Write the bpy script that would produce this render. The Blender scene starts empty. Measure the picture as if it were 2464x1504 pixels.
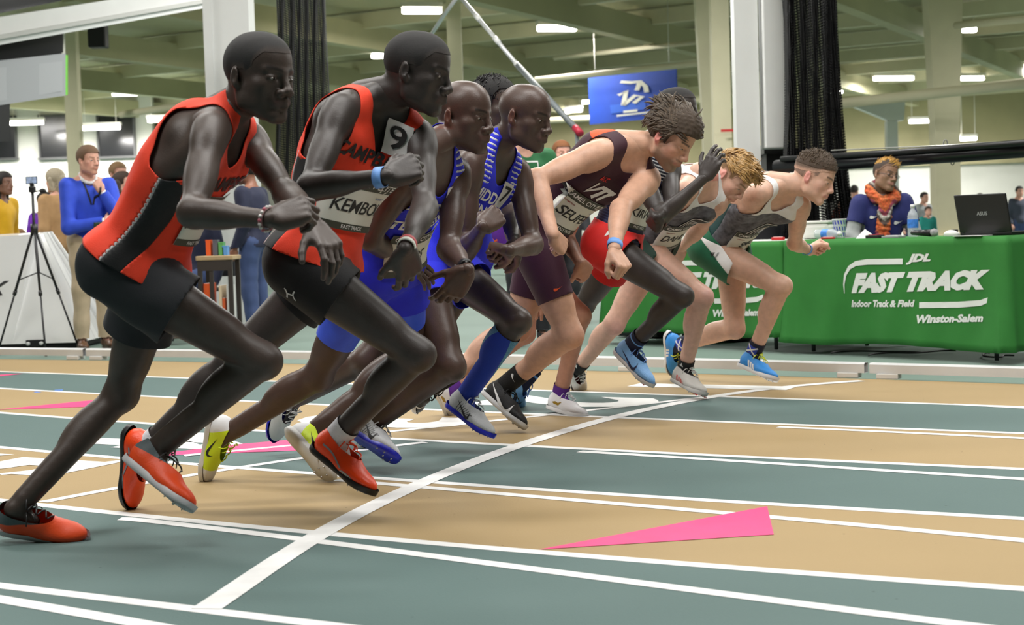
import bpy, bmesh, math, random
import numpy as np
from mathutils import Vector, Matrix

# ------------------------------------------------------------------ camera
FPX, CX, CY, CAMH = 3800.0, 1232.0, 752.0, 0.85
PITCH = math.atan(190.0 / FPX)          # looking slightly down
ROLL = math.atan(0.031)
_f = np.array([0, math.cos(PITCH), -math.sin(PITCH)])
_r0 = np.array([1.0, 0, 0]); _u0 = np.cross(_r0, _f)
_r = _r0 * math.cos(ROLL) - _u0 * math.sin(ROLL)
_u = _u0 * math.cos(ROLL) + _r0 * math.sin(ROLL)
CAM = np.array([0, 0, CAMH])
scene = bpy.context.scene
cam_data = bpy.data.cameras.new('camera')
cam = bpy.data.objects.new('camera', cam_data)
scene.collection.objects.link(cam)
cam.matrix_world = Matrix(((_r[0], _u[0], -_f[0], CAM[0]), (_r[1], _u[1], -_f[1], CAM[1]),
                           (_r[2], _u[2], -_f[2], CAM[2]), (0, 0, 0, 1)))
cam_data.sensor_width = 36.0
cam_data.lens = 36.0 * FPX / 2464.0
cam_data.clip_start = 0.05; cam_data.clip_end = 400
cam_data.dof.use_dof = True
cam_data.dof.focus_distance = 6.0
cam_data.dof.aperture_fstop = 5.6
scene.camera = cam
# ------------------------------------------------------------------ light and exposure
world = bpy.data.worlds.new('hall_light'); scene.world = world
world.use_nodes = True
_bg = world.node_tree.nodes['Background']
_bg.inputs[0].default_value = (0.93, 0.96, 1.0, 1); _bg.inputs[1].default_value = 0.0
def area(name, loc, sx, sy, power, rot=(0, 0, 0), col=(1, 0.98, 0.95)):
    l = bpy.data.lights.new(name, 'AREA'); l.shape = 'RECTANGLE'; l.size = sx; l.size_y = sy
    l.energy = power; l.color = col
    o = bpy.data.objects.new(name, l); scene.collection.objects.link(o)
    o.location = loc; o.rotation_euler = rot
    return o
# the hall's own fluorescent rows that hang above and beside the frame, at the height of the fixtures in view (5.5 m)
for _x, _y, _p in [(-3.4, 2.6, 150), (0.2, 4.6, 150), (3.4, 2.8, 135), (-3.2, 8.6, 150), (3.4, 8.8, 150), (0, 13, 210), (-9, 15, 330), (9, 15, 330),
                   (0, 22, 560), (-15, 30, 760), (14, 30, 760), (22, 46, 1000), (-17, 46, 900), (38, 40, 900)]:
    area('ceiling_lamp_offscreen', (_x, _y, 5.5), 3.4, 0.6, _p)
vs = scene.view_settings
vs.view_transform = 'Standard'; vs.look = 'None'; vs.exposure = 0.5; vs.gamma = 1.0
vs.use_curve_mapping = False

def ray(px, py):
    d = _r * ((px - CX) / FPX) + _u * ((CY - py) / FPX) + _f
    return d
def at_y(px, py, Y):
    d = ray(px, py); return CAM + d * (Y / d[1])
def ground(px, py, z=0.0):
    d = ray(px, py); return CAM + d * ((z - CAMH) / d[2])
def proj(p):
    v = np.asarray(p, float) - CAM
    z = v @ _f
    return CX + FPX * (v @ _r) / z, CY - FPX * (v @ _u) / z
def nrm(v):
    v = np.asarray(v, float); return v / (np.linalg.norm(v) + 1e-12)
# ------------------------------------------------------------------ scene helpers
COL = scene.collection
def V3(*a): return np.array(a, float)
def lerp(a, b, t): return a + (b - a) * t
def ortho(v, n): v = v - n * (v @ n); return nrm(v)
def tag(o, label=None, cat=None, group=None, kind=None):
    if label: o['label'] = label
    if cat: o['category'] = cat
    if group: o['group'] = group
    if kind: o['kind'] = kind
    return o
def empty(name, loc, label=None, cat=None, group=None, rz=0.0):
    o = bpy.data.objects.new(name, None); COL.objects.link(o)
    o.location = tuple(loc); o.rotation_euler = (0, 0, rz); o.empty_display_size = 0.1
    return tag(o, label, cat, group)
def put(name, me, mat=None, parent=None, world=True):
    """link a mesh; vertices are in world space when world=True and a parent is given"""
    o = bpy.data.objects.new(name, me); COL.objects.link(o)
    if mat is not None:
        me.materials.clear() if len(me.materials) else None
        for m in (mat if isinstance(mat, (list, tuple)) else [mat]): me.materials.append(m)
    if parent is not None:
        o.parent = parent
        if world:
            r = parent
            while r.parent is not None: r = r.parent
            T = Matrix.Translation(r.location) @ r.rotation_euler.to_matrix().to_4x4()
            if parent is r: o.matrix_parent_inverse = T.inverted()
    return o
def npmesh(name, V, F, col=None, smooth=True, mi=None):
    """mesh from numpy verts (n,3) and faces (m,3|4) or list of such"""
    me = bpy.data.meshes.new(name)
    Fs = F if isinstance(F, (list, tuple)) else [F]
    Fs = [np.asarray(f, np.int32) for f in Fs if len(f)]
    V = np.asarray(V, np.float32)
    me.vertices.add(len(V)); me.vertices.foreach_set('co', V.ravel())
    nl = sum(f.size for f in Fs); npoly = sum(len(f) for f in Fs)
    me.loops.add(nl); me.polygons.add(npoly)
    me.loops.foreach_set('vertex_index', np.concatenate([f.ravel() for f in Fs]))
    tot = np.concatenate([np.full(len(f), f.shape[1], np.int32) for f in Fs])
    st = np.concatenate([[0], np.cumsum(tot)[:-1]]).astype(np.int32)
    me.polygons.foreach_set('loop_start', st)
    me.polygons.foreach_set('use_smooth', np.full(npoly, smooth, bool))
    if mi is not None: me.polygons.foreach_set('material_index', np.asarray(mi, np.int32))
    me.update(calc_edges=True)
    if col is not None:
        c = np.ones((len(V), 4), np.float32); c[:, :3] = col
        a = me.color_attributes.new('Col', 'FLOAT_COLOR', 'POINT'); a.data.foreach_set('color', c.ravel())
    return me
def bmmesh(name, bm, smooth=False):
    me = bpy.data.meshes.new(name); bm.to_mesh(me); bm.free()
    if smooth: me.polygons.foreach_set('use_smooth', np.ones(len(me.polygons), bool))
    return me

# ------------------------------------------------------------------ materials
_mats = {}
def mat(name, color=(0.8, 0.8, 0.8), rough=0.6, metal=0.0, noise=0.0, nscale=20.0, bump=0.0, bscale=200.0,
        attr=False, emit=0.0, spec=0.5, alpha=1.0, trans=0.0, sss=0.0, sheen=0.0):
    if name in _mats: return _mats[name]
    m = bpy.data.materials.new(name); m.use_nodes = True; _mats[name] = m
    nt = m.node_tree; N = nt.nodes; L = nt.links
    b = N['Principled BSDF']
    c = tuple(color) + (1.0,)
    b.inputs['Base Color'].default_value = c
    b.inputs['Roughness'].default_value = rough; b.inputs['Metallic'].default_value = metal
    b.inputs['Specular IOR Level'].default_value = spec
    b.inputs['Alpha'].default_value = alpha
    b.inputs['Transmission Weight'].default_value = trans
    if sss:
        b.inputs['Subsurface Weight'].default_value = sss
        b.inputs['Subsurface Radius'].default_value = (0.9, 0.35, 0.2); b.inputs['Subsurface Scale'].default_value = 0.012
    if sheen: b.inputs['Sheen Weight'].default_value = sheen
    src = None
    if attr:
        a = N.new('ShaderNodeAttribute'); a.attribute_name = 'Col'; src = a.outputs['Color']
    if noise > 0:
        tc = N.new('ShaderNodeTexCoord')
        nz = N.new('ShaderNodeTexNoise'); nz.inputs['Scale'].default_value = nscale; nz.inputs['Detail'].default_value = 4
        L.new(tc.outputs['Object'], nz.inputs['Vector'])
        mr = N.new('ShaderNodeMapRange'); mr.inputs[1].default_value = 0.25; mr.inputs[2].default_value = 0.75
        mr.inputs[3].default_value = 1 - noise; mr.inputs[4].default_value = 1 + noise
        L.new(nz.outputs['Fac'], mr.inputs[0])
        mx = N.new('ShaderNodeMix'); mx.data_type = 'RGBA'; mx.blend_type = 'MULTIPLY'; mx.inputs[0].default_value = 1.0
        if src is not None: L.new(src, mx.inputs[6])
        else: mx.inputs[6].default_value = c
        L.new(mr.outputs[0], mx.inputs[7]); src = mx.outputs[2]
    if src is not None: L.new(src, b.inputs['Base Color'])
    if bump > 0:
        tc = N.new('ShaderNodeTexCoord')
        nz = N.new('ShaderNodeTexNoise'); nz.inputs['Scale'].default_value = bscale; nz.inputs['Detail'].default_value = 3
        L.new(tc.outputs['Object'], nz.inputs['Vector'])
        bp = N.new('ShaderNodeBump'); bp.inputs['Strength'].default_value = bump; bp.inputs['Distance'].default_value = 0.01
        L.new(nz.outputs['Fac'], bp.inputs['Height']); L.new(bp.outputs[0], b.inputs['Normal'])
    if emit > 0:
        b.inputs['Emission Color'].default_value = c; b.inputs['Emission Strength'].default_value = emit
    m.diffuse_color = c
    return m

# ------------------------------------------------------------------ simple mesh builders (numpy / bmesh)
def box_bm(bm, c, s, R=None, bev=0.0):
    r = bmesh.ops.create_cube(bm, size=1.0)
    M = Matrix.Translation(Vector(tuple(c))) @ (R.to_4x4() if R is not None else Matrix.Identity(4)) @ Matrix.Diagonal((*s, 1))
    bmesh.ops.transform(bm, matrix=M, verts=r['verts'])
    if bev > 0:
        es = {e for v in r['verts'] for e in v.link_edges}
        bmesh.ops.bevel(bm, geom=list(es), offset=bev, segments=2, affect='EDGES', profile=0.5)
def box(name, c, s, m, parent=None, R=None, bev=0.0, world=True):
    bm = bmesh.new(); box_bm(bm, c, s, R, bev)
    return put(name, bmmesh(name, bm), m, parent, world)
def beam(name, a, b, w, h, m, parent=None, up=(0, 0, 1), bev=0.0):
    a = np.asarray(a, float); b = np.asarray(b, float); x = nrm(b - a); y = nrm(np.cross(up, x)); z = np.cross(x, y)
    R = Matrix(((x[0], y[0], z[0]), (x[1], y[1], z[1]), (x[2], y[2], z[2])))
    return box(name, (a + b) / 2, (np.linalg.norm(b - a), w, h), m, parent, R, bev)
def tube_np(pts, rad, n=8, cap=True, closed=False):
    """tube along points with per-point radius -> V, quads(+caps as tris)"""
    P = np.asarray(pts, float); k = len(P)
    rad = np.broadcast_to(np.asarray(rad, float), (k,))
    T = np.gradient(P, axis=0)
    if closed: T = np.roll(P, -1, 0) - np.roll(P, 1, 0)
    T /= np.linalg.norm(T, axis=1)[:, None] + 1e-12
    up = np.array([0, 0, 1.0]) if abs(T[0, 2]) < 0.9 else np.array([1.0, 0, 0])
    A = nrm(np.cross(T[0], up)); rows = []
    for i in range(k):
        A = A - T[i] * (A @ T[i]); A = nrm(A); B = np.cross(T[i], A)
        th = np.linspace(0, 2 * np.pi, n, endpoint=False)
        rows.append(P[i] + rad[i] * (np.cos(th)[:, None] * A + np.sin(th)[:, None] * B))
    V = np.concatenate(rows)
    F = []
    for i in range(k if closed else k - 1):
        j = (i + 1) % k
        for q in range(n):
            q2 = (q + 1) % n
            F.append((i * n + q, i * n + q2, j * n + q2, j * n + q))
    T3 = []
    if cap and not closed:
        V = np.concatenate([V, P[:1], P[-1:]]); c0, c1 = k * n, k * n + 1
        for q in range(n):
            q2 = (q + 1) % n
            T3 += [(c0, q2, q), (c1, (k - 1) * n + q, (k - 1) * n + q2)]
    return V, np.array(F), np.array(T3).reshape(-1, 3)
def tube(name, pts, rad, m, parent=None, n=8, closed=False, smooth=True):
    V, F, T = tube_np(pts, rad, n, True, closed)
    return put(name, npmesh(name, V, [F, T] if len(T) else [F], smooth=smooth), m, parent)
def merge_np(parts):
    """parts: list of (V, [faces...]) -> V, [tris, quads]"""
    Vs, T, Q, o = [], [], [], 0
    for V, Fs in parts:
        Vs.append(np.asarray(V))
        for f in Fs:
            f = np.asarray(f)
            if len(f) == 0: continue
            (T if f.shape[1] == 3 else Q).append(f + o)
        o += len(V)
    out = []
    if T: out.append(np.concatenate(T))
    if Q: out.append(np.concatenate(Q))
    return np.concatenate(Vs), out
def lathe(name, prof, m, loc=(0, 0, 0), parent=None, n=24, smooth=True, R=None):
    P = np.array(prof, float); k = len(P); th = np.linspace(0, 2 * np.pi, n, endpoint=False)
    V = np.concatenate([np.stack([r * np.cos(th), r * np.sin(th), np.full(n, z)], 1) for r, z in P])
    if R is not None: V = V @ np.array(R).T
    V = V + np.array(loc)
    F = [(i * n + q, i * n + (q + 1) % n, (i + 1) * n + (q + 1) % n, (i + 1) * n + q) for i in range(k - 1) for q in range(n)]
    return put(name, npmesh(name, V, np.array(F), smooth=smooth), m, parent)
def text_np(s, size=1.0, bold=0.0, shear=0.0, space=1.0, res=3, align='CENTER'):
    """2D triangulated lettering centred on the origin -> V(n,2), T"""
    c = bpy.data.curves.new('txt', 'FONT'); c.body = s; c.size = size; c.offset = bold * size; c.shear = shear
    c.space_character = space; c.align_x = align; c.align_y = 'CENTER'; c.resolution_u = res; c.fill_mode = 'FRONT'
    o = bpy.data.objects.new('txt', c); COL.objects.link(o)
    dg = bpy.context.evaluated_depsgraph_get(); dg.update()
    me = bpy.data.meshes.new_from_object(o.evaluated_get(dg))
    n = len(me.vertices); co = np.empty(n * 3, np.float32); me.vertices.foreach_get('co', co)
    me.calc_loop_triangles(); t = np.empty(len(me.loop_triangles) * 3, np.int32); me.loop_triangles.foreach_get('vertices', t)
    bpy.data.objects.remove(o); bpy.data.curves.remove(c); bpy.data.meshes.remove(me)
    V = co.reshape(-1, 3)[:, :2].astype(float)
    return V, t.reshape(-1, 3)
def subdiv_tri(V, T, maxlen):
    """split long triangles so flat print can follow a curved cloth"""
    V = np.asarray(V, float); T = np.asarray(T)
    for _ in range(5):
        a, b, c = V[T[:, 0]], V[T[:, 1]], V[T[:, 2]]
        L = np.stack([np.linalg.norm(a - b, axis=1), np.linalg.norm(b - c, axis=1), np.linalg.norm(c - a, axis=1)], 1)
        if L.max() < maxlen: break
        e = L.argmax(1); big = L.max(1) >= maxlen
        keep = T[~big]; S = T[big]; k = e[big]
        S = np.stack([S[np.arange(len(S)), k], S[np.arange(len(S)), (k + 1) % 3], S[np.arange(len(S)), (k + 2) % 3]], 1)
        m = (V[S[:, 0]] + V[S[:, 1]]) / 2; i = len(V) + np.arange(len(S)); V = np.concatenate([V, m])
        T = np.concatenate([keep, np.stack([S[:, 0], i, S[:, 2]], 1), np.stack([i, S[:, 1], S[:, 2]], 1)])
    return V, T
def poly2d(pts):
    """triangulate a simple 2D polygon"""
    bm = bmesh.new(); vs = [bm.verts.new((p[0], p[1], 0)) for p in pts]
    f = bm.faces.new(vs); bmesh.ops.triangulate(bm, faces=[f])
    bm.verts.index_update()
    V = np.array([v.co[:2] for v in bm.verts]); T = np.array([[v.index for v in f.verts] for f in bm.faces]); bm.free()
    # make faces point to +z
    a, b, c = V[T[:, 0]], V[T[:, 1]], V[T[:, 2]]
    ar = (b[:, 0] - a[:, 0]) * (c[:, 1] - a[:, 1]) - (b[:, 1] - a[:, 1]) * (c[:, 0] - a[:, 0])
    T[ar < 0] = T[ar < 0][:, ::-1]
    return V, T
def stroke2d(pts, w, closed=False):
    """thick polyline as quads in 2D (w may be per point)"""
    P = np.asarray(pts, float); k = len(P); w = np.broadcast_to(np.asarray(w, float), (k,))
    T = np.gradient(P, axis=0); T /= np.linalg.norm(T, axis=1)[:, None] + 1e-9
    Nn = np.stack([-T[:, 1], T[:, 0]], 1)
    V = np.concatenate([P + Nn * w[:, None] / 2, P - Nn * w[:, None] / 2])
    Q = [(i + k, i + 1 + k, i + 1, i) for i in range(k - 1)]
    t = [x for q in Q for x in ((q[0], q[1], q[2]), (q[0], q[2], q[3]))]
    return V, np.array(t)
def merge2d(parts):
    o = 0; Vs = []; Ts = []
    for V, T in parts: Vs.append(V); Ts.append(T + o); o += len(V)
    return np.concatenate(Vs), np.concatenate(Ts)
def bez(p0, p1, p2, p3, n=10):
    t = np.linspace(0, 1, n)[:, None]
    p0, p1, p2, p3 = map(lambda q: np.asarray(q, float), (p0, p1, p2, p3))
    return (1-t)**3*p0 + 3*(1-t)**2*t*p1 + 3*(1-t)*t*t*p2 + t**3*p3

# ------------------------------------------------------------------ signed distance sculpting
def smin(a, b, k):
    h = np.clip(0.5 + 0.5 * (b - a) / k, 0, 1)
    return b + (a - b) * h - k * h * (1 - h)
class Cap:                                    # capsule with two radii, optionally flattened along axis n by factor q
    def __init__(s, a, b, ra, rb, n=None, q=1.0):
        s.a = np.asarray(a, float); s.b = np.asarray(b, float); s.ra = ra; s.rb = rb; s.q = q
        s.n = None if n is None else nrm(n)
    def bb(s):
        r = max(s.ra, s.rb) * max(1.0, s.q); return np.minimum(s.a, s.b) - r, np.maximum(s.a, s.b) + r
    def ev(s, x, y, z):
        px, py, pz = x - s.a[0], y - s.a[1], z - s.a[2]; d = s.b - s.a
        l2 = d @ d + 1e-12
        t = np.clip((px * d[0] + py * d[1] + pz * d[2]) / l2, 0, 1)
        px = px - t * d[0]; py = py - t * d[1]; pz = pz - t * d[2]
        r2 = px * px + py * py + pz * pz
        if s.n is not None:
            c = px * s.n[0] + py * s.n[1] + pz * s.n[2]
            r2 = r2 + c * c * (1 / s.q ** 2 - 1)
        return np.sqrt(r2) - (s.ra + (s.rb - s.ra) * t)
class Ell:                                    # oriented ellipsoid
    def __init__(s, c, r, A=None):
        s.c = np.asarray(c, float); s.r = np.asarray(r, float); s.A = np.eye(3) if A is None else np.asarray(A, float)
    def bb(s):
        e = np.sqrt(((s.A * s.r[:, None]) ** 2).sum(0)); return s.c - e, s.c + e
    def ev(s, x, y, z):
        px, py, pz = x - s.c[0], y - s.c[1], z - s.c[2]
        k0 = 0; k1 = 0
        for i in range(3):
            q = (px * s.A[i, 0] + py * s.A[i, 1] + pz * s.A[i, 2]) / s.r[i]
            k0 = k0 + q * q; k1 = k1 + (q / s.r[i]) ** 2
        k0 = np.sqrt(k0)
        return k0 * (k0 - 1) / (np.sqrt(k1) + 1e-9)
class Field:
    def __init__(s): s.ops = []; s.disp = None
    def add(s, p, k=0.02): s.ops.append((p, k, 0)); return s
    def sub(s, p, k=0.01): s.ops.append((p, k, 1)); return s
    def bounds(s, pad):
        lo = np.min([o[0].bb()[0] for o in s.ops if o[2] == 0], 0) - pad
        hi = np.max([o[0].bb()[1] for o in s.ops if o[2] == 0], 0) + pad
        return lo, hi
    def pts(s, P):
        x, y, z = P[:, 0], P[:, 1], P[:, 2]; D = np.full(len(P), 1.0)
        for p, k, op in s.ops:
            d = p.ev(x, y, z)
            D = smin(D, d, k) if op == 0 else -smin(-D, d, k)
        if s.disp is not None: D = D - s.disp(P)
        return D
    def normal(s, P, e=0.002):
        g = np.stack([s.pts(P + np.eye(3)[i] * e) - s.pts(P - np.eye(3)[i] * e) for i in range(3)], 1)
        return g / (np.linalg.norm(g, axis=1)[:, None] + 1e-9)
    def march(s, P, d, off=0.0, n=28, tmax=0.8):
        d = np.broadcast_to(np.asarray(d, float), P.shape); t = np.zeros(len(P))
        for _ in range(n):
            t = np.clip(t + 0.85 * (s.pts(P + d * t[:, None]) - off), -0.2, tmax)
        return P + d * t[:, None]
    def mesh(s, h, lo=None, hi=None):
        a, b = s.bounds(3 * h)
        if lo is not None: a = np.maximum(a, lo)
        if hi is not None: b = np.minimum(b, hi)
        n = np.ceil((b - a) / h).astype(int) + 1
        D = np.full(n, 1.0, np.float32)
        ax = [(a[i] + h * np.arange(n[i])).astype(np.float32) for i in range(3)]
        for p, k, op in s.ops:
            l, u = p.bb(); m = k + 2.5 * h
            i0 = np.clip(np.floor((l - m - a) / h).astype(int), 0, n); i1 = np.clip(np.ceil((u + m - a) / h).astype(int) + 1, 0, n)
            if (i1 <= i0).any(): continue
            sl = tuple(slice(i0[i], i1[i]) for i in range(3))
            d = p.ev(ax[0][sl[0]][:, None, None], ax[1][sl[1]][None, :, None], ax[2][sl[2]][None, None, :]).astype(np.float32)
            D[sl] = smin(D[sl], d, np.float32(k)) if op == 0 else -smin(-D[sl], d, np.float32(k))
        V, Q = surface_nets(D, a, h)
        if s.disp is not None and len(V):
            N = vnormals(V, Q); V = V + N * s.disp(V)[:, None]
        return V, Q
def vnormals(V, Q):
    V = np.asarray(V, float); n = np.cross(V[Q[:, 2]] - V[Q[:, 0]], V[Q[:, -1]] - V[Q[:, 1]])
    N = np.zeros_like(V)
    for i in range(Q.shape[1]): np.add.at(N, Q[:, i], n)
    return N / (np.linalg.norm(N, axis=1)[:, None] + 1e-12)
def surface_nets(D, org, h):
    S = D < 0
    nx, ny, nz = D.shape
    c = np.zeros((nx - 1, ny - 1, nz - 1), np.uint8)
    offs = [(i, j, k) for i in (0, 1) for j in (0, 1) for k in (0, 1)]
    for i, j, k in offs: c += S[i:nx - 1 + i, j:ny - 1 + j, k:nz - 1 + k]
    I = np.argwhere((c > 0) & (c < 8))
    if len(I) == 0: return np.zeros((0, 3)), np.zeros((0, 4), int)
    val = np.stack([D[I[:, 0] + i, I[:, 1] + j, I[:, 2] + k] for i, j, k in offs], 1)
    acc = np.zeros((len(I), 3)); cnt = np.zeros(len(I))
    O = np.array(offs, float)
    for p in range(8):
        for q in range(p + 1, 8):
            if np.abs(O[p] - O[q]).sum() != 1: continue
            a, b = val[:, p], val[:, q]; m = (a < 0) != (b < 0)
            t = np.where(m, a / np.where(m, a - b, 1), 0)
            acc += np.where(m[:, None], O[p] + t[:, None] * (O[q] - O[p]), 0); cnt += m
    V = (I + acc / cnt[:, None]) * h + np.asarray(org)
    idx = np.full((nx - 1, ny - 1, nz - 1), -1, np.int32); idx[tuple(I.T)] = np.arange(len(I))
    Qs = []
    for ax in range(3):
        sa = [slice(None)] * 3; sb = [slice(None)] * 3; sa[ax] = slice(0, -1); sb[ax] = slice(1, None)
        A, B = S[tuple(sa)], S[tuple(sb)]
        E = np.argwhere(A != B); u, v = (ax + 1) % 3, (ax + 2) % 3
        lim = [nx, ny, nz]
        ok = (E[:, u] > 0) & (E[:, v] > 0) & (E[:, u] < lim[u] - 1) & (E[:, v] < lim[v] - 1)
        E = E[ok]
        flip = A[tuple(E.T)]
        def g(du, dv):
            X = E.copy(); X[:, u] -= du; X[:, v] -= dv; return idx[tuple(X.T)]
        q = np.stack([g(1, 1), g(0, 1), g(0, 0), g(1, 0)], 1)
        q[~flip] = q[~flip][:, ::-1]
        Qs.append(q)
    return V, np.concatenate(Qs)
def clip_mesh(V, F, f, extra=None):
    """keep the part of the mesh with f<0 (cut edges interpolated) -> V, tris"""
    F = np.asarray(F)
    T = np.concatenate([F[:, [0, 1, 2]], F[:, [0, 2, 3]]]) if F.shape[1] == 4 else F
    ins = f[T] < 0; k = ins.sum(1)
    full = T[k == 3]; newV = []; newT = []; base = len(V); cache = {}
    def cut(i, j):
        key = (i, j) if i < j else (j, i)
        if key not in cache:
            a, b = key; t = f[a] / (f[a] - f[b]); cache[key] = base + len(newV); newV.append(V[a] + t * (V[b] - V[a]))
        return cache[key]
    for t, m in zip(T[(k == 1) | (k == 2)], ins[(k == 1) | (k == 2)]):
        r = int(np.argmax(m)) if m.sum() == 1 else int(np.argmin(m))
        a, b, c = int(t[r]), int(t[(r + 1) % 3]), int(t[(r + 2) % 3])
        if m.sum() == 1: newT.append((a, cut(a, b), cut(a, c)))
        else:
            x, y = cut(a, b), cut(a, c); newT.append((x, b, c)); newT.append((x, c, y))
    V2 = np.concatenate([V, np.array(newV).reshape(-1, 3)]); T2 = np.concatenate([full, np.array(newT, int).reshape(-1, 3)])
    used = np.unique(T2); re = np.full(len(V2), -1); re[used] = np.arange(len(used))
    return V2[used], re[T2]
def solidify(o, t, off=-1.0):
    m = o.modifiers.new('thickness', 'SOLIDIFY'); m.thickness = t; m.offset = off
    return o
def wrinkle(amp, freq, seed, n=5, aniso=None):
    rs = np.random.RandomState(seed); K = rs.normal(size=(n, 3)); K /= np.linalg.norm(K, axis=1)[:, None]
    if aniso is not None:
        a = nrm(aniso); K = K - 0.75 * (K @ a)[:, None] * a; K /= np.linalg.norm(K, axis=1)[:, None]
    K *= freq * rs.uniform(0.6, 1.7, n)[:, None]; ph = rs.uniform(0, 6.28, n)
    def f(P):
        w = 0.35 * np.sin(P @ (K[0] * 0.37) + 1.0)
        return amp * np.mean([np.sin(P @ K[i] + ph[i] + 1.5 * w) for i in range(n)], 0) * 1.6
    return f
# ------------------------------------------------------------------ the hall: floor, lanes, kerb, ceiling, walls
LANE_DIR = None
def ground_poly(px, z=0.0): return np.array([ground(x, y, z) for x, y in px])
# lane lines as seen (pixels), fitted on the ground with a gentle quadratic along the running direction
_LL = {
 'k': [(0, 864), (470, 874), (1240, 886), (1860, 906), (2464, 926)],
 'a': [(0, 895), (235, 902.5), (466, 909), (1240, 938.5), (1860, 960), (2464, 978)],
 'b': [(0, 936.5), (226, 945), (416, 955), (1240, 996), (1860, 1022), (2464, 1041)],
 'c': [(0, 994), (384, 1019), (1240, 1073), (1860, 1103), (2464, 1128)],
 'd': [(0, 1077), (316, 1103), (620, 1130), (1240, 1175), (1860, 1213), (2464, 1248)],
 'e': [(0, 1205), (268, 1232), (618, 1270.5), (1240, 1323), (1860, 1374), (2464, 1417)],
 'f': [(0, 1409), (310, 1447), (618, 1484), (770, 1502)]}
_t = math.radians(29.5); TD = V3(math.cos(_t), -math.sin(_t), 0); TN = V3(math.sin(_t), math.cos(_t), 0)   # along / across the lanes
def lane_curve(px, deg=2, a0=-30.0, a1=16.0, n=60):
    G = ground_poly(px); x = G @ TD; y = G @ TN; c = np.polyfit(x, y, min(deg, len(px) - 1))
    xs = np.linspace(x.min() - .2, x.max() + .2, n)
    # beyond the photographed stretch the line goes on straight
    s0, s1 = np.polyval(np.polyder(c), xs[0]), np.polyval(np.polyder(c), xs[-1])
    X = np.concatenate([[a0], xs, [a1]]); Yv = np.concatenate([[np.polyval(c, xs[0]) + s0 * (a0 - xs[0])], np.polyval(c, xs), [np.polyval(c, xs[-1]) + s1 * (a1 - xs[-1])]])
    return X[:, None] * TD + Yv[:, None] * TN
CURV = {k: lane_curve(v, 2 if k != 'f' else 1) for k, v in _LL.items()}
def ribbon(name, P, w, m, z=.003, parent=None, th=.0):
    P = np.asarray(P, float); T = np.gradient(P[:, :2], axis=0); T /= np.linalg.norm(T, axis=1)[:, None]; N2 = np.stack([-T[:, 1], T[:, 0]], 1)
    w = np.broadcast_to(np.asarray(w, float), (len(P),))
    A = np.column_stack([P[:, :2] + N2 * w[:, None] / 2, np.full(len(P), z)]); B = np.column_stack([P[:, :2] - N2 * w[:, None] / 2, np.full(len(P), z)])
    n = len(P); V = np.concatenate([A, B]); Q = np.array([(i + n, i + 1 + n, i + 1, i) for i in range(n - 1)])
    return put(name, npmesh(name, V, Q, smooth=False), m, parent)
def band(name, A, B, m, z=.0, parent=None):
    n = len(A); V = np.concatenate([A, B]); V[:, 2] = z; Q = np.array([(i + n, i + 1 + n, i + 1, i) for i in range(n - 1)])
    return put(name, npmesh(name, V, Q, smooth=False), m, parent)
def track_mat(name, c, c2):
    m = bpy.data.materials.new(name); m.use_nodes = True; N = m.node_tree.nodes; L = m.node_tree.links; b = N['Principled BSDF']
    tc = N.new('ShaderNodeTexCoord'); n1 = N.new('ShaderNodeTexNoise'); n1.inputs['Scale'].default_value = 1.3; n1.inputs['Detail'].default_value = 5
    n2 = N.new('ShaderNodeTexNoise'); n2.inputs['Scale'].default_value = 160; n2.inputs['Detail'].default_value = 2
    n3 = N.new('ShaderNodeTexVoronoi'); n3.inputs['Scale'].default_value = 9
    for n in (n1, n2, n3): L.new(tc.outputs['Object'], n.inputs['Vector'])
    mx = N.new('ShaderNodeMix'); mx.data_type = 'RGBA'; mx.inputs[6].default_value = (*c, 1); mx.inputs[7].default_value = (*c2, 1)
    L.new(n1.outputs['Fac'], mx.inputs[0])
    sp = N.new('ShaderNodeMapRange'); sp.inputs[1].default_value = .02; sp.inputs[2].default_value = .045; sp.inputs[3].default_value = .35; sp.inputs[4].default_value = 1
    L.new(n3.outputs['Distance'], sp.inputs[0])
    m2 = N.new('ShaderNodeMix'); m2.data_type = 'RGBA'; m2.blend_type = 'MULTIPLY'; m2.inputs[0].default_value = .8
    L.new(mx.outputs[2], m2.inputs[6]); L.new(sp.outputs[0], m2.inputs[7]); L.new(m2.outputs[2], b.inputs['Base Color'])
    bp = N.new('ShaderNodeBump'); bp.inputs['Strength'].default_value = .35; bp.inputs['Distance'].default_value = .004
    L.new(n2.outputs['Fac'], bp.inputs['Height']); L.new(bp.outputs[0], b.inputs['Normal'])
    b.inputs['Roughness'].default_value = .7; b.inputs['Specular IOR Level'].default_value = .18
    return m
M_TAN = track_mat('track_tan', (.335, .240, .120), (.385, .280, .145)); M_GRN = track_mat('track_green', (.092, .142, .136), (.112, .168, .160)); M_INF = track_mat('infield_green', (.14, .20, .17), (.17, .235, .20))
M_LINE = mat('line_paint', (.78, .78, .77), .55, noise=.06, nscale=14); M_PINK = mat('pink_paint', (.80, .045, .20), .6, noise=.08, nscale=10)
floor = box('floor', (0, 22, -.06), (130, 90, .10), M_INF); tag(floor, kind='structure')
_order = ['k', 'a', 'b', 'c', 'd', 'e', 'f']; _cm = [M_TAN, M_GRN, M_TAN, M_GRN, M_TAN, M_GRN]
_far = CURV['k'] + TN * .02
for _i in range(6):
    band('lane_surface', CURV[_order[_i]] if _i else _far, CURV[_order[_i + 1]], _cm[_i], .0, floor)
_fe = CURV['f'] - TN * 6.0
band('lane_surface', CURV['f'], _fe, M_GRN, .0, floor)
for _k in 'abcde': ribbon('lane_line', CURV[_k], .05, M_LINE, .0008, floor)
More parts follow.
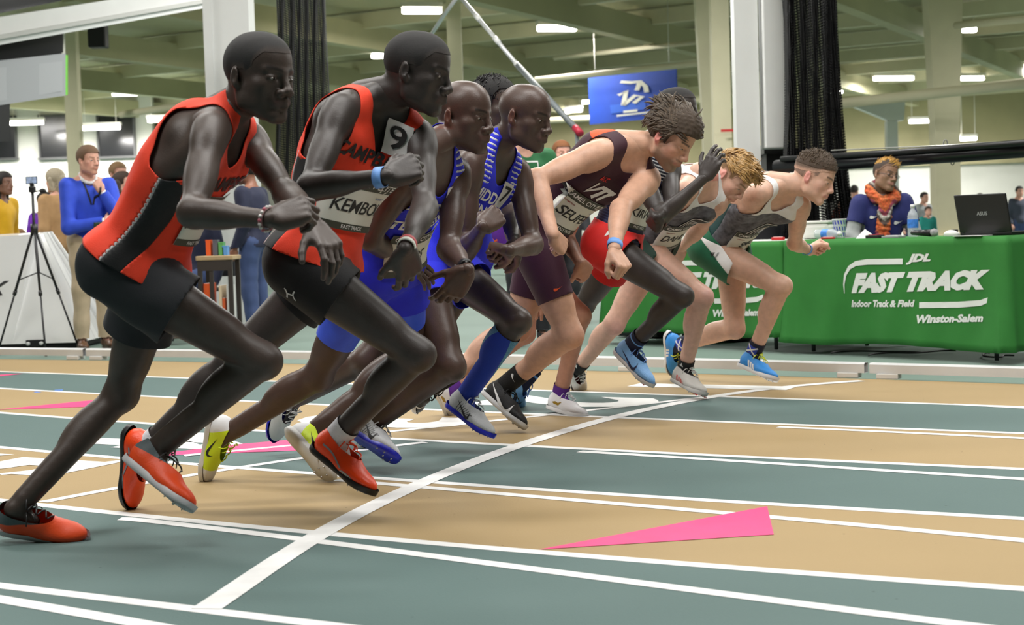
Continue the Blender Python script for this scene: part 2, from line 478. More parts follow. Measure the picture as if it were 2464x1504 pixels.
ribbon('lane_line', CURV['f'], .05, M_LINE, .0008, floor)
def mark(px, w, z=.0012, name='track_line', m=None, deg=None):
    G = ground_poly(px)
    if deg:
        t = np.linspace(0, 1, len(G)); cs = [np.polyfit(t, G[:, i], deg) for i in range(2)]; tt = np.linspace(0, 1, 40)
        G = np.stack([np.polyval(cs[0], tt), np.polyval(cs[1], tt), tt * 0], 1)
    return ribbon(name, G, w, m or M_LINE, z, floor)
# second set of lines that peel away from the lane lines
mark([(236, 1244), (480, 1265), (620, 1287), (770, 1306), (1240, 1363), (1860, 1446), (2464, 1520), (2640, 1545)], .05, .0012, deg=3)
mark([(830, 1156), (940, 1168), (1240, 1189), (1580, 1222), (1844, 1244), (2150, 1270), (2464, 1303), (2640, 1321)], .05, .0012, deg=3)
mark([(1395, 1087), (1560, 1096), (1844, 1115), (2150, 1134), (2464, 1153), (2640, 1164)], .05, .0012, deg=3)
mark([(1880, 1028), (2150, 1040), (2464, 1055), (2640, 1064)], .05, .0012, deg=2)
mark([(2290, 973), (2464, 982), (2640, 991)], .05, .0012)
mark([(-140, 1420), (-20, 1438), (0, 1443), (180, 1473), (330, 1500), (420, 1516)], .055, .0012, deg=2)
# curved start line
START = [(498, 1466), (600, 1393), (700, 1330), (800, 1272), (905, 1215), (1010, 1163), (1130, 1112), (1270, 1068), (1400, 1028), (1520, 993), (1640, 968), (1770, 946), (1930, 928), (2070, 917)]
mark(START, .075, .0018, 'start_line', deg=5)
# older start lines behind it
mark([(90, 1211), (285, 1174), (415, 1152), (600, 1122), (727, 1103), (845, 1087), (1040, 1062)], .05, .0014, deg=2)
mark([(0, 1142), (150, 1126), (316, 1107)], .05, .0014)
mark([(915, 1041), (1060, 1027), (1234, 1007), (1326, 998), (1420, 987), (1656, 961), (1780, 946)], .05, .0014, deg=2)
def flat(name, px, m, z): 
    G = ground_poly(px, z); V, T = poly2d(G[:, :2]); V = np.column_stack([V, np.full(len(V), z)])
    return put(name, npmesh(name, V, T, smooth=False), m, floor)
flat('pink_marker', [(1297, 1322), (1846, 1218), (1862, 1286)], M_PINK, .0016)
flat('pink_marker', [(-10, 986), (210, 964), (330, 953), (205, 979)], M_PINK, .0016)
flat('pink_marker', [(-40, 910), (-40, 903), (55, 899)], M_PINK, .0016)
flat('pink_marker', [(300, 1102), (560, 1070), (720, 1056), (722, 1084), (500, 1091), (440, 1094)], M_PINK, .0016)
flat('pink_marker', [(440, 1094), (720, 1068), (722, 1071), (445, 1098)], M_LINE, .0021)
flat('blue_marker', [(88, 942), (100, 943.5), (88, 944.5), (80, 943)], mat('blue_paint', (.1, .25, .7), .6), .0016)
flat('blue_marker', [(130, 938), (152, 937), (150, 939.5), (132, 939.5)], mat('blue_paint', (.1, .25, .7), .6), .0016)
# painted lane numerals
def numeral(s, c, xa, size, ya=None):
    V, T = text_np(s, 1.0, .04); c = ground(*c); X = nrm(np.asarray(xa, float)); Yv = np.cross((0, 0, 1), X) if ya is None else ya
    P = c + V[:, :1] * X * size + V[:, 1:2] * Yv * size * 1.25; P[:, 2] = .0015
    return put('lane_numeral', npmesh('lane_numeral', P, T, smooth=False), M_LINE, floor)
_away = -TD   # numerals are read by someone running towards +TD
for s_, px_ in (('1', (1690, 930)), ('2', (1345, 966)), ('3', (900, 1013)), ('4', (420, 1062)), ('5', (-20, 1116))):
    numeral(s_, px_, -TN, .95, TD)
# ------------------------------------------------------------------ kerb rail
M_RAIL = mat('rail_white', (.66, .67, .68), .35, noise=.05, nscale=6); M_RUB = mat('rail_pad', (.70, .69, .66), .6)
_kc = CURV['k']; _seg = np.linalg.norm(np.diff(_kc, axis=0), axis=1); _cum = np.concatenate([[0], np.cumsum(_seg)])
def kerb_at(s): return np.array([np.interp(s, _cum, _kc[:, i]) for i in range(3)])
_s0 = np.interp((ground(2070, 917) @ TD), _kc @ TD, _cum)
_kl = 3.05
for _i in range(-4, 2):
    a_, b_ = _s0 + _i * _kl + .015, _s0 + (_i + 1) * _kl - .015
    c_ = kerb_at((a_ + b_) / 2) + TN * .06
    if c_ @ TD < -14: continue
    r_ = empty('kerb_rail', (c_[0], c_[1], 0), 'white aluminium kerb rail section along the inside of the track', 'kerb rail', 'kerb rail sections')
    P_ = np.array([kerb_at(t) + TN * .06 for t in np.linspace(a_, b_, 7)])
    prof = [(-.025, .030), (-.028, .078), (-.020, .086), (.020, .086), (.028, .078), (.025, .030)]
    rows = []
    for j in range(7):
        T_ = nrm(P_[min(j + 1, 6)] - P_[max(j - 1, 0)]); N_ = np.cross((0, 0, 1), T_)
        rows.append([P_[j] + N_ * y + V3(0, 0, z) for y, z in prof])
    V = np.array(rows).reshape(-1, 3); n = len(prof)
    Q = [(j * n + q, j * n + (q + 1) % n, (j + 1) * n + (q + 1) % n, (j + 1) * n + q) for j in range(6) for q in range(n)]
    put('rail', npmesh('rail', V, [np.array(Q)], smooth=False), M_RAIL, r_)
    for t in (a_ + .10, (a_ + b_) / 2, b_ - .10):
        p_ = kerb_at(t) + TN * .06; beam('foot', p_ - TD * .06 + V3(0, 0, .016), p_ + TD * .06 + V3(0, 0, .016), .075, .028, M_RUB, r_, bev=.004)
# ------------------------------------------------------------------ ceiling, walls, columns
CEIL = 6.0
M_CEIL = mat('ceiling_cream', (.50, .465, .29), .8, noise=.12, nscale=.6); M_CREAM = mat('column_cream', (.72, .66, .47), .7, noise=.05, nscale=2); M_WALLW = mat('wall_white', (.66, .65, .60), .8, noise=.05, nscale=1.0)
M_OLIVE = mat('bulkhead_olive', (.50, .44, .26), .8, noise=.12, nscale=.8); M_STEELW = mat('white_steel', (.74, .75, .74), .45, noise=.03, nscale=3); M_BLK = mat('matt_black', (.008, .008, .009), .6); M_DARKGL = mat('dark_window_glass', (.018, .019, .021), .15); M_GREY = mat('grey_panel', (.42, .43, .46), .5); M_TUBEL = mat('lit_tube', (1, .97, .9), .5, emit=9.0); M_FIX = mat('lamp_housing', (.7, .68, .6), .6)
ceil = box('ceiling', (0, 22, CEIL + .1), (130, 90, .2), M_CEIL); tag(ceil, kind='structure')
wb = box('wall_back', (0, 62.2, 1.5), (130, .4, 3.0), M_WALLW); tag(wb, kind='structure')
wu = box('wall_back_upper', (20, 62.0, 4.5), (90, .6, 3.0), M_OLIVE); tag(wu, kind='structure')
wl = box('wall_left', (-31, 54, 3.0), (38, .4, 6.0), M_WALLW); tag(wl, kind='structure')
# the walls that close the hall behind and beside the camera
for _n, _c, _s in (('wall_front', (0, -21, 3), (130, .4, 6)), ('wall_right', (63, 22, 3), (.4, 86, 6)), ('wall_left_end', (-63, 22, 3), (.4, 86, 6))): tag(box(_n, _c, _s, M_WALLW), kind='structure')
def W(px, py, Y): return at_y(px, py, Y)
def rect_at(name, x0, y0, x1, y1, Y, m, parent=None, th=.06):
    a = W(x0, y0, Y); b = W(x1, y1, Y); return box(name, ((a[0] + b[0]) / 2, Y, (a[2] + b[2]) / 2), (abs(b[0] - a[0]), th, abs(a[2] - b[2])), m, parent)
for n_, (x0, y0, x1, y1) in enumerate([(92, 279, 171, 380), (233, 278, 325, 377), (-40, 282, 40, 382)]):
    o = rect_at('window_%d' % (n_ + 1), x0, y0, x1, y1, 53.7, M_DARKGL); tag(o, kind='structure')
    a, b = W(x0, y0, 53.62), W(x1, y1, 53.62); cx, cz = (a[0] + b[0]) / 2, (a[2] + b[2]) / 2
    for nm, c, s_ in (('window_frame', (a[0], 53.66, cz), (.06, .14, abs(a[2] - b[2]))), ('window_frame', (b[0], 53.66, cz), (.06, .14, abs(a[2] - b[2]))), ('window_frame', (cx, 53.66, a[2]), (abs(b[0] - a[0]) + .06, .14, .06)), ('window_sill', (cx, 53.64, b[2]), (abs(b[0] - a[0]) + .12, .2, .07))): box(nm, c, s_, mat('window_trim', (.07, .07, .07), .5), o)
# ceiling members: long purlins along the track direction, girders across
for i in range(9):
    d_ = 30 + i * 4.0; c = TN * d_ + V3(0, 0, CEIL - .22)
    tag(beam('trim_%d' % (i + 1), c - TD * 45, c + TD * 30, .18, .34, M_CREAM), kind='structure')
_t2 = math.radians(-62); T2 = V3(math.cos(_t2), -math.sin(_t2), 0)
for i in range(11):
    c = V3(-24 + i * 6.2, 44, CEIL - .55); tag(beam('trim_%d' % (i + 20), c - T2 * 18, c + T2 * 18, .30, .55, M_CEIL), kind='structure')
def pipe_px(name, a, b, r, m, label, cat='pipe', group=None):
    o = tube(name, [W(*a), (W(*a) + W(*b)) / 2, W(*b)], r, m, None, 10); return tag(o, label, cat, group)
pipe_px('ceiling_pipe', (1290, 193, 36.2), (1705, 150, 33.0), .07, M_CREAM, 'cream pipe slung under the ceiling just above the blue banner', 'pipe')
pipe_px('ceiling_pipe', (1335, 140, 40), (1690, 100, 36), .06, M_CREAM, 'thin cream pipe near the ceiling, higher than the pipe over the banner', 'pipe')
pipe_px('ceiling_pipe', (2000, 252, 30), (2500, 197, 28), .10, M_CREAM, 'cream pipe running behind the tapered column past the net', 'pipe')
pipe_px('ceiling_pipe', (290, 276, 34), (560, 235, 30), .07, M_CREAM, 'cream pipe ending by the dark windows of the far wall', 'pipe')
pipe_px('ceiling_pipe', (1110, 300, 40), (1720, 270, 36), .08, M_CREAM, 'cream pipe below the blue banner', 'pipe')
pipe_px('ceiling_pipe', (2300, 62, 30), (2480, 44, 28), .07, M_CREAM, 'cream pipe branching from the head of the tapered column', 'pipe')
def column(name, px, Y, wpx, label, m=M_CREAM, flare=0.0, base=None):
    x0, y0 = px; p = ground_at(x0, Y); w = wpx * Y / FPX; r = empty(name, (p[0], p[1], 0), label, 'column')
    h = CEIL; V = []; n = 0
    prof = [(0, w / 2), (h * .45, w / 2), (h, w / 2 * (1 + flare))]
    V = np.array([(p[0] + sx * hw, p[1] + sy * w / 2, z) for z, hw in prof for sx, sy in ((-1, -1), (1, -1), (1, 1), (-1, 1))]); Q = np.array([(j * 4 + q, j * 4 + (q + 1) % 4, (j + 1) * 4 + (q + 1) % 4, (j + 1) * 4 + q) for j in range(2) for q in range(4)])
    put('shaft', npmesh('shaft', V, Q, smooth=False), m, r)
    if base: box('pedestal', (p[0], p[1], base[1] / 2), (w * base[0], w * base[0], base[1]), m, r, bev=.02)
    box('capital', (p[0], p[1], h - .1), (w * (1 + flare) * 1.1, w * 1.1, .2), m, r)
    return r, p, w
def ground_at(px, Y):
    p = at_y(px, 562 - .031 * (px - 1232) + CAMH * FPX / Y * 1.0, Y); p[2] = 0; return p
column('column', (196, 500), 33, 32, 'slim cream column beside the hanging loudspeaker')
column('column', (1112, 500), 33, 34, 'slim cream column behind the leaning vault pole')
column('column', (1745, 500), 27, 42, 'cream column with a red tape stripe beside the white post', flare=.0)
column('column', (1718, 500), 29, 38, 'cream column widening to its head beside the red-taped one', flare=.9)
column('column', (2278, 500), 31, 58, 'broad cream column on a square pedestal behind the green table', flare=.55, base=(1.6, .55))
p_ = ground_at(2150, 50); zt_ = at_y(2150, 292, 50)[2]; r_ = empty('column', tuple(p_), 'small pale column under a wide bracket far behind the black rail', 'column')
box('shaft', (p_[0], p_[1], zt_ / 2), (.34, .34, zt_), M_STEELW, r_); q_ = [at_y(x, y, 50) for x, y in ((2040, 252), (2175, 240), (2172, 290), (2138, 292))]
V_ = np.array([v + V3(0, dy, 0) for dy in (-.17, .17) for v in q_]); put('bracket', npmesh('bracket', V_, np.array([(0, 1, 2, 3), (7, 6, 5, 4), (0, 4, 5, 1), (1, 5, 6, 2), (2, 6, 7, 3), (3, 7, 4, 0)]), smooth=False), M_STEELW, r_)
c_ = at_y(1762, 314, 26.7); box('tape_stripe', c_ + V3(-.05, -.06, 0), (.30, .012, .045), mat('red_tape', (.6, .04, .04), .6), bpy.data.objects['column.002'])
r_, p_, w_ = column('steel_post', (588, 600), 16.5, 92, 'white steel post beside the left net bundle', M_STEELW)
box('flange', (p_[0] - w_ * .55, p_[1] - w_ * .45, 3.0), (w_ * .22, w_ * .2, 6.0), M_STEELW, r_)
# right white post with a hung white box panel
r_, p_, w_ = column('steel_post', (1808, 640), 13.0, 56, 'white steel post next to the black net, white panel on its side', M_STEELW)
a = W(1830, -60, 12.9); b = W(1893, 356, 12.9)
box('side_panel', ((a[0] + b[0]) / 2, 12.95, (a[2] + b[2]) / 2 + .8), (abs(b[0] - a[0]), .24, abs(a[2] - b[2]) + 1.6), M_STEELW, r_, bev=.01)
# ------------------------------------------------------------------ nets gathered into hanging bundles
def net_mat():
    m = bpy.data.materials.new('black_netting'); m.use_nodes = True; N = m.node_tree.nodes; L = m.node_tree.links; b = N['Principled BSDF']; b.inputs['Base Color'].default_value = (.006, .006, .007, 1); b.inputs['Roughness'].default_value = .7
    uv = N.new('ShaderNodeUVMap'); uv.uv_map = 'UVMap'; sx = N.new('ShaderNodeSeparateXYZ'); L.new(uv.outputs[0], sx.inputs[0]); outs = []
    for i in (0, 1):
        f = N.new('ShaderNodeMath'); f.operation = 'FRACT'; L.new(sx.outputs[i], f.inputs[0]); g = N.new('ShaderNodeMath'); g.operation = 'LESS_THAN'; g.inputs[1].default_value = .40; L.new(f.outputs[0], g.inputs[0]); outs.append(g)
    mx = N.new('ShaderNodeMath'); mx.operation = 'MAXIMUM'; L.new(outs[0].outputs[0], mx.inputs[0]); L.new(outs[1].outputs[0], mx.inputs[1]); L.new(mx.outputs[0], b.inputs['Alpha']); return m
M_NET = net_mat()
def net_bundle(label, top, bot, Y, w0, w1, folds, seed, dens):
    """a gathered net: a tightly pleated sheet of mesh hanging from the roof"""
    rs = np.random.RandomState(seed); nu, nv = folds * 8, 50; a = W(top[0], top[1], Y); b = W(bot[0], bot[1], Y); U = np.linspace(0, 1, nu); Z = np.linspace(a[2] + .6, b[2], nv)
    warp = np.interp(U, [0, .25, .75, 1], dens); V = np.zeros((nv, nu, 3)); uvs = np.zeros((nv, nu, 2)); ph = rs.uniform(0, 6, 4)
    for j, z in enumerate(Z):
        t = j / (nv - 1); w = w0 + (w1 - w0) * t ** 2.5 + .03 * math.sin(5 * t + ph[0]); cx = a[0] + (b[0] - a[0]) * t
        V[j, :, 0] = cx + (warp - .5) * w + .012 * np.sin(U * 37 + 7 * t + ph[1]); V[j, :, 1] = Y + .10 * np.sin(U * folds * 2 * np.pi + .8 * np.sin(4 * t + ph[2])) + .03 * np.sin(U * 61 + 9 * t); V[j, :, 2] = z + .01 * np.sin(U * 40)
        uvs[j, :, 0] = U * folds * .30 / .022; uvs[j, :, 1] = (z) / .022
    Q = np.array([(j * nu + i, j * nu + i + 1, (j + 1) * nu + i + 1, (j + 1) * nu + i) for j in range(nv - 1) for i in range(nu - 1)])
    me = npmesh('net', V.reshape(-1, 3), Q); ul = me.uv_layers.new(name='UVMap'); ul.data.foreach_set('uv', uvs.reshape(-1, 2)[Q.ravel()].astype(np.float32).ravel())
    return tag(put('gathered_net', me, M_NET), label, 'net')
net_bundle('black net gathered into a hanging bundle beside the white post at the left', (728, 0), (735, 560), 15.0, .50, .52, 34, 3, [0, .30, .74, 1])
net_bundle('wide black net bundle hanging beside the white panel and spreading at its foot', (1945, 0), (1970, 640), 12.6, .38, .66, 40, 5, [0, .15, .86, 1])
# ------------------------------------------------------------------ ceiling lamps
def lamp(px, py, wpx, z=5.55, tilt=0.0, lit=True, label=None, i=0):
    h = 562 - .031 * (px - 1232) - py; Y = min((z - CAMH) * FPX / h, 51.0 if px < 480 else 58.0); c = W(px, py, Y); L_ = max(wpx * Y / FPX, .3); d = nrm(V3(1, tilt, 0))
    r = empty('ceiling_light', (c[0], c[1], c[2]), label, 'ceiling light', 'fluorescent lamps under the hall ceiling')
    beam('tube', c - d * L_ / 2, c + d * L_ / 2, .14, .12, M_TUBEL, r, bev=.03); beam('housing', c - d * L_ / 2 * 1.04 + V3(0, 0, .12), c + d * L_ / 2 * 1.04 + V3(0, 0, .12), .22, .10, M_FIX, r)
    l_ = area('fluorescent_tube_light', tuple(c - V3(0, 0, .068)), L_, .14, 260 * L_, (0, 0, math.atan2(d[1], d[0])))   # the fixture's own light
    for g in (-1, 1): tube('hanger', [c + d * g * L_ * .4 + V3(0, 0, .16), c + d * g * L_ * .4 + V3(0, 0, max(.3, CEIL - c[2]))], .012, M_FIX, r, 5)
_LB = 'fluorescent strip light hanging under the hall ceiling'
for px, py, w_, ti in [(1015, 26, 95, .25), (1340, 69, 96, .25), (912, 135, 36, .2), (648, 92, 28, .2), (305, 226, 68, .2), (64, 296, 80, 0), (242, 308, 94, 0), (405, 289, 98, 0), (2150, 189, 102, .2), (2335, 189, 70, .2), (2460, 160, 36, .2), (2325, 72, 50, .2), (2012, 221, 32, .1), (1368, 266, 66, .1), (1410, 246, 16, 0), (1694, 229, 30, 0), (2220, 292, 66, .1), (2330, 334, 40, 0), (1777, 221, 12, 0)]:
    lamp(px, py, w_, tilt=ti, label=_LB)
# ------------------------------------------------------------------ blue banner
def plane_map(o, U, Vv):
    n = np.cross(U, Vv)
    def f(px, py):
        d = ray(px, py); p = CAM + d * (((o - CAM) @ n) / (d @ n)); return np.array([(p - o) @ U, (p - o) @ Vv])
    return f
a = W(1416, 188, 36.5); b = W(1628, 163, 35); c = W(1420, 300, 36.5); U_ = nrm(b - a); wB = np.linalg.norm(b - a); hB = np.linalg.norm(c - a); Vb = nrm(ortho(V3(0, 0, 1), U_))
R_ = Matrix(((U_[0], np.cross(Vb, U_)[0] , Vb[0]), (U_[1], np.cross(Vb, U_)[1], Vb[1]), (U_[2], np.cross(Vb, U_)[2], Vb[2])))
bc = a + U_ * wB / 2 - Vb * hB / 2
hk_ = None
bn = empty('banner', tuple(bc), 'blue hanging banner with a white running figure emblem', 'banner')
box('cloth', bc, (wB, .03, hB), mat('banner_blue', (.012, .06, .42), .6, noise=.35, nscale=.9), bn, R_)
for t_ in (.08, .92): q_ = a + U_ * wB * t_; tube('hanging_cord', [q_ - Vb * .05, V3(q_[0], q_[1], CEIL)], .012, M_FIX, bn, 5)
nB = nrm(np.cross(U_, Vb)); nB = nB if nB[1] < 0 else -nB
def on_banner(nm, pts, w, m, k=.03):
    V, T = stroke2d(np.array(pts), w); P = bc + (V[:, :1]) * U_ * wB + V[:, 1:2] * Vb * hB + nB * k; put(nm, npmesh(nm, P, T, smooth=False), m, bn)
M_CRM = mat('banner_white', (.72, .70, .60), .6)
for pts in ([(-.12, .34), (.0, .30), (.10, .30), (.16, .18), (.17, .06)], [(.10, .30), (.06, .12)], [(-.15, .06), (-.06, .14), (-.10, -.16)], [(-.10, -.16), (.04, .02), (.12, -.02), (.02, -.14)]): on_banner('figure_stroke', pts, .055, M_CRM)
on_banner('lettering_bar', [(-.10, -.30), (.06, -.30)], .05, M_CRM); on_banner('lettering_bar', [(-.18, -.37), (.20, -.36)], .035, M_CRM); on_banner('pale_band', [(-.25, -.22), (.15, -.20)], .18, mat('banner_lighter_blue', (.03, .12, .60), .6), .022)
# ------------------------------------------------------------------ black padded rail on the right with its bracket
g = empty('rolled_screen', tuple(W(2150, 372, 11.8)), 'long black rolled screen tube with hooks hung above the green table', 'rail')
tube('tube', [W(1868, 402, 12.4), W(2160, 382, 11.6), W(2520, 356, 10.6)], .055, mat('black_gloss', (.010, .010, .013), .28), g, 16)
tube('upper_bar', [W(1880, 383, 12.3), W(2170, 365, 11.5), W(2520, 339, 10.5)], .022, mat('black_satin', (.012, .012, .013), .4), g, 10)
tube('wire', [W(2000, 362, 12.0), W(2270, 350, 11.3), W(2520, 334, 10.5)], .005, mat('bright_wire', (.7, .7, .66), .3, .6), g, 6)
for px, py, Y in ((2275, 345, 11.3), (2292, 388, 11.25)):
    c = W(px, py, Y); th = np.linspace(0, 2 * np.pi, 13)[:-1]; tube('hook', [c + V3(.014 * math.cos(q), 0, .026 * math.sin(q)) for q in th], .004, mat('hook_steel', (.25, .25, .25), .4, .6), g, 6, closed=True)
k_ = empty('black_cabinet', tuple(ground_at(1860, 13.4)), 'black equipment case under the white post panel behind the runners', 'case')
rect_at('case_body', 1832, 362, 1985, 470, 13.4, M_BLK, k_, .5); rect_at('case_lid', 1826, 352, 1900, 372, 13.38, mat('black_satin', ()), k_, .54); rect_at('case_stand', 1850, 470, 1965, 800, 13.5, M_BLK, k_, .4)
rect_at('latch', 1905, 398, 1930, 406, 13.12, M_GREY, k_, .02)
# ------------------------------------------------------------------ leaning vault pole frame
M_SIL = mat('pole_silver', (.62, .63, .65), .35, .3); M_PGRY = mat('pole_grey', (.16, .18, .19), .45)
g = empty('pole_frame', tuple(W(1385, 312, 15)), 'two tall silver poles meeting at the top, grey lower half with red foot', 'pole')
a, m1, b = W(1104, -12, 17), W(1246, 158, 16), W(1388, 312, 15)
tube('upper_pole', [a, (a + m1) / 2, m1], .022, M_SIL, g, 12); tube('lower_pole', [m1, (m1 + b) / 2, b], .030, M_PGRY, g, 12); tube('second_pole', [a, W(1070, 34, 17.3), W(1020, 110, 18)], .022, M_SIL, g, 12)
for t in (.30, .62, .97): q = lerp(a, m1, t); tube('collar', [q, q + nrm(m1 - a) * .10], .028, mat('collar_pale', (.75, .75, .75), .4), g, 12)
q = lerp(m1, b, .97); tube('foot', [q, b + nrm(b - m1) * .08], .036, mat('red_tip', (.45, .02, .05), .5), g, 12); tube('stay', [b, V3(b[0], b[1], 0.0)], .02, M_PGRY, g, 8)
# ------------------------------------------------------------------ scoreboard and loudspeaker, upper left
sb = empty('scoreboard', tuple(W(75, 150, 19)), 'hanging black scoreboard with grey lower cabinet and green edge strip', 'scoreboard')
def slab(nm, q, m, th=.25, parent=None):
    P = np.array([W(*v) for v in q]); n = nrm(np.cross(P[1] - P[0], P[3] - P[0])); n = n if n[1] > 0 else -n; V = np.concatenate([P, P + n * th]); F = np.array([(0, 1, 2, 3), (7, 6, 5, 4), (0, 4, 5, 1), (1, 5, 6, 2), (2, 6, 7, 3), (3, 7, 4, 0)]); return put(nm, npmesh(nm, V, F, smooth=False), m, parent)
yl, yr = 19.6, 21.0; yq = lambda x: yl + (x + 60) / 220 * 1.4
S4 = lambda x0, yt0, x1, yt1, yb1, yb0: [(x0, yt0, yq(x0)), (x1, yt1, yq(x1)), (x1, yb1, yq(x1)), (x0, yb0, yq(x0))]
slab('screen', S4(-60, 80, 152, 44, 126, 165), mat('screen_black', (.010, .011, .014), .18), .3, sb)
slab('upper_screen', S4(-60, -60, 148, -60, 2, 44), mat('screen_black', ()), .3, sb)
slab('cabinet', S4(-60, 152, 158, 128, 230, 262), M_GREY, .32, sb)
for x in (-30, 33, 92): slab('cabinet_panel', S4(x, 166 - (x + 30) * .10, x + 56, 160 - (x + 30) * .10, 238 - (x + 30) * .15, 247 - (x + 30) * .15), mat('grey_panel_inset', (.47, .48, .51), .45), -.015, sb)
slab('edge_strip', S4(154, 133, 163, 132, 228, 230), mat('green_edge', (.20, .75, .04), .5), .34, sb)  # plain bright green strip along the cabinet edge, no emission
slab('side_post', S4(149, 40, 157, 38, 134, 135), M_FIX, .2, sb); slab('lower_screen', S4(-60, 262, 24, 250, 340, 345), M_BLK, .3, sb); slab('hanger', S4(60, -80, 66, -80, -50, -50), M_FIX, .1, sb)
tb = beam('roof_beam', W(-60, 84, 19.0), W(720, -48, 25), .25, .32, M_STEELW); tag(tb, 'white steel roof beam crossing above the scoreboard', 'beam')
beam('lower_flange', W(-60, 98, 18.95), W(720, -38, 24.95), .40, .05, mat('steel_grey', (.52, .52, .50), .5), tb)
sp = empty('loudspeaker', tuple(W(236, 80, 30)), 'black loudspeaker hung beside the slim cream column', 'loudspeaker')
c = W(236, 81, 30); box('cabinet', c, (.33, .30, .54), M_BLK, sp, bev=.02); box('grille', c + V3(0, -.16, 0), (.29, .03, .48), mat('grille', (.015, .015, .015), .8), sp); tube('hanger', [c + V3(0, 0, .27), V3(c[0], c[1], CEIL)], .012, M_FIX, sp, 6)
# ------------------------------------------------------------------ people: pose from joints, sculpted bodies, clothes, shoes
def on_ray(px, parent, L, pref):
    """point on the view ray of px at distance L from parent, nearest to pref"""
    d = nrm(ray(*px)); c = CAM - parent
    b = d @ c; q = b * b - (c @ c - L * L); t0 = (pref - CAM) @ d
    if q <= 0: return CAM + d * (-b)
    r = math.sqrt(q); t = min((-b - r, -b + r), key=lambda t: abs(t - t0))
    return CAM + d * t
def on_plane(px, p0, n):
    d = ray(*px); return CAM + d * (((p0 - CAM) @ n) / (d @ n))
LEN = dict(trunk=0.49, head=0.165, sh=0.178, hip=0.088, thigh=0.425, shank=0.415, toe=0.225, uarm=0.295, farm=0.255, hand=0.088)

class Pose:
    """joints in metres: P pelvis, N neck base, H head; SR EL WR .. ; KR AR TR ..   (R = the person's right)"""
    def __init__(s, sp):
        s.sp = sp; k = s.k = sp.get('s', 1.0); yaw = math.radians(sp.get('yaw', 28))
        s.fwd = V3(math.cos(yaw), -math.sin(yaw), 0); s.lat = V3(-math.sin(yaw), -math.cos(yaw), 0)
        px = sp['px']; J = s.J = {}
        P = J['P'] = at_y(px['P'][0], px['P'][1], sp['Y'])
        def mid(n, parent, L, off=0.0):
            q = on_plane(px[n], P + s.lat * off, s.lat)
            return on_ray(px[n], J[parent], L * k, q) if L else q
        J['N'] = mid('N', 'P', LEN['trunk']); J['H'] = mid('H', 'N', LEN['head'], sp.get('hoff', 0))
        up = nrm(J['N'] - P)
        tw = math.radians(sp.get('twh', 0)); lh = s.lat * math.cos(tw) + s.fwd * math.sin(tw)
        s.lh = ortho(lh, up)
        tilt = sp.get('hiptilt', 0.0)
        J['HR'] = P + s.lh * LEN['hip'] * k - up * (0.03 + tilt) * k; J['HL'] = P - s.lh * LEN['hip'] * k - up * (0.03 - tilt) * k
        dz = sp.get('dz', {})
        for sd, g in (('R', 1), ('L', -1)):
            if 'S' + sd in px:
                pref = J['N'] + s.lat * g * 0.17 * k
                J['S' + sd] = on_ray(px['S' + sd], J['N'], LEN['sh'] * k, pref)
            for ch, par, L, off in (('K', 'H', 'thigh', 0.10), ('A', 'K', 'shank', 0.09), ('T', 'A', 'toe', 0.10), ('E', 'S', 'uarm', 0.22), ('W', 'E', 'farm', 0.18), ('U', 'W', 'hand', 0.16)):
                if ch + sd not in px: continue
                q = on_plane(px[ch + sd], J[par + sd] + s.lat * g * .01 * k, s.lat) if ch in 'KAT' else CAM + nrm(ray(*px[ch + sd])) * np.linalg.norm(J[par + sd] - CAM)
                q = q + nrm(q - CAM) * (dz.get(ch + sd, 0) + ((-.08 if sd == 'R' else .05) if ch in 'EW' else 0))
                J[ch + sd] = ground(*px[ch + sd], sp['gz'][ch + sd]) if ch + sd in sp.get('gz', {}) else on_ray(px[ch + sd], J[par + sd], LEN[L] * k, q)
        s.finish()
    def finish(s):
        J = s.J; s.up = nrm(J['N'] - J['P'])
        s.ls = ortho(J['SR'] - J['SL'], s.up); s.lh = ortho(s.lh, s.up)
        fw = np.cross(s.up, s.ls)
        s.M = (J['P'] + J['N']) / 2 - nrm(np.cross(s.up, s.lh) + fw) * s.sp.get('hunch', 0.03)
    def spine(s, t):
        return (1 - t) ** 2 * s.J['P'] + 2 * t * (1 - t) * s.M + t * t * s.J['N']
    def frame(s, t):
        up = nrm(2 * (1 - t) * (s.M - s.J['P']) + 2 * t * (s.J['N'] - s.M)); la = ortho(lerp(s.lh, s.ls, t), up)
        return la, np.cross(up, la), up
    def report(s, name):
        J = s.J; k = s.k; o = []
        for a, b, L in (('P','N','trunk'),('N','H','head'),('N','SR','sh'),('N','SL','sh'),('HR','KR','thigh'),('HL','KL','thigh'),('KR','AR','shank'),('KL','AL','shank'),('AR','TR','toe'),('AL','TL','toe'),('SR','ER','uarm'),('SL','EL','uarm'),('ER','WR','farm'),('EL','WL','farm')):
            if a in J and b in J:
                r = np.linalg.norm(J[a] - J[b]) / (LEN[L] * k)
                if abs(r - 1) > 0.02: o.append('%s%s %.2f' % (a, b, r))
        print('POSE', name, o, 'toes z', ['%.2f' % J[t][2] for t in ('TR', 'TL') if t in J], 'ank z', ['%.2f' % J[t][2] for t in ('AR', 'AL') if t in J], 'headY %.2f' % J['H'][1], 'top %.2f' % (J['H'][2] + .12))

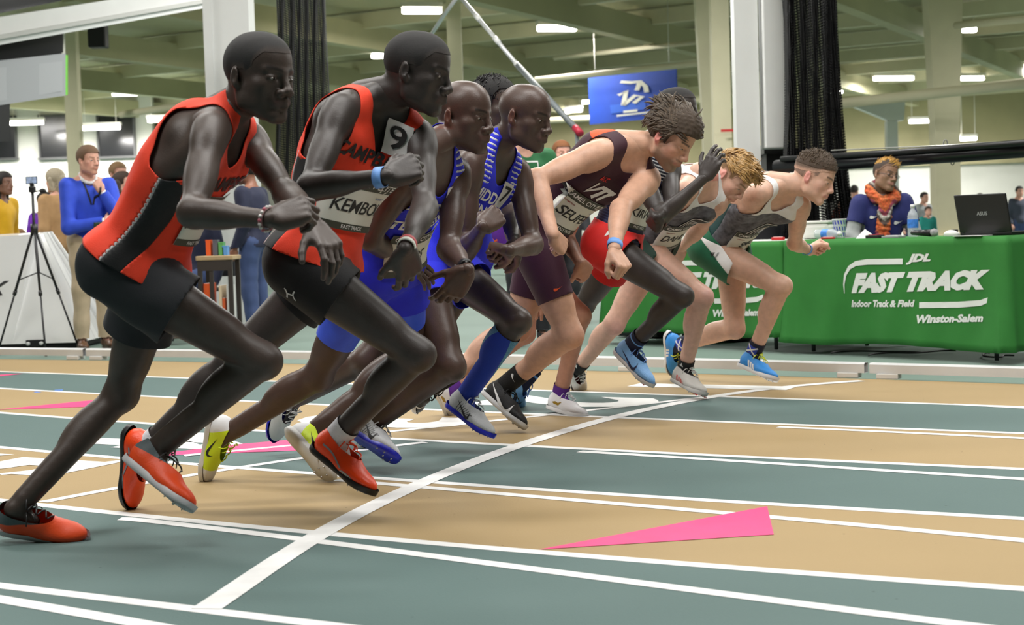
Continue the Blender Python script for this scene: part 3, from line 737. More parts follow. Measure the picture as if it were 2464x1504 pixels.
def torso_prims(po, g=0.0, bulk=1.0, cloth=False):
    k = po.k; out = []
    rows = [(0.0, (.150, .106, .112), -.004), (.20, (.131, .092, .115), .0), (.40, (.130, .096, .12), .0), (.60, (.146, .106, .13), .0), (.80, (.148, .098, .100), -.006)]
    g0 = g
    for t, r, f in rows:
        la, fw, up = po.frame(t); g = min(g0, .009) if t > .7 else g0
        out.append((Ell(po.spine(t) + fw * f * k, np.array(r) * k * np.array([bulk, bulk, 1]) + g, np.stack([la, fw, up])), 0.035))
    g = min(g0, .010)
    la, fw, up = po.frame(0.95); J = po.J
    for sd, gg in (('R', 1), ('L', -1)):
        S = J['S' + sd]
        out.append((Cap(J['N'] - up * .035 * k + la * gg * .03 * k, S - (S - J['N']) * .10, .055 * k + min(g, .004), .048 * k + min(g, .004)), 0.035))
        c, f2, u2 = po.frame(0.72)
        out.append((Ell(po.spine(.72) + c * gg * .068 * k + f2 * .062 * k, np.array([.075, .042, .062]) * k + g, np.stack([c, f2, u2])), 0.03))
        out.append((Cap(S - up * .075 * k - la * gg * .03 * k, po.spine(.45) + c * gg * .085 * k, .05 * k + g, .045 * k + g), 0.04))
    return out
def hip_prims(po, g=0.0):
    k = po.k; la, fw, up = po.frame(0.0); J = po.J; out = []
    for sd, gg in (('R', 1), ('L', -1)):
        out.append((Ell(J['H' + sd] - fw * .024 * k + up * .002, np.array([.076, .070, .084]) * k + g, np.stack([la, fw, up])), 0.04))
    return out
def leg_axes(po, sd):
    J = po.J; H, K, A = J['H' + sd], J['K' + sd], J['A' + sd]
    n = np.cross(A - K, H - K); n = n / (np.linalg.norm(A - K) * np.linalg.norm(H - K))
    w = min(1.0, np.linalg.norm(n) / 0.35)
    n = nrm(n) * (1 if n @ po.lat > 0 else -1)
    L = nrm(n * w * .55 + po.lh)
    u1 = nrm(H - K); u2 = nrm(K - A); return L, np.cross(u1, ortho(L, u1)), np.cross(u2, ortho(L, u2))
def thigh_prims(po, sd, g=0.0, b=1.0, t1=1.0):
    k = po.k * b; J = po.J; H, K = J['H' + sd], J['K' + sd]; L, kf, ks = leg_axes(po, sd)
    return [(Cap(H, lerp(H, K, t1), .080 * k + g, lerp(.080, .050, t1) * k + g), .03),
            (Cap(lerp(H, K, .22) + kf * .022 * k, lerp(H, K, .72) + kf * .012 * k, .062 * k + g, .046 * k + g), .03),
            (Cap(lerp(H, K, .2) - kf * .022 * k, lerp(H, K, .75) - kf * .012 * k, .062 * k + g, .041 * k + g), .03)]
def shank_prims(po, sd, g=0.0, b=1.0):
    k = po.k * b; J = po.J; K, A = J['K' + sd], J['A' + sd]; L, kf, ks = leg_axes(po, sd); u = nrm(K - A); l2 = ortho(L, u)
    return [(Cap(K, A, .044 * k + g, .031 * k + g), .02),
            (Ell(lerp(K, A, .28) - ks * .022 * k, np.array([.043, .042, .105]) * k + g, np.stack([l2, ks, u])), .025),
            (Ell(lerp(K, A, .33) - ks * .020 * k + l2 * .012, np.array([.034, .038, .09]) * k + g, np.stack([l2, ks, u])), .02),
            (Cap(lerp(K, A, .15) + ks * .012 * k, lerp(K, A, .9) + ks * .004, .032 * k + g, .025 * k + g), .02),
            (Cap(lerp(K, A, .62) - ks * .014 * k, A - ks * .020 * k, .021 * k + g, .017 * k + g), .02)]
def knee_prims(po, sd, b=1.0):
    k = po.k * b; K = po.J['K' + sd]; L, kf, ks = leg_axes(po, sd)
    return [(Ell(K, np.array([.050, .050, .056]) * k, np.stack([L, kf, np.cross(L, kf)])), .025), (Ell(K + nrm(kf + ks) * .034 * k, np.array([.026, .020, .028]) * k, np.stack([L, nrm(kf + ks), np.cross(L, nrm(kf + ks))])), .018)]
def arm_prims(po, sd, b=1.0, g=0.0):
    k = po.k; J = po.J; S, E, W = J['S' + sd], J['E' + sd], J['W' + sd]; gg = 1 if sd == 'R' else -1
    u1 = nrm(S - E); u2 = nrm(E - W); n = np.cross(W - E, S - E)
    n = nrm(n) if np.linalg.norm(n) > 1e-3 else po.ls; fr = ortho(W - E + 0.02 * np.cross(u1, po.ls), u1)     # biceps side
    sideax = np.cross(u1, fr); r = k * b
    return [(Ell(lerp(S, E, .12) + ortho(po.ls * gg, u1) * .006, np.array([.050, .050, .078]) * r + g, np.stack([sideax, fr, u1])), .03),
            (Cap(S, E, .044 * r + g, .034 * r + g), .02),
            (Ell(lerp(S, E, .55) + fr * .013 * r, np.array([.034, .032, .085]) * r + g, np.stack([sideax, fr, u1])), .02),
            (Ell(lerp(S, E, .48) - fr * .015 * r, np.array([.034, .032, .095]) * r + g, np.stack([sideax, fr, u1])), .02),
            (Ell(E - nrm(u2 * -1 + -u1) * 0.0, np.array([.034, .036, .036]) * r + g, np.eye(3)), .02),
            (Cap(E, W, .035 * r + g, .0235 * r + g), .02),
            (Ell(lerp(E, W, .26), np.array([.040, .034, .085]) * r + g, np.stack([nrm(n), np.cross(u2, nrm(n)), u2])), .025)]
def hand_frame(po, sd):
    J = po.J; X = nrm(J['U' + sd] - J['W' + sd]); D = ortho(np.asarray(po.sp.get('dors', {}).get(sd, (0, -1, 0.3)), float), X)
    return X, np.cross(D, X), D            # X fingers, Y thumb side of a right hand, Z dorsal
HANDS = {  # curls per finger (mcp, pip, dip) index..little, spread, thumb (yaw, down, bend)
    'fist': ([(70, 95, 55), (76, 98, 60), (80, 98, 60), (84, 95, 55)], 2, (28, 42, 45)),
    'loose': ([(42, 60, 35), (52, 68, 40), (58, 72, 42), (60, 70, 40)], 4, (38, 30, 25)),
    'relax': ([(18, 30, 18), (26, 38, 22), (32, 42, 24), (34, 42, 24)], 5, (40, 22, 15)),
    'open': ([(4, 14, 10), (8, 18, 10), (10, 20, 12), (10, 22, 12)], 10, (50, 10, 5)),
    'point': ([(22, 38, 20), (66, 85, 45), (74, 90, 50), (78, 88, 50)], 3, (26, 30, 25)),
}
def hand_field(po, sd, kind):
    k = po.k; X, Y, D = hand_frame(po, sd); m = 1 if sd == 'R' else -1; W = po.J['W' + sd]; E = po.J['E' + sd]
    def w(x, y, z): return W + (X * x + Y * (m * y) + D * z) * k
    curls, spread, th = HANDS[kind]; F = Field(); tips = []
    u = nrm(W - E)
    F.add(Cap(W - u * .055 * k, W + X * .004, .0245 * k, .0235 * k, D, .80), .012)
    mcx = (.088, .092, .087, .079); mcy = (.030, .010, -.010, -.029)
    segs = ((.042, .026, .020), (.047, .030, .021), (.043, .027, .021), (.033, .020, .018)); rad = (.0100, .0102, .0096, .0086)
    for i in range(4):
        F.add(Cap(w(.012, mcy[i] * .55, -.002), w(mcx[i], mcy[i], 0), .0155 * k, .0115 * k), .010)
    F.add(Ell(w(.050, 0, -.006), np.array([.048, .036, .013]) * k, np.stack([X, Y, D])), .012)
    F.add(Cap(w(.020, .020, -.010), w(.055, .032, -.010), .016 * k, .012 * k), .012)
    F.add(Cap(w(.018, -.020, -.010), w(.062, -.028, -.008), .014 * k, .011 * k), .012)
    for i in range(4):
        p = np.array([mcx[i], mcy[i], 0.0]); a = 0; sp = math.radians(spread * (1.5 - i) * .7)
        for j in range(3):
            a += math.radians(curls[i][j]); L = segs[i][j]
            q = p + np.array([math.cos(a) * math.cos(sp), math.cos(max(a, 0)) * math.sin(sp) if a < 1.57 else 0, -math.sin(a)]) * L
            F.add(Cap(w(*p), w(*q), rad[i] * (1 - .10 * j) * k, rad[i] * (.92 - .10 * j) * k), .004)
            p = q
        tips.append(w(*p))
    ty, td, tb = (math.radians(v) for v in th)
    p = np.array([.026, .028, -.010]); q = p + np.array([math.cos(ty) * math.cos(td), math.sin(ty), -math.sin(td) * .8]) * .036
    F.add(Cap(w(*p), w(*q), .0145 * k, .0115 * k), .010)
    ty2 = ty - tb * .6; d2 = np.array([math.cos(ty2) * math.cos(td), math.sin(ty2), -math.sin(td)])
    q2 = q + d2 * .030; F.add(Cap(w(*q), w(*q2), .0112 * k, .0100 * k), .004)
    ty3 = ty2 - tb; d3 = np.array([math.cos(ty3) * math.cos(td), math.sin(ty3), -math.sin(td)])
    q3 = q2 + d3 * .024; F.add(Cap(w(*q2), w(*q3), .0100 * k, .0085 * k), .004)
    return F, (X, Y, D), tips
def head_axes(po):
    sp = po.sp; y, p, r = (math.radians(a) for a in sp.get('face', (28, 5, 0)))
    F = V3(math.cos(y) * math.cos(p), -math.sin(y) * math.cos(p), -math.sin(p))
    U = ortho(V3(0, 0, 1) + F * 0, F); Lf = np.cross(U, F)
    U2 = U * math.cos(r) + Lf * math.sin(r); return F, np.cross(U2, F), U2
def head_field(po):
    sp = po.sp; k = sp.get('hk', 1.0) * po.k; F, L, U = head_axes(po); C = po.J['H']; A = np.stack([F, L, U])
    def w(x, y, z): return C + (F * x + L * y + U * z) * k
    fd = Field(); e = lambda c, r, kk=.015, ax=A: fd.add(Ell(w(*c), np.array(r) * k, ax), kk)
    c = lambda a, b, ra, rb, kk=.01: fd.add(Cap(w(*a), w(*b), ra * k, rb * k), kk)
    jw = sp.get('jaw', 1.0); nw = sp.get('nose', 1.0); lp = sp.get('lips', 1.0); fem = sp.get('fem', 0)
    e((-.012, 0, .040), (.097, .075, .084)); e((.022, 0, .052), (.066, .066, .066), .02)
    e((.034, 0, -.018), (.056, .057, .084), .03); e((.040, 0, -.060), (.048, .046 * jw, .045), .02)
    # neck into the trunk
    N = po.J['N']; b = w(-.030, 0, -.050)
    fd.add(Cap(N - nrm(b - N) * .03, b, .0555 * po.k * (1 - .12 * fem), .050 * po.k * (1 - .12 * fem)), .03)
    for g in (1, -1):
        c((-.004, g * .056, -.030), (.006, g * .054 * jw, -.062), .020, .018, .02)
        c((.006, g * .054 * jw, -.062), (.072, g * .014, -.094), .017, .015, .02)
        e((.052, g * .045, -.014), (.022, .020, .018), .02)                 # cheekbone
        c((.082, g * .010, .024), (.066, g * .046, .026), .010, .009, .012)    # brow
        e((.030, g * .045, -.040), (.03, .017, .035), .025)
    c((.074, -.010, -.094), (.074, .010, -.094), .0165, .0165, .015)
    for g in (1, -1):
        fd.sub(Ell(w(.096, g * .033, .006), np.array([.020, .019, .0125]) * k, A), .012)
        e((.0735, g * .033, .0065), (.0125, .0175, .0095), .003)
        c((.083, g * .020, .0125), (.076, g * .046, .0105), .0035, .0030, .004)   # upper lid
        c((.081, g * .022, -.004), (.075, g * .044, -.002), .0035, .0030, .005)
    c((.086, 0, .020), (.106, 0, -.022), .0085, .0105, .012); e((.108, 0, -.027), (.012, .0125 * nw, .0105), .006)
    for g in (1, -1): e((.098, g * .0135 * nw, -.031), (.013, .0095 * nw, .0095), .005)
    e((.082, 0, -.055), (.020, .032, .020), .015)
    for g in (1, -1):
        c((.099, 0, -.050), (.088, g * .025, -.0575), .0068 * lp, .0040 * lp, .004)
        c((.0985, 0, -.064), (.088, g * .024, -.0595), .0078 * lp, .0040 * lp, .004)
    for g in (1, -1):
        Ae = np.stack([nrm(F * .93 + L * g * .34), nrm(-F * .34 + L * g * .93), U])
        Ae[2] = np.cross(Ae[0], Ae[1]); 
        e((-.012, g * .080, .000), (.017, .0070, .028), .006, Ae); e((-.006, g * .0755, -.020), (.010, .007, .012), .005, Ae)
        fd.sub(Ell(w(-.006, g * .0885, .002), np.array([.0095, .006, .017]) * k, Ae), .004)
    return fd, (F, L, U, C, k)
def seg_dist(P, a, b):
    d = b - a; t = np.clip(((P - a) @ d) / (d @ d), 0, 1); return np.linalg.norm(P - a - t[:, None] * d, axis=1)

def build_body(po, root, skin, res=(0.009, 0.0034, 0.0035)):
    """one body mesh: trunk and limbs, hands and head sculpted at finer resolution"""
    sp = po.sp; b = sp.get('b', 1.0); J = po.J; parts = []; cols = []
    skin = np.array(skin); po.skin = skin
    F = Field()
    for p, k in torso_prims(po, 0, sp.get('bulk', 1.0)): F.add(p, k)
    for p, k in hip_prims(po): F.add(p, k)
    N = J['N']; fr, lf, U = head_axes(po); hk = sp.get('hk', 1.0) * po.k
    nb = J['H'] + (fr * -.030 - U * .050) * hk
    F.add(Cap(N - po.up * .02, nb, .056 * po.k, .046 * po.k), .03)
    for sd, g in (('R', 1), ('L', -1)):
        F.add(Cap(lerp(N, nb, .45) - fr * .01, lerp(N, J['S' + sd], .72), .030 * po.k, .036 * po.k), .03)
        if 'E' + sd in J:
            for p, k in arm_prims(po, sd, sp.get('ab', b)): F.add(p, k)
        if 'A' + sd in J and not sp.get('nolegs'):
            for p, k in thigh_prims(po, sd, 0, b) + knee_prims(po, sd, b) + shank_prims(po, sd, 0, b): F.add(p, k)
            X, Y, Z = foot_axes(po, sd); A = J['A' + sd]
            F.add(Cap(A, A + X * .05 - Z * .035, .026 * po.k, .022 * po.k), .012)
    V, Q = F.mesh(res[0])
    c = np.tile(skin, (len(V), 1))
    kn = sp.get('knee')
    if kn is not None:
        for sd in 'RL':
            if 'K' + sd in J:
                L, kf, ks = leg_axes(po, sd); w = np.exp(-(np.linalg.norm(V - J['K' + sd] - nrm(kf + ks) * .035, axis=1) / .045) ** 2)[:, None]
                c = c * (1 - w * .5) + np.array(kn) * w * .5
    parts.append((V, [Q])); cols.append(c)
    for sd in 'RL':
        if 'U' + sd not in J: continue
        Fh, (X, Y, D), tips = hand_field(po, sd, sp.get('hand', {}).get(sd, 'loose'))
        V, Q = Fh.mesh(res[2]); nn = vnormals(V, Q)
        w = np.clip(-(nn @ D) * 1.2 - .1, 0, 1)[:, None] * np.clip(((V - J['W' + sd]) @ X) / .03, 0, 1)[:, None]
        pc = np.array(sp.get('palm', tuple(skin * 1.6 + .03)))
        c = skin * (1 - w) + pc * w
        for t in tips:
            w = np.exp(-(np.linalg.norm(V - t - D * .004, axis=1) / .008) ** 2)[:, None]; c = c * (1 - w * .5) + pc * w * .5
        parts.append((V, [Q])); cols.append(c)
    fd, (Fx, Lx, Ux, C, k) = head_field(po); po.hf = fd; po.hx = (Fx, Lx, Ux, C, k)
    V, Q = fd.mesh(res[1]); R = (V - C) / k; q = np.stack([R @ Fx, R @ Lx, R @ Ux], 1)
    c = np.tile(skin, (len(V), 1)); lipc = np.array(sp.get('lipc', tuple(skin * np.array([1.25, .95, .95]))))
    for g in (1, -1):
        for a, bb, r in (((.099, 0, -.050), (.088, g * .024, -.0575), .0085), ((.0985, 0, -.064), (.088, g * .023, -.0595), .0085)):
            w = np.clip(1.6 - seg_dist(q, V3(*a), V3(*bb)) / r * 1.3, 0, 1)[:, None]; c = c * (1 - w) + lipc * w
        brc = np.array(sp.get('browc', (.012, .010, .009)))
        w = np.clip(1.5 - np.abs(q[:, 2] - (.0265 + .006 * np.clip((np.abs(q[:, 1]) - .012) / .03, 0, 1))) / .0042, 0, 1) * ((q[:, 1] * g > .010) & (q[:, 1] * g < .052) & (q[:, 0] > .05))
        c = c * (1 - w[:, None] * .85) + brc * w[:, None] * .85
    if sp.get('beard'):
        bc, bs = sp['beard']
        w = np.clip((-.030 - q[:, 2]) / .02 + np.clip(.02 - q[:, 0], -.03, .02) * 10, 0, 1) * np.clip((q[:, 0] + .005) / .02, 0, 1) * np.clip((q[:, 2] + .125) / .02, 0, 1)
        w = np.clip(w + np.clip(1 - np.abs(q[:, 2] + .043) / .006, 0, 1) * (q[:, 0] > .07) * (np.abs(q[:, 1]) < .03), 0, 1) * bs
        lipm = np.zeros(len(q))
        for g in (1, -1):
            lipm = np.maximum(lipm, np.clip(1.4 - seg_dist(q, V3(.099, 0, -.057), V3(.088, g * .022, -.0585)) / .010, 0, 1))
        w = (w * (1 - lipm))[:, None]; c = c * (1 - w) + np.array(bc) * w
    ec = sp.get('earc')
    if ec is not None:
        w = np.clip((np.abs(q[:, 1]) - .072) / .008, 0, 1)[:, None] * ((np.abs(q[:, 0] + .01) < .032) & (np.abs(q[:, 2]) < .04))[:, None]; c = c * (1 - w) + np.array(ec) * w
    rc = sp.get('cheekc')
    if rc is not None:
        for ctr, rr in (((.06, .045, -.025), .03), ((.06, -.045, -.025), .03), ((.112, 0, -.028), .016)):
            w = np.exp(-(np.linalg.norm(q - V3(*ctr), axis=1) / rr) ** 2)[:, None] * .6; c = c * (1 - w) + np.array(rc) * w
    parts.append((V, [Q])); cols.append(c)
    V, Fs = merge_np(parts)
    m = mat('skin_%d' % (sp['id'],), skin, rough=sp.get('srough', 0.47), attr=True, noise=0.10, nscale=38, bump=0.06, bscale=240, sss=sp.get('sss', 0.0), spec=0.45)
    ob = put('body', npmesh('body', V, Fs, np.concatenate(cols)), m, root)
    # eyes
    for g in (1, -1):
        u = np.linspace(0, 2 * np.pi, 20, endpoint=False); v = np.linspace(0.05, np.pi - .05, 13)
        uu, vv = np.meshgrid(u, v); d = np.stack([np.cos(vv), np.sin(vv) * np.cos(uu), np.sin(vv) * np.sin(uu)], -1).reshape(-1, 3)
        pos = np.array([.0775, g * .033, .0050]) + d * np.array([.0098, .0125, .0056])
        Vw = C + k * (pos[:, :1] * Fx + pos[:, 1:2] * Lx + pos[:, 2:] * Ux)
        gz = sp.get('gaze', (0.0, 0.0)); ang = np.hypot(pos[:, 1] - g * .033 - gz[0], pos[:, 2] - .005 - gz[1])
        cc = np.where((ang < .0052)[:, None], np.array([.012, .008, .006]), np.array(sp.get('sclera', (.36, .33, .31))))
        Q = np.array([(i * 20 + j, i * 20 + (j + 1) % 20, (i + 1) * 20 + (j + 1) % 20, (i + 1) * 20 + j) for i in range(12) for j in range(20)])
        put('eye', npmesh('eye', Vw, Q, cc), mat('eye', rough=.15, attr=True), root)
    return ob
def foot_axes(po, sd):
    J = po.J; L, kf, ks = leg_axes(po, sd); v = nrm(J['T' + sd] - J['A' + sd]); L = nrm(np.cross(v, ks + nrm(J['K' + sd] - J['A' + sd])))
    a = math.radians(po.sp.get('foota', {}).get(sd, 18)); u = np.cross(v, L)
    # L = person's right; v x right = -up ...
    Z = -u; X = nrm(v * math.cos(a) + Z * math.sin(a)); Z = nrm(Z * math.cos(a) - v * math.sin(a))
    return X, np.cross(Z, X), Z
def shaved_hair(po, root, col, thick=0.002, line=None, rough=.75, name='hair', h=.0048, top=0.0, noise=0.0, m=None, fade=.020):
    Fx, L, U, C, k = po.hx; A = np.stack([Fx, L, U]); w = lambda x, y, z: C + (Fx * x + L * y + U * z) * k
    F = Field(); F.add(Ell(w(-.012, 0, .040 + top * .5), (np.array([.097, .075, .084 + top * .5]) + thick) * k, A)); F.add(Ell(w(.022, 0, .052 + top * .6), (np.array([.066, .066, .066 + top * .4]) + thick) * k, A), .02)
    if noise: F.disp = wrinkle(noise, 220, 3, 7)
    V, Q = F.mesh(h * po.k); q = np.stack([((V - C) / k) @ a for a in A], 1)
    ln = line or [(-.13, -.052), (-.07, -.050), (-.040, -.030), (-.028, .020), (.012, .024), (.020, .004), (.032, .006), (.040, .045), (.062, .072), (.12, .074)]
    zl = np.interp(q[:, 0], [a for a, _ in ln], [b for _, b in ln])
    V2, T = clip_mesh(V, Q, zl - q[:, 2])
    q = np.stack([((V2 - C) / k) @ a for a in A], 1); up_ = np.clip((q[:, 2] - np.interp(q[:, 0], [a for a, _ in ln], [b for _, b in ln])) / fade, 0, 1)[:, None]
    cc = np.array(getattr(po, 'skin', col)) * (1 - up_) + np.array(m.diffuse_color[:3] if m is not None else col) * up_ if thick < .005 else np.tile(np.array(col), (len(V2), 1))
    if m is not None and thick >= .005: return put(name, npmesh(name, V2, T), m, root)
    return put(name, npmesh(name, V2, T, cc), mat('cropped_hair_%d' % po.sp['id'], col, rough=rough, attr=True, noise=.3, nscale=300, bump=.3, bscale=900), root)
def strands(po, root, col, spec, n, length, rad=.0022, seed=1, name='hair', curl=0.0, m=None, off=0.0):
    """locks of hair: tapered bent tufts rooted on the scalp; spec(q, nrm)-> comb direction or None (head-local)"""
    Fx, L, U, C, k = po.hx; rs = np.random.RandomState(seed); A = np.stack([Fx, L, U]); parts = []
    cnt = 0
    while cnt < n:
        d = rs.normal(size=3); d /= np.linalg.norm(d)
        if d[2] < -.3: continue
        base = np.array([-.010, 0, .042]) + d * (np.array([.097, .075, .084]) + off)
        r = spec(base, d, rs)
        if r is None: continue
        comb, lf, ht = r; cnt += 1
        Ln = length * lf * rs.uniform(.75, 1.2); pts = [base - d * .004]; dirn = nrm(d * ht + comb)
        ph = rs.uniform(0, 6.28)
        for i in range(1, 6):
            dirn = nrm(dirn + comb * .35 - d * .10 * i * (1 if ht < .9 else .3) + rs.normal(size=3) * .10 + curl * np.array([math.cos(ph + 1.9 * i), math.sin(ph + 1.9 * i), 0.3]))
            p = pts[-1] + dirn * Ln / 5
            e = (p - np.array([-.010, 0, .042])) / (np.array([.097, .075, .084]) + off + .003); le = np.linalg.norm(e)
            if le < 1: p = np.array([-.010, 0, .042]) + e / le * (np.array([.097, .075, .084]) + off + .003)
            pts.append(p)
        P = C + k * (np.array(pts) @ A)
        rr = rad * k * np.array([.9, 1.2, 1.15, .95, .65, .15]) * rs.uniform(.7, 1.3)
        V, F, T = tube_np(P, rr, 5, False); parts.append((V, [F]))
    V, Fs = merge_np(parts)
    o = put(name, npmesh(name, V, Fs), m or mat('hair_%02x%02x%02x' % tuple(int(255 * min(1, c)) for c in col), col, rough=.5, noise=.4, nscale=120), root); o['kind'] = 'stuff'
    return o

# ------------------------------------------------------------------ clothes
def trunk_coords(po, P):
    la = nrm(po.lh + po.ls); la = ortho(la, po.up); fw = np.cross(po.up, la); d = P - po.J['P']
    return d @ la / po.k, d @ po.up / po.k, d @ fw / po.k
def leg_param(po, P, sd):
    H, K = po.J['H' + sd], po.J['K' + sd]; d = K - H; return ((P - H) @ d) / (d @ d)
def leg_side(po, P, t1=.75):
    J = po.J; return seg_dist(P, J['HR'], lerp(J['HR'], J['KR'], t1)) < seg_dist(P, J['HL'], lerp(J['HL'], J['KL'], t1))
def singlet(po, root, m, g=.009, hem=-.02, strap=(.055, .105), neck=(.075, .12, .05), vneck=False, res=.0095, amp=.0022, drape=0.0, seed=1, name='singlet', armv=(.25, .45), armw=.175, hemslope=0.0, parts=None, bulk=1.0, over=True):
    """sleeveless top; parts = list of (name, cutter(P,u,v,w)->f<0 keep, material) coloured panels that are cut out"""
    F = Field()
    for p, k in torso_prims(po, g, bulk): F.add(p, k)
    for p, k in hip_prims(po, g): F.add(p, k)
    N = po.J['N']; fr, lf, U = head_axes(po); nb = po.J['H'] + (fr * -.030 - U * .050) * po.sp.get('hk', 1.0) * po.k
    F.add(Cap(N - po.up * .02, lerp(N, nb, .5), .056 * po.k + .004, .051 * po.k + .004), .03)
    for sd in 'RL':
        F.add(Cap(lerp(N, nb, .45) - fr * .01, lerp(N, po.J['S' + sd], .72), .030 * po.k + .005, .036 * po.k + .005), .03)
        if over: F.add(Cap(po.J['H' + sd], lerp(po.J['H' + sd], po.J['K' + sd], .16), .084 * po.k + g + .003, .080 * po.k + g + .003), .03)
    if drape:
        la, fw, up = po.frame(0.1); F.add(Ell(po.spine(.12) + fw * .03 + V3(0, 0, -drape), np.array([.13, .09, .12]) * po.k + g, np.stack([la, fw, up])), .05)
    F.disp = wrinkle(amp, 55, seed, 6, po.up)
    po.top = F
    V, Q = F.mesh(res)
    def f(P):
        u, v, w = trunk_coords(po, P); au = np.abs(u)
        vN = np.linalg.norm(po.J['N'] - po.J['P']) / po.k
        t = np.clip((v - armv[0]) / (armv[1] - armv[0]), 0, 1)
        arm = au - (armw + (strap[1] - armw) * np.clip(t, 0, 1) + (v < armv[0]) * .2)
        dep = np.where(w > -.01, neck[1], neck[2])
        if vneck: nk = np.where(w > -.01, neck[0] * (v - (vN - neck[1])) / neck[1] - au, 1 - np.sqrt((au / neck[0]) ** 2 + ((v - vN - .01) / neck[2]) ** 2))
        else: nk = (1 - np.sqrt((au / neck[0]) ** 2 + (np.minimum(v - vN - .0, 0) / dep) ** 2)) * .1
        return np.maximum(np.maximum(arm, nk), (hem + hemslope * w) - v)
    fv = f(V)
    out = []
    base = None
    cuts = parts or []
    def panel(nm, VV, TT, mm, parent):
        o = put(nm, npmesh(nm, VV, TT), mm, parent); solidify(o, .003)
        if 'stripes' in nm: o['kind'] = 'stuff'
        return o
    V1, T1 = clip_mesh(V, Q, fv)
    rest = (V1, T1)
    pend = []
    for nm, cf, mm in cuts:
        fv = cf(rest[0], *trunk_coords(po, rest[0]))
        a = clip_mesh(rest[0], rest[1], fv); b = clip_mesh(rest[0], rest[1], -fv)
        if len(a[1]): pend.append((nm, a, mm))
        rest = b
    base = panel(name, rest[0], rest[1], m, root)
    for nm, a, mm in pend: panel(nm, a[0], a[1], mm, base)
    return base
def shorts(po, root, m, hem=.38, waist=.105, g=.012, flare=.020, b=1.0, res=.0095, seed=2, amp=.003, name='shorts', slit=None, parts=None, hemR=None, hemL=None):
    F = Field(); J = po.J
    for p, k in torso_prims(po, g, po.sp.get('bulk', 1.0))[:2]: F.add(p, k)
    for p, k in hip_prims(po, g): F.add(p, k)
    for sd in 'RL':
        H, K = J['H' + sd], J['K' + sd]; L, kf, ks = leg_axes(po, sd); k = po.k * b
        e = {'R': hemR, 'L': hemL}[sd] or hem
        F.add(Cap(H, lerp(H, K, e + .12), .082 * k + g, .076 * k + g + flare), .03)
        F.add(Cap(lerp(H, K, .15) + kf * .02 * k, lerp(H, K, e + .1) + kf * .02 * k, .064 * k + g, .060 * k + g + flare * .7), .03)
        F.add(Cap(lerp(H, K, .15) - kf * .022 * k, lerp(H, K, e + .1) - kf * .022 * k, .066 * k + g, .060 * k + g + flare), .03)
    F.disp = wrinkle(amp, 48, seed, 6, J['HR'] - J['KR']); po.bot = F
    V, Q = F.mesh(res)
    def f(P):
        u, v, w = trunk_coords(po, P); side = leg_side(po, P, .5); fl = np.full(len(P), -1.0)
        for sd, msk in (('R', side), ('L', ~side)):
            e = {'R': hemR, 'L': hemL}[sd] or hem; H, K = J['H' + sd], J['K' + sd]; L, kf, ks = leg_axes(po, sd)
            t = leg_param(po, P, sd); lat = ((P - lerp(H, K, e)) @ (po.lh * (1 if sd == 'R' else -1)))
            ee = e
            if slit: ee = e - slit[0] * np.exp(-((((P - H) @ kf)) / .05) ** 2) * np.clip((lat - .02) / .04, 0, 1)
            fl = np.where(msk, (t - ee) * .4, fl)
        return np.maximum(fl, v - waist)
    rest = clip_mesh(V, Q, f(V)); pend = []
    for nm, cf, mm in (parts or []):
        fv = cf(rest[0]); a = clip_mesh(rest[0], rest[1], fv); rest = clip_mesh(rest[0], rest[1], -fv)
        if len(a[1]): pend.append((nm, a, mm))
    o = put(name, npmesh(name, *rest), m, root); solidify(o, .003)
    for nm, a, mm in pend: solidify(put(nm, npmesh(nm, *a), mm, o), .003)
    return o
def tights(po, root, m, hem=.62, waist=.1, g=.005, b=1.0, res=.0105, name='half_tights'):
    F = Field()
    for p, k in torso_prims(po, g)[:2]: F.add(p, k)
    for p, k in hip_prims(po, g): F.add(p, k)
    for sd in 'RL':
        for p, k in thigh_prims(po, sd, g, b): F.add(p, k)
    V, Q = F.mesh(res); side = leg_side(po, V, 1.0)
    t = np.where(side, leg_param(po, V, 'R'), leg_param(po, V, 'L')); u, v, w = trunk_coords(po, V)
    if getattr(po, 'bot', None) is None: po.bot = F
    o = put(name, npmesh(name, *clip_mesh(V, Q, np.maximum((t - hem) * .4, v - waist))), m, root); return solidify(o, .002)
def sock(po, root, sd, m, top=.8, g=.004, b=1.0, res=.0068, name='sock', bands=None):
    F = Field(); J = po.J
    for p, k in shank_prims(po, sd, g, b): F.add(p, k)
    X, Y, Z = foot_axes(po, sd); A = J['A' + sd]; F.add(Cap(A, A + X * .05 - Z * .035, .026 * po.k + g, .02 * po.k + g), .012)
    V, Q = F.mesh(res); K = J['K' + sd]; d = A - K
    def tp(P): return ((P - K) @ d) / (d @ d)
    po.sockf = F
    rest = clip_mesh(V, Q, top - tp(V)); pend = []
    for nm, cf, mm in (bands or []):
        fv = cf(rest[0], tp(rest[0])); a = clip_mesh(rest[0], rest[1], fv); rest = clip_mesh(rest[0], rest[1], -fv)
        if len(a[1]): pend.append((nm, a, mm))
    o = put(name, npmesh(name, *rest), m, root)
    for nm, a, mm in pend: put(nm, npmesh(nm, *a), mm, o)
    return o
_shoe_cache = {}
def shoe_field():
    F = Field()
    F.add(Ell((.048, 0, .046), (.046, .034, .046)), .02); F.add(Ell((.115, 0, .040), (.078, .037, .040)), .03)
    F.add(Ell((.195, .002, .028), (.078, .043, .027)), .03); F.add(Cap((.052, 0, .05), (.060, 0, .105), .036, .036), .02)
    F.add(Cap((.075, 0, .085), (.135, 0, .060), .028, .026), .025)
    return F
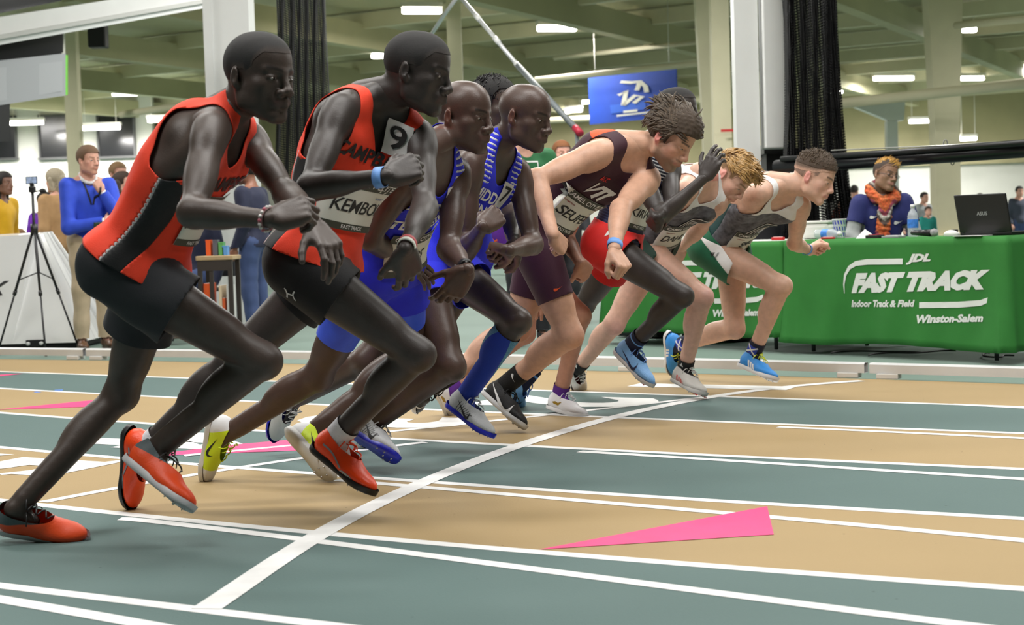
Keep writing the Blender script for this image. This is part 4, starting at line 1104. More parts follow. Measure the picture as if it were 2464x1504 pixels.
def sole_outline(n=40):
    t = np.linspace(0, 1, n); x = -.004 + .286 * t
    w = np.interp(t, [0, .03, .1, .22, .4, .55, .72, .85, .94, .985, 1], [.006, .018, .030, .034, .031, .034, .044, .041, .030, .016, .005])
    return x, w
def shoe(po, root, sd, upper, solec, lace, collar=None, toe=None, heel=None, marks=None, name='shoe', tongue=None, spikes=True, rough=.5, bend=0.0):
    """racing shoe: upper with collar cut, sole, laces, printed marks ; all colours are materials"""
    X, Y, Z = foot_axes(po, sd); k = po.k * po.sp.get('fk', 1.0); A = po.J['A' + sd]; O = A - (X * .062 + Z * .082) * k
    mir = 1 if sd == 'L' else -1
    if 'u' not in _shoe_cache:
        F = shoe_field(); V, Q = F.mesh(.0058); _shoe_cache['F'] = F
        top = .088 - np.clip((V[:, 0] - .045) / .06, 0, 1) * .018 + np.clip((.03 - V[:, 0]) / .03, 0, 1) * .008
        _shoe_cache['u'] = clip_mesh(V, Q, np.maximum(np.maximum(V[:, 2] - top, .006 - V[:, 2]), -1))
        x, w = sole_outline(); zb = .012 * np.clip((x - .20) / .08, 0, 1) ** 1.6 + .006 * np.clip((.02 - x) / .02, 0, 1) ** 2
        rows = [np.stack([np.concatenate([x, x[::-1]]), np.concatenate([w * f, -w[::-1] * f]), np.concatenate([zb, zb[::-1]]) + h], 1) for f, h in ((.90, -.003), (1.0, .003), (1.03, .010), (1.0, .017))]
        n = len(rows[0]); V = np.concatenate(rows); Q = [(r * n + i, r * n + (i + 1) % n, (r + 1) * n + (i + 1) % n, (r + 1) * n + i) for r in range(3) for i in range(n)]
        m = len(x); cap = [(i, i + 1, 2 * m - 2 - i, 2 * m - 1 - i)[::-1] for i in range(m - 1)]
        _shoe_cache['s'] = (V, np.array(Q + cap))
    F = _shoe_cache['F']
    def bendf(P):
        if not bend: return P
        P = P.copy(); t = np.clip((.19 - P[:, 0]) / .03, 0, 1); a = math.radians(bend) * t
        dx = P[:, 0] - .19; c, s = np.cos(a), np.sin(a); P[:, 0] = .19 + dx * c - 0 * s - P[:, 2] * -s * 0 ; z = P[:, 2] * c - dx * s * 1.0
        P[:, 0] += P[:, 2] * s * .6; P[:, 2] = z; return P
    def tw(P):
        P = np.asarray(P, float); return O + k * (P[:, :1] * X + P[:, 1:2] * Y * mir + P[:, 2:] * Z)
    fl = (lambda T: T) if mir == 1 else (lambda T: np.asarray(T)[:, ::-1])
    V, T = _shoe_cache['u']; pend = []; rest = (V, T)
    for nm, fn, mm in ((('collar', lambda P: (.054 + .16 * np.clip(P[:, 0] - .05, -.02, .2)) + 3 * np.clip(P[:, 0] - .155, 0, 1) - P[:, 2], collar)), ('toe_cap', lambda P: .205 + .25 * (P[:, 2] - .02) - P[:, 0], toe), ('heel_counter', lambda P: P[:, 0] - .055 - .4 * (.05 - P[:, 2]), heel)):
        if mm is None: continue
        fv = fn(rest[0]); a = clip_mesh(rest[0], rest[1], fv); rest = clip_mesh(rest[0], rest[1], -fv); pend.append((nm, a, mm))
    sh = put(name, npmesh(name, tw(rest[0]), fl(rest[1])), upper, root)
    for nm, a, mm in pend: put(nm, npmesh(nm, tw(a[0]), fl(a[1])), mm, sh)
    V, Q = _shoe_cache['s']; put('sole', npmesh('sole', tw(V), fl(Q)), solec, sh)
    # tongue and laces
    parts = []
    for i in range(6):
        x = .098 + .014 * i; zt = .10; hw = .018 - .0012 * i
        yy = np.linspace(-hw, hw, 7) * 1.0; P = np.stack([x + .010 * (np.linspace(-1, 1, 7) * (1 if i % 2 else -1)) * .5, yy, np.full(7, .16)], 1)
        P = F.march(P, V3(0, 0, -1), .0022); V2, Fq, Tq = tube_np(tw(P), .0026 * k, 5); parts.append((V2, [Fq, Tq]))
    for g in (1, -1):                                        # bow
        b0 = np.array([.094, 0, .075]); P = bez(b0, b0 + V3(.012, g * .02, .03), b0 + V3(.02, g * .045, .012), b0 + V3(.016, g * .042, -.012), 8)
        V2, Fq, Tq = tube_np(tw(P), .0021 * k, 5); parts.append((V2, [Fq, Tq]))
        P = bez(b0, b0 + V3(.02, g * .01, .02), b0 + V3(.035, g * .025, .018), b0 + V3(.038, g * .03, .0), 7)
        V2, Fq, Tq = tube_np(tw(P), .0018 * k, 5); parts.append((V2, [Fq, Tq]))
    V2, Fs = merge_np(parts); put('laces', npmesh('laces', V2, Fs), lace, sh)['kind'] = 'stuff'
    if spikes:
        parts = []
        for sx, sy in ((.255, .0), (.235, .028), (.235, -.026), (.20, .034), (.20, -.032), (.215, 0)):
            zb = .012 * max(0, (sx - .20) / .08) ** 1.6
            V2, Fq, Tq = tube_np(tw(np.array([[sx, sy, zb], [sx, sy, zb - .004], [sx, sy, zb - .009]])), np.array([.005, .0035, .001]) * k, 6); parts.append((V2, [Fq, Tq]))
        V2, Fs = merge_np(parts); put('spikes', npmesh('spikes', V2, Fs), mat('spike_metal', (.5, .5, .5), .35, .8), sh)['kind'] = 'stuff'
    for nm, (V0, T0), mm, sides in (marks or []):
        V0, T0 = subdiv_tri(V0, T0, .012)
        for g in sides:                                       # +1 outer side, -1 inner side
            yy = g
            P = np.stack([V0[:, 0], np.full(len(V0), .09 * yy), V0[:, 1]], 1)
            P = F.march(P, V3(0, -yy, 0), .0012, tmax=.12)
            TT = T0[:, ::-1] if yy > 0 else T0
            put(nm, npmesh(nm, tw(P), fl(TT)), mm, sh)['kind'] = 'stuff'
    return sh
def swoosh(sx=.07, x0=.10, z0=.045, tilt=0.0, flip=1):
    P = np.array([(1.25, .42), (.2, -.12), (-.35, -.38), (-.68, -.46), (-.92, -.36), (-1.02, -.14), (-.98, .12), (-.80, .40), (-.86, .12), (-.82, -.06), (-.68, -.16), (-.40, -.12), (.3, .09)])[::-1]; c, s = math.cos(tilt), math.sin(tilt)
    P = np.stack([P[:, 0] * c - P[:, 1] * s, P[:, 0] * s + P[:, 1] * c], 1) * np.array([sx * .5 * flip, sx * .5])
    V, T = poly2d(P + np.array([x0, z0])); return V, T
def bars(n=3, x0=.105, dx=.017, w=.010, z0=.018, z1=.058, lean=-.018):
    return merge2d([poly2d([(x0 + i * dx, z0), (x0 + i * dx + w, z0), (x0 + i * dx + w + lean, z1 - i * .005), (x0 + i * dx + lean, z1 - i * .005)]) for i in range(n)])
def decal(po, field, parent, nm, VT, m, origin, U, Vv, dirn, off=.002, maxlen=.02, start=.3):
    """print lying on the cloth: 2D triangles (metres) laid on the field along dirn"""
    V, T = subdiv_tri(VT[0], VT[1], maxlen)
    P = origin + V[:, :1] * U + V[:, 1:2] * Vv - dirn * start
    P0 = P; P = field.march(P, dirn, off, tmax=start + .25); ok = np.abs(field.pts(P) - off) < .012
    if ok.any() and not ok.all(): P[~ok] = P0[~ok] + dirn * np.percentile(((P - P0) @ dirn)[ok], 85)
    if np.cross(U, Vv) @ dirn > 0: T = T[:, ::-1]
    return put(nm, npmesh(nm, P, T), m, parent)
def chest_decal(po, parent, nm, VT, m, t, u, rot=0.0, off=.0025, maxlen=.02, field=None, yaw=0.0, stretch=1.0, back=False):
    """print on the front of the top; t along the trunk, u metres to the person's right"""
    la, fw, up = po.frame(t); a = math.radians(yaw)
    la2 = la * math.cos(a) - fw * math.sin(a); fw2 = fw * math.cos(a) + la * math.sin(a); c, s = math.cos(rot), math.sin(rot)
    U = -la2; W = up; V = VT[0] * po.k; V = np.stack([V[:, 0] * c - V[:, 1] * s, V[:, 0] * s + V[:, 1] * c], 1)
    return decal(po, field or po.top, parent, nm, (V, VT[1]), m, po.spine(t) + la2 * u * po.k, U, W, -fw2, off, maxlen)
def rect2d(w, h, n=8, m=6):
    x = np.linspace(-w / 2, w / 2, n); y = np.linspace(-h / 2, h / 2, m); X, Y = np.meshgrid(x, y)
    T = [t for j in range(m - 1) for i in range(n - 1) for t in ((j * n + i, j * n + i + 1, (j + 1) * n + i + 1), (j * n + i, (j + 1) * n + i + 1, (j + 1) * n + i))]
    return np.stack([X.ravel(), Y.ravel()], 1), np.array(T)
def shift(VT, dx, dy): return VT[0] + np.array([dx, dy]), VT[1]
def wristband(po, root, sd, m, at=.06, w=.022, name='wristband', g=.004):
    J = po.J; u = nrm(J['E' + sd] - J['W' + sd]); c = J['W' + sd] + u * at * .5; D = hand_frame(po, sd)[2]; D = ortho(D, u); B = np.cross(u, D)
    n = 28; th = np.linspace(0, 2 * np.pi, n, endpoint=False); k = po.k; rows = []
    for h, e in ((-.5, -.002), (-.5, 0), (.5, 0), (.5, -.002)):
        rx, rd = (.0265 + g + e + .002 * max(h, 0)) * k, (.0225 + g + e + .0015 * max(h, 0)) * k
        rows.append(c + u * h * w + np.cos(th)[:, None] * B * rx + np.sin(th)[:, None] * D * rd)
    V = np.concatenate(rows); Q = [(r * n + i, r * n + (i + 1) % n, (r + 1) * n + (i + 1) % n, (r + 1) * n + i) for r in range(3) for i in range(n)]
    return put(name, npmesh(name, V, np.array(Q)[:, ::-1]), m, root)
def person_root(po, label, group=None):
    J = po.J; g = min((J[t][2], t) for t in ('AR', 'AL', 'P') if t in J)[1]
    return empty('person', (J[g][0], J[g][1], 0), label, 'person', group)

class Stand(Pose):
    """a person given by place, height, facing angle (0 = picture right, 90 = towards camera) and arm targets in the body frame (forward, right, up)"""
    def __init__(s, loc, height, yaw, arms=None, **sp):
        s.sp = sp; k = s.k = height / 1.76; a = math.radians(yaw); s.fwd = V3(math.cos(a), -math.sin(a), 0); s.lat = V3(-math.sin(a), -math.cos(a), 0); s.lh = s.lat
        sp.setdefault('face', (yaw, 0, 0)); sp.setdefault('id', 90); O = V3(loc[0], loc[1], loc[2] if len(loc) > 2 else 0); J = s.J = {}
        def w(f, r, u): return O + (s.fwd * f + s.lat * r + V3(0, 0, u)) * k
        seat = sp.get('seat'); z0 = .93 if not seat else seat / k + .10; ln = sp.get('lean', 0.0)
        J['P'] = w(0, 0, z0); J['N'] = w(ln * .5, 0, z0 + .485); J['H'] = w(ln * .5 + .05 + sp.get('hf', 0), 0, z0 + .64)
        for sd, g in (('R', 1), ('L', -1)):
            J['H' + sd] = w(0, g * .088, z0 - .03); J['S' + sd] = w(ln * .5 + .01, g * .175, z0 + .44)
            if seat: J['K' + sd] = w(.42, g * .10, z0 - .04); J['A' + sd] = w(.40, g * .10, z0 - .46); J['T' + sd] = w(.60, g * .11, z0 - .52)
            else: J['K' + sd] = w(.015, g * .095, .50); J['A' + sd] = w(-.02, g * .10, .086); J['T' + sd] = w(.19, g * .13, .02)
            d = dict(E=(-.03, g * .225, z0 + .15), W=(.08, g * .22, z0 - .08), U=(.11, g * .21, z0 - .16))
            if arms and sd in arms: d.update(arms[sd])
            for q in 'EWU': J[q + sd] = w(*d[q])
        s.hunch = .02; s.finish()
def shirt(po, root, m, g=.014, sleeve=1.0, hem=-.06, neck=.065, res=.012, amp=.003, seed=3, name='sweater', bulk=1.05, neckv=0.0):
    F = Field(); J = po.J
    for p, k in torso_prims(po, g, bulk): F.add(p, k)
    for p, k in hip_prims(po, g): F.add(p, k)
    for sd in 'RL':
        S, E, W = J['S' + sd], J['E' + sd], J['W' + sd]; k = po.k
        F.add(Cap(S, E, .052 * k + g, .042 * k + g), .03)
        if sleeve >= 1: F.add(Cap(E, W, .042 * k + g, .030 * k + g), .02)
    F.disp = wrinkle(amp, 40, seed, 6); po.top = F; V, Q = F.mesh(res); u, v, w = trunk_coords(po, V); vN = np.linalg.norm(J['N'] - J['P']) / po.k
    f = np.maximum(hem - v, np.minimum(neck - np.hypot(u, w - .02), v - vN + .075 + neckv) * -1 * -1)
    f = np.maximum(hem - v, np.minimum(neck - np.hypot(u, w - .02), v - (vN - .075)))
    dt = np.minimum(*[seg_dist(V, J['S' + sd], J['E' + sd]) for sd in 'RL'])
    for sd in 'RL':
        S, E, W = J['S' + sd], J['E' + sd], J['W' + sd]
        if sleeve >= 1:
            q = (V - W) @ nrm(W - E) + .01; near = (seg_dist(V, E, W + nrm(W - E) * .1) < .075 * po.k); f = np.where(near & (q > -.05), np.maximum(f, q), f)
        else:
            c = lerp(S, E, sleeve); q = (V - c) @ nrm(E - S); near = seg_dist(V, lerp(S, E, .3), E + (E - S) * .3) < .085 * po.k; f = np.where(near & (q > -.04), np.maximum(f, q), f)
    o = put(name, npmesh(name, *clip_mesh(V, Q, f)), m, root)
    if res < .014: solidify(o, .004)
    return o
def trousers(po, root, m, g=.014, waist=.08, res=.012, name='trousers', seed=5, hem=.97):
    F = Field(); J = po.J
    for p, k in torso_prims(po, g)[:2]: F.add(p, k)
    for p, k in hip_prims(po, g): F.add(p, k)
    for sd in 'RL':
        H, K, A = J['H' + sd], J['K' + sd], J['A' + sd]; k = po.k
        F.add(Cap(H, K, .084 * k + g, .062 * k + g), .03); F.add(Cap(K, A, .062 * k + g, .050 * k + g), .03)
    F.disp = wrinkle(.006, 30, seed, 6); V, Q = F.mesh(res); u, v, w = trunk_coords(po, V); f = v - waist
    for sd in 'RL':
        K, A = J['K' + sd], J['A' + sd]; d = A - K; t = ((V - K) @ d) / (d @ d); near = seg_dist(V, K, A + d * .2) < .12; f = np.where(near & (t > .5), np.maximum(f, (t - hem) * .4), f)
    return put(name, npmesh(name, *clip_mesh(V, Q, f)), m, root)
# ------------------------------------------------------------------ the ten runners: joint positions read off the photograph
DARK = (.056, .039, .032); DARK2 = (.078, .047, .037); LIGHT = (.62, .36, .26); PALE = (.70, .43, .33)
RUN = {}
RUN['r1'] = dict(id=1, Y=4.42, s=1.0, yaw=30, b=.97, ab=.95, face=(34, 8, 0), hunch=.035, px=dict(
    P=(335, 628), N=(538, 268), H=(622, 190), SR=(508, 318), SL=(596, 335),
    KR=(632, 868), AR=(378, 1082), TR=(462, 1228), KL=(292, 948), AL=(36, 1226), TL=(176, 1284),
    ER=(462, 512), WR=(655, 528), UR=(735, 500), EL=(690, 468), WL=(758, 540), UL=(795, 592)),
    hand=dict(R='loose', L='relax'), dors=dict(R=(0, -.8, .6), L=(.6, -.7, .4)), dz=dict(EL=-.25, WL=-.35, UL=-.05), gz=dict(TL=.02))
RUN['r2'] = dict(id=2, Y=4.78, s=1.0, yaw=30, b=.97, ab=.95, face=(16, 14, 0), hunch=.035, px=dict(
    P=(762, 622), N=(893, 232), H=(1003, 178), SR=(818, 268), SL=(1010, 330),
    KR=(1005, 852), AR=(812, 1052), TR=(900, 1190), KL=(560, 872), AL=(352, 1080), TL=(312, 1222),
    ER=(745, 452), WR=(935, 424), UR=(1000, 398), EL=(1022, 500), WL=(975, 600), UL=(985, 660)),
    hand=dict(R='loose', L='relax'), dors=dict(R=(.1, -.9, .4), L=(.3, -.9, 0)), dz=dict(EL=-.3, WL=-.3))
RUN['r3'] = dict(id=3, Y=5.35, s=.98, yaw=30, face=(30, 8, 0), px=dict(
    P=(925, 640), N=(1035, 355), H=(1115, 285), SR=(985, 405), SL=(1098, 415),
    KL=(985, 850), AL=(752, 1042), TL=(800, 1150), KR=(765, 905), AR=(553, 1042), TR=(490, 1160),
    ER=(890, 575), WR=(965, 622), UR=(1010, 650), EL=(1080, 600), WL=(1125, 650), UL=(1088, 704)),
    hand=dict(R='open', L='relax'), dors=dict(R=(.2, -.7, .6), L=(.3, -.9, 0)), dz=dict(ER=.3, WR=.25, EL=-.3, WL=-.35))
RUN['r3b'] = dict(id=4, Y=6.3, s=.98, yaw=30, face=(30, 0, 0), px=dict(
    P=(1110, 612), N=(1138, 338), H=(1188, 262), SR=(1080, 380), SL=(1185, 390),
    KR=(1245, 772), AR=(1122, 952), TR=(1185, 1052), KL=(1010, 850), AL=(852, 985), TL=(882, 1070),
    ER=(1030, 520), WR=(1120, 560), UR=(1150, 580), EL=(1232, 520), WL=(1240, 590), UL=(1232, 620)),
    hand=dict(R='loose', L='fist'), dors=dict(L=(.5, .8, .2)), dz=dict(ER=.4, WR=.4, EL=-.3, WL=-.3))
RUN['r4'] = dict(id=5, Y=5.85, s=.99, yaw=30, face=(28, 14, 0), px=dict(
    P=(1042, 628), N=(1188, 345), H=(1262, 285), SR=(1130, 395), SL=(1245, 415),
    KR=(1085, 882), AR=(898, 1020), TR=(955, 1105), KL=(880, 868), AL=(712, 962), TL=(655, 1058),
    ER=(1118, 605), WR=(1162, 545), UR=(1200, 515), EL=(1282, 588), WL=(1226, 602), UL=(1195, 596)),
    hand=dict(R='fist', L='fist'), dors=dict(R=(.3, -.8, .4), L=(.6, -.5, .4)), dz=dict(ER=-.1, EL=-.3, WL=-.35))
RUN['r5'] = dict(id=6, Y=7.36, s=.97, yaw=36, face=(36, 40, 0), px=dict(
    P=(1255, 548), N=(1378, 425), H=(1440, 408), SR=(1350, 470), SL=(1392, 470),
    KR=(1395, 760), AR=(1348, 950), TR=(1412, 1005), KL=(1262, 800), AL=(1085, 935), TL=(1095, 1010),
    ER=(1318, 600), WR=(1292, 690), UR=(1288, 735), EL=(1362, 575), WL=(1396, 635), UL=(1414, 660)),
    hand=dict(R='relax', L='loose'), dors=dict(R=(0, -1, 0)), dz=dict(ER=.3, WR=.25, EL=-.1, WL=-.1))
RUN['r6'] = dict(id=7, Y=6.72, s=1.03, yaw=26, b=1.08, ab=1.1, face=(32, 40, 0), px=dict(
    P=(1305, 545), N=(1505, 345), H=(1612, 332), SR=(1440, 372), SL=(1558, 430),
    KR=(1370, 805), AR=(1212, 932), TR=(1262, 1030), KL=(1245, 790), AL=(1045, 930), TL=(1000, 985),
    ER=(1290, 432), WR=(1330, 565), UR=(1358, 595), EL=(1494, 503), WL=(1478, 600), UL=(1503, 642)),
    hand=dict(R='fist', L='fist'), dors=dict(R=(.3, -.8, .5), L=(.6, -.6, .3)), dz=dict(EL=-.2, WL=-.4, UL=-.2))
RUN['r7'] = dict(id=8, Y=7.25, s=1.0, yaw=30, b=.97, face=(30, 0, 0), px=dict(
    P=(1480, 582), N=(1575, 335), H=(1628, 278), SR=(1535, 400), SL=(1612, 400),
    KR=(1640, 712), AR=(1520, 832), TR=(1570, 930), KL=(1405, 735), AL=(1258, 925), TL=(1252, 980),
    ER=(1588, 525), WR=(1695, 428), UR=(1718, 385), EL=(1615, 500), WL=(1582, 525), UL=(1570, 545)),
    hand=dict(R='relax', L='loose'), dors=dict(R=(-.3, -.9, .2)), dz=dict(EL=-.3, WL=-.3))
RUN['r8'] = dict(id=9, Y=7.95, s=1.02, yaw=40, face=(32, 52, 0), px=dict(
    P=(1568, 575), N=(1692, 420), H=(1758, 425), SR=(1650, 462), SL=(1728, 485),
    KR=(1690, 715), AR=(1648, 888), TR=(1695, 950), KL=(1478, 780), AL=(1392, 885), TL=(1398, 950),
    ER=(1592, 510), WR=(1562, 560), UR=(1548, 585), EL=(1686, 545), WL=(1640, 598), UL=(1620, 626)),
    hand=dict(R='loose', L='loose'), dz=dict(ER=.2, WR=.3, EL=.3, WL=.3))
RUN['r9'] = dict(id=10, Y=8.35, s=1.03, yaw=34, face=(24, 25, 0), px=dict(
    P=(1738, 582), N=(1870, 440), H=(1957, 428), SR=(1826, 468), SL=(1926, 492),
    KR=(1880, 688), AR=(1812, 855), TR=(1868, 915), KL=(1768, 790), AL=(1632, 832), TL=(1618, 900),
    ER=(1742, 476), WR=(1682, 520), UR=(1655, 530), EL=(1912, 585), WL=(1945, 602), UL=(1968, 590)),
    hand=dict(R='loose', L='fist'), dors=dict(L=(-.3, .6, .6)), dz=dict(ER=.12, WR=.1))
# ------------------------------------------------------------------ fabrics and shoe materials
def cloth(name, c, rough=.75, bump=.15, bs=420, noise=.06): return mat(name, c, rough=rough, bump=bump, bscale=bs, noise=noise, nscale=25, sheen=.05)
M_ORANGE = cloth('orange_knit', (.83, .042, .008)); M_BLACK = cloth('black_cloth', (.006, .0065, .008)); M_WHITE = cloth('white_cloth', (.78, .78, .78))
M_INK = mat('black_ink', (.012, .012, .013), .6); M_WINK = mat('white_ink', (.80, .80, .79), .6); M_BIB = mat('bib_paper', (.70, .71, .64), .55); M_BIBD = mat('bib_dark_strip', (.045, .05, .035), .55)
M_BLUEBAND = mat('blue_paper_band', (.16, .36, .80), .5)
def solid(name, c, rough=.45, **k): return mat(name, c, rough, **k)
def bib(po, top, root, name_txt, t=.28, u=0.0, rot=0.0, yaw=0.0, w=.235, h=.165, strip_txt='CAMEL CITY ELITE', logo=True, off=.006, nrot=0.0, slant=.25):
    """race bib: paper, dark heading strip and foot strip, printed name, four pins"""
    o = chest_decal(po, root, 'race_bib', rect2d(w, h, 12, 9), M_BIB, t, u, rot, off, 9, yaw=yaw); solidify(o, .0008, 1)
    def on(nm, VT, m, extra=.0018): return chest_decal(po, o, nm, VT, m, t, u, rot, off + extra, .02, yaw=yaw)
    on('heading_strip', shift(rect2d(w, h * .22, 12, 4), 0, h * .39), M_BIBD, .0012)
    on('foot_strip', shift(rect2d(w, h * .13, 12, 4), 0, -h * .435), M_BIBD, .0012)
    on('heading_lettering', shift(text_np(strip_txt, h * .16, .012), 0, h * .39), M_WINK, .0024)
    on('foot_lettering', shift(text_np('FAST TRACK', h * .095, .012), 0, -h * .435), M_WINK, .0024)
    on('name_lettering', shift(text_np(name_txt, h * .34, .010, slant, .92), 0, -h * .06), M_INK)
    if logo:
        on('sponsor_mark', shift(text_np('CHAMPION', h * .055, .01), -w * .30, h * .19), mat('sponsor_red', (.35, .03, .04)))
        on('sponsor_mark', shift(text_np('NOVANT', h * .055, .01), w * .33, h * .16), mat('sponsor_blue', (.06, .12, .40)))
    return o
def ua_mark(sz):
    p = []
    for g in (1, -1):
        a = np.linspace(-1.15, 1.15, 14); p.append(stroke2d(np.stack([.62 * np.cos(a) - 1.2, .62 * np.sin(a) * 1.25], 1) * np.array([g, 1]) * sz, sz * .26))
    p.append(stroke2d(np.array([(-.6, 0), (.6, 0)]) * sz, sz * .24))
    return merge2d(p)
def thigh_decal(po, parent, nm, VT, m, sd, t, fo=0.0, rot=0.0, off=.0025, field=None):
    """print on the outside of the shorts leg"""
    J = po.J; H, K = J['H' + sd], J['K' + sd]; g = 1 if sd == 'R' else -1; L = po.lh * g; up = nrm(H - K); up = ortho(up, L); fw = np.cross(up, L) * g
    c, s = math.cos(rot), math.sin(rot); V = np.stack([VT[0][:, 0] * c - VT[0][:, 1] * s, VT[0][:, 0] * s + VT[0][:, 1] * c], 1) * po.k
    return decal(po, field or po.bot, parent, nm, (V, VT[1]), m, lerp(H, K, t) + fw * fo, fw * g, up, -L, off, .015)

def runner1():
    po = Pose(RUN['r1']); root = person_root(po, 'runner in orange singlet and loose black shorts wearing grey and orange shoes')
    po.sp.update(palm=(.16, .10, .085), lipc=(.09, .045, .042), nose=1.25, lips=1.25)
    build_body(po, root, DARK)
    shaved_hair(po, root, (.012, .011, .011), .0010)
    blk = lambda P, u, v, w: np.abs(w - .052 + (.30 - v) * .10) - .028 + (u < 0) * 1.0 + (v > .30)
    pip = lambda P, u, v, w: np.abs(w - .020 + (.30 - v) * .10) - .0045 + (u < 0) * 1.0 + (v > .32)
    top = singlet(po, root, M_ORANGE, g=.015, hem=.0, strap=(.06, .110), neck=(.062, .12, .04), seed=4, amp=.003, hemslope=0.0,
                  parts=[('side_panel', blk, M_BLACK), ('piping', pip, mat('grey_piping', (.45, .44, .45), .6))])
    chest_decal(po, top, 'lettering', text_np('CAMPBELL', .062, .03, .2), M_INK, .66, -.035, 0.0)
    bib(po, top, root, 'KEMBOI', .40, -.040, 0.0, w=.19)
    shorts(po, root, cloth('black_shorts', (.010, .012, .016)), hem=.44, hemL=.46, flare=.018, waist=.13, g=.009, seed=6, amp=.005)
    org = solid('shoe_orange', (.85, .075, .01), .5, bump=.1); gry = solid('shoe_grey', (.075, .10, .11), .6, bump=.1)
    for sd in 'RL':
        shoe(po, root, sd, org, solid('sole_white_grey', (.55, .54, .56)), solid('lace_dark', (.02, .02, .022)), collar=gry, marks=[('sole_edge', merge2d([poly2d([(.03 + i * .035, -.002), (.055 + i * .035, -.002), (.05 + i * .035, .005), (.035 + i * .035, .005)]) for i in range(6)]), org, (1, -1))])
    parts = []
    u = nrm(po.J['ER'] - po.J['WR']); c = po.J['WR'] + u * .015; D = ortho(hand_frame(po, 'R')[2], u); B = np.cross(u, D)
    pr = empty
    wb = wristband(po, root, 'R', mat('bracelet_cord', (.25, .12, .12), .7), .03, .010, 'bracelet')
    for i in range(18):
        a = i * 2 * math.pi / 18; p = c + B * math.cos(a) * .0315 + D * math.sin(a) * .0275
        put('bead', npmesh('bead', *(lambda V, Q: (V, Q))(*Field().add(Ell(p, (.0055, .0055, .0055)), .01).mesh(.0035))), mat('bead_%d' % (i % 3), [(.62, .60, .58), (.45, .10, .14), (.55, .52, .50)][i % 3], .35), wb)
    return po
def runner2():
    po = Pose(RUN['r2']); root = person_root(po, 'runner wearing number 9 on orange singlet, black shorts and bright orange spikes')
    po.sp.update(palm=(.15, .09, .075), lipc=(.07, .04, .038), nose=1.2, lips=1.2)
    build_body(po, root, (.043, .034, .031))
    shaved_hair(po, root, (.013, .012, .012), .0012)
    pip = lambda P, u, v, w: np.abs(w + .055) - .0045 + (u < 0) * 1.0 + (v > .3)
    blk = lambda P, u, v, w: np.abs(w + .02) - .032 + (u < 0) * 1.0 + (v > .28)
    top = singlet(po, root, M_ORANGE, g=.015, hem=.0, strap=(.06, .110), neck=(.066, .17, .04), vneck=True, seed=9, amp=.003, hemslope=0.0,
                  parts=[('side_panel', blk, M_BLACK), ('piping', pip, mat('grey_piping', (.45, .44, .45), .6))])
    chest_decal(po, top, 'lettering', text_np('CAMPBELL', .060, .03, .15), M_INK, .68, .02, -.05)
    sq = chest_decal(po, root, 'number_patch', rect2d(.066, .10), M_WHITE, .84, -.058, 0, .004)
    chest_decal(po, sq, 'numeral', text_np('9', .094, .012), M_INK, .84, -.058, 0, .0065)
    bib(po, top, root, 'KEMBOI', .38, .01, .05)
    bt = shorts(po, root, M_BLACK, hem=.36, flare=.012, waist=.13, g=.009, seed=3, amp=.004)
    thigh_decal(po, bt, 'brand_mark', ua_mark(.018), M_WINK, 'R', .18, -.06, -1.2)
    org = solid('shoe_bright_orange', (.90, .065, .008), .4, bump=.1)
    for sd in 'RL':
        shoe(po, root, sd, org, solid('sole_black', (.012, .012, .013)), org, marks=[('silver_stripe', stroke2d(bez((.055, .048), (.09, .05), (.12, .035), (.15, .022), 12), .006), solid('shoe_silver', (.32, .36, .40), .4, metal=.4), (1, -1)), ('silver_stripe', merge2d([stroke2d(bez((.15 + i * .012, .012), (.16 + i * .012, .02), (.17 + i * .012, .022), (.178 + i * .012, .016), 6), .004) for i in range(3)]), solid('shoe_silver', ()), (1, -1))])
        sock(po, root, sd, solid('white_sock', (.66, .66, .70), .85, bump=.2), .86)
    wristband(po, root, 'R', M_BLUEBAND, .05, .026)
    wristband(po, root, 'L', mat('red_bead_band', (.45, .08, .09), .6), .05, .012, 'bracelet')
    wristband(po, root, 'L', mat('white_bead_band', (.6, .62, .55), .6), .022, .012, 'bracelet')
    return po
def lean_bars(sz): return merge2d([poly2d([(x, 0), (x + .28, 0), (x + .28 - .18 * (i + 1), .35 + .28 * i), (x - .18 * (i + 1), .35 + .28 * i)]) for i, x in enumerate((-.45, -.1, .25))]), sz
def triple_mark(sz):
    V, T = merge2d([poly2d([(x, 0), (x + .26, 0), (x + .26 - .5 * h, h), (x - .5 * h, h)]) for x, h in ((-.30, .32), (.06, .62), (.42, .92))]); return V * sz, T
M_ROYAL = cloth('royal_blue_knit', (.010, .016, .66)); M_MAROON = cloth('maroon_knit', (.040, .0055, .016)); M_MAROON2 = cloth('maroon_tights', (.050, .007, .028), rough=.6)
M_NAVY = cloth('navy_knit', (.012, .016, .06)); M_RED = cloth('red_shorts', (.70, .014, .012)); M_DGREEN = cloth('dark_green_shorts', (.006, .035, .022)); M_GREEN = cloth('green_shorts', (.008, .12, .055)); M_TEAL = cloth('dark_teal_panel', (.006, .045, .045))
M_MOTTLE = mat('mottled_grey_knit', (.105, .107, .125), .75, noise=.75, nscale=30, bump=.2, bscale=300); M_PURPLE = cloth('purple_knit', (.10, .015, .30))
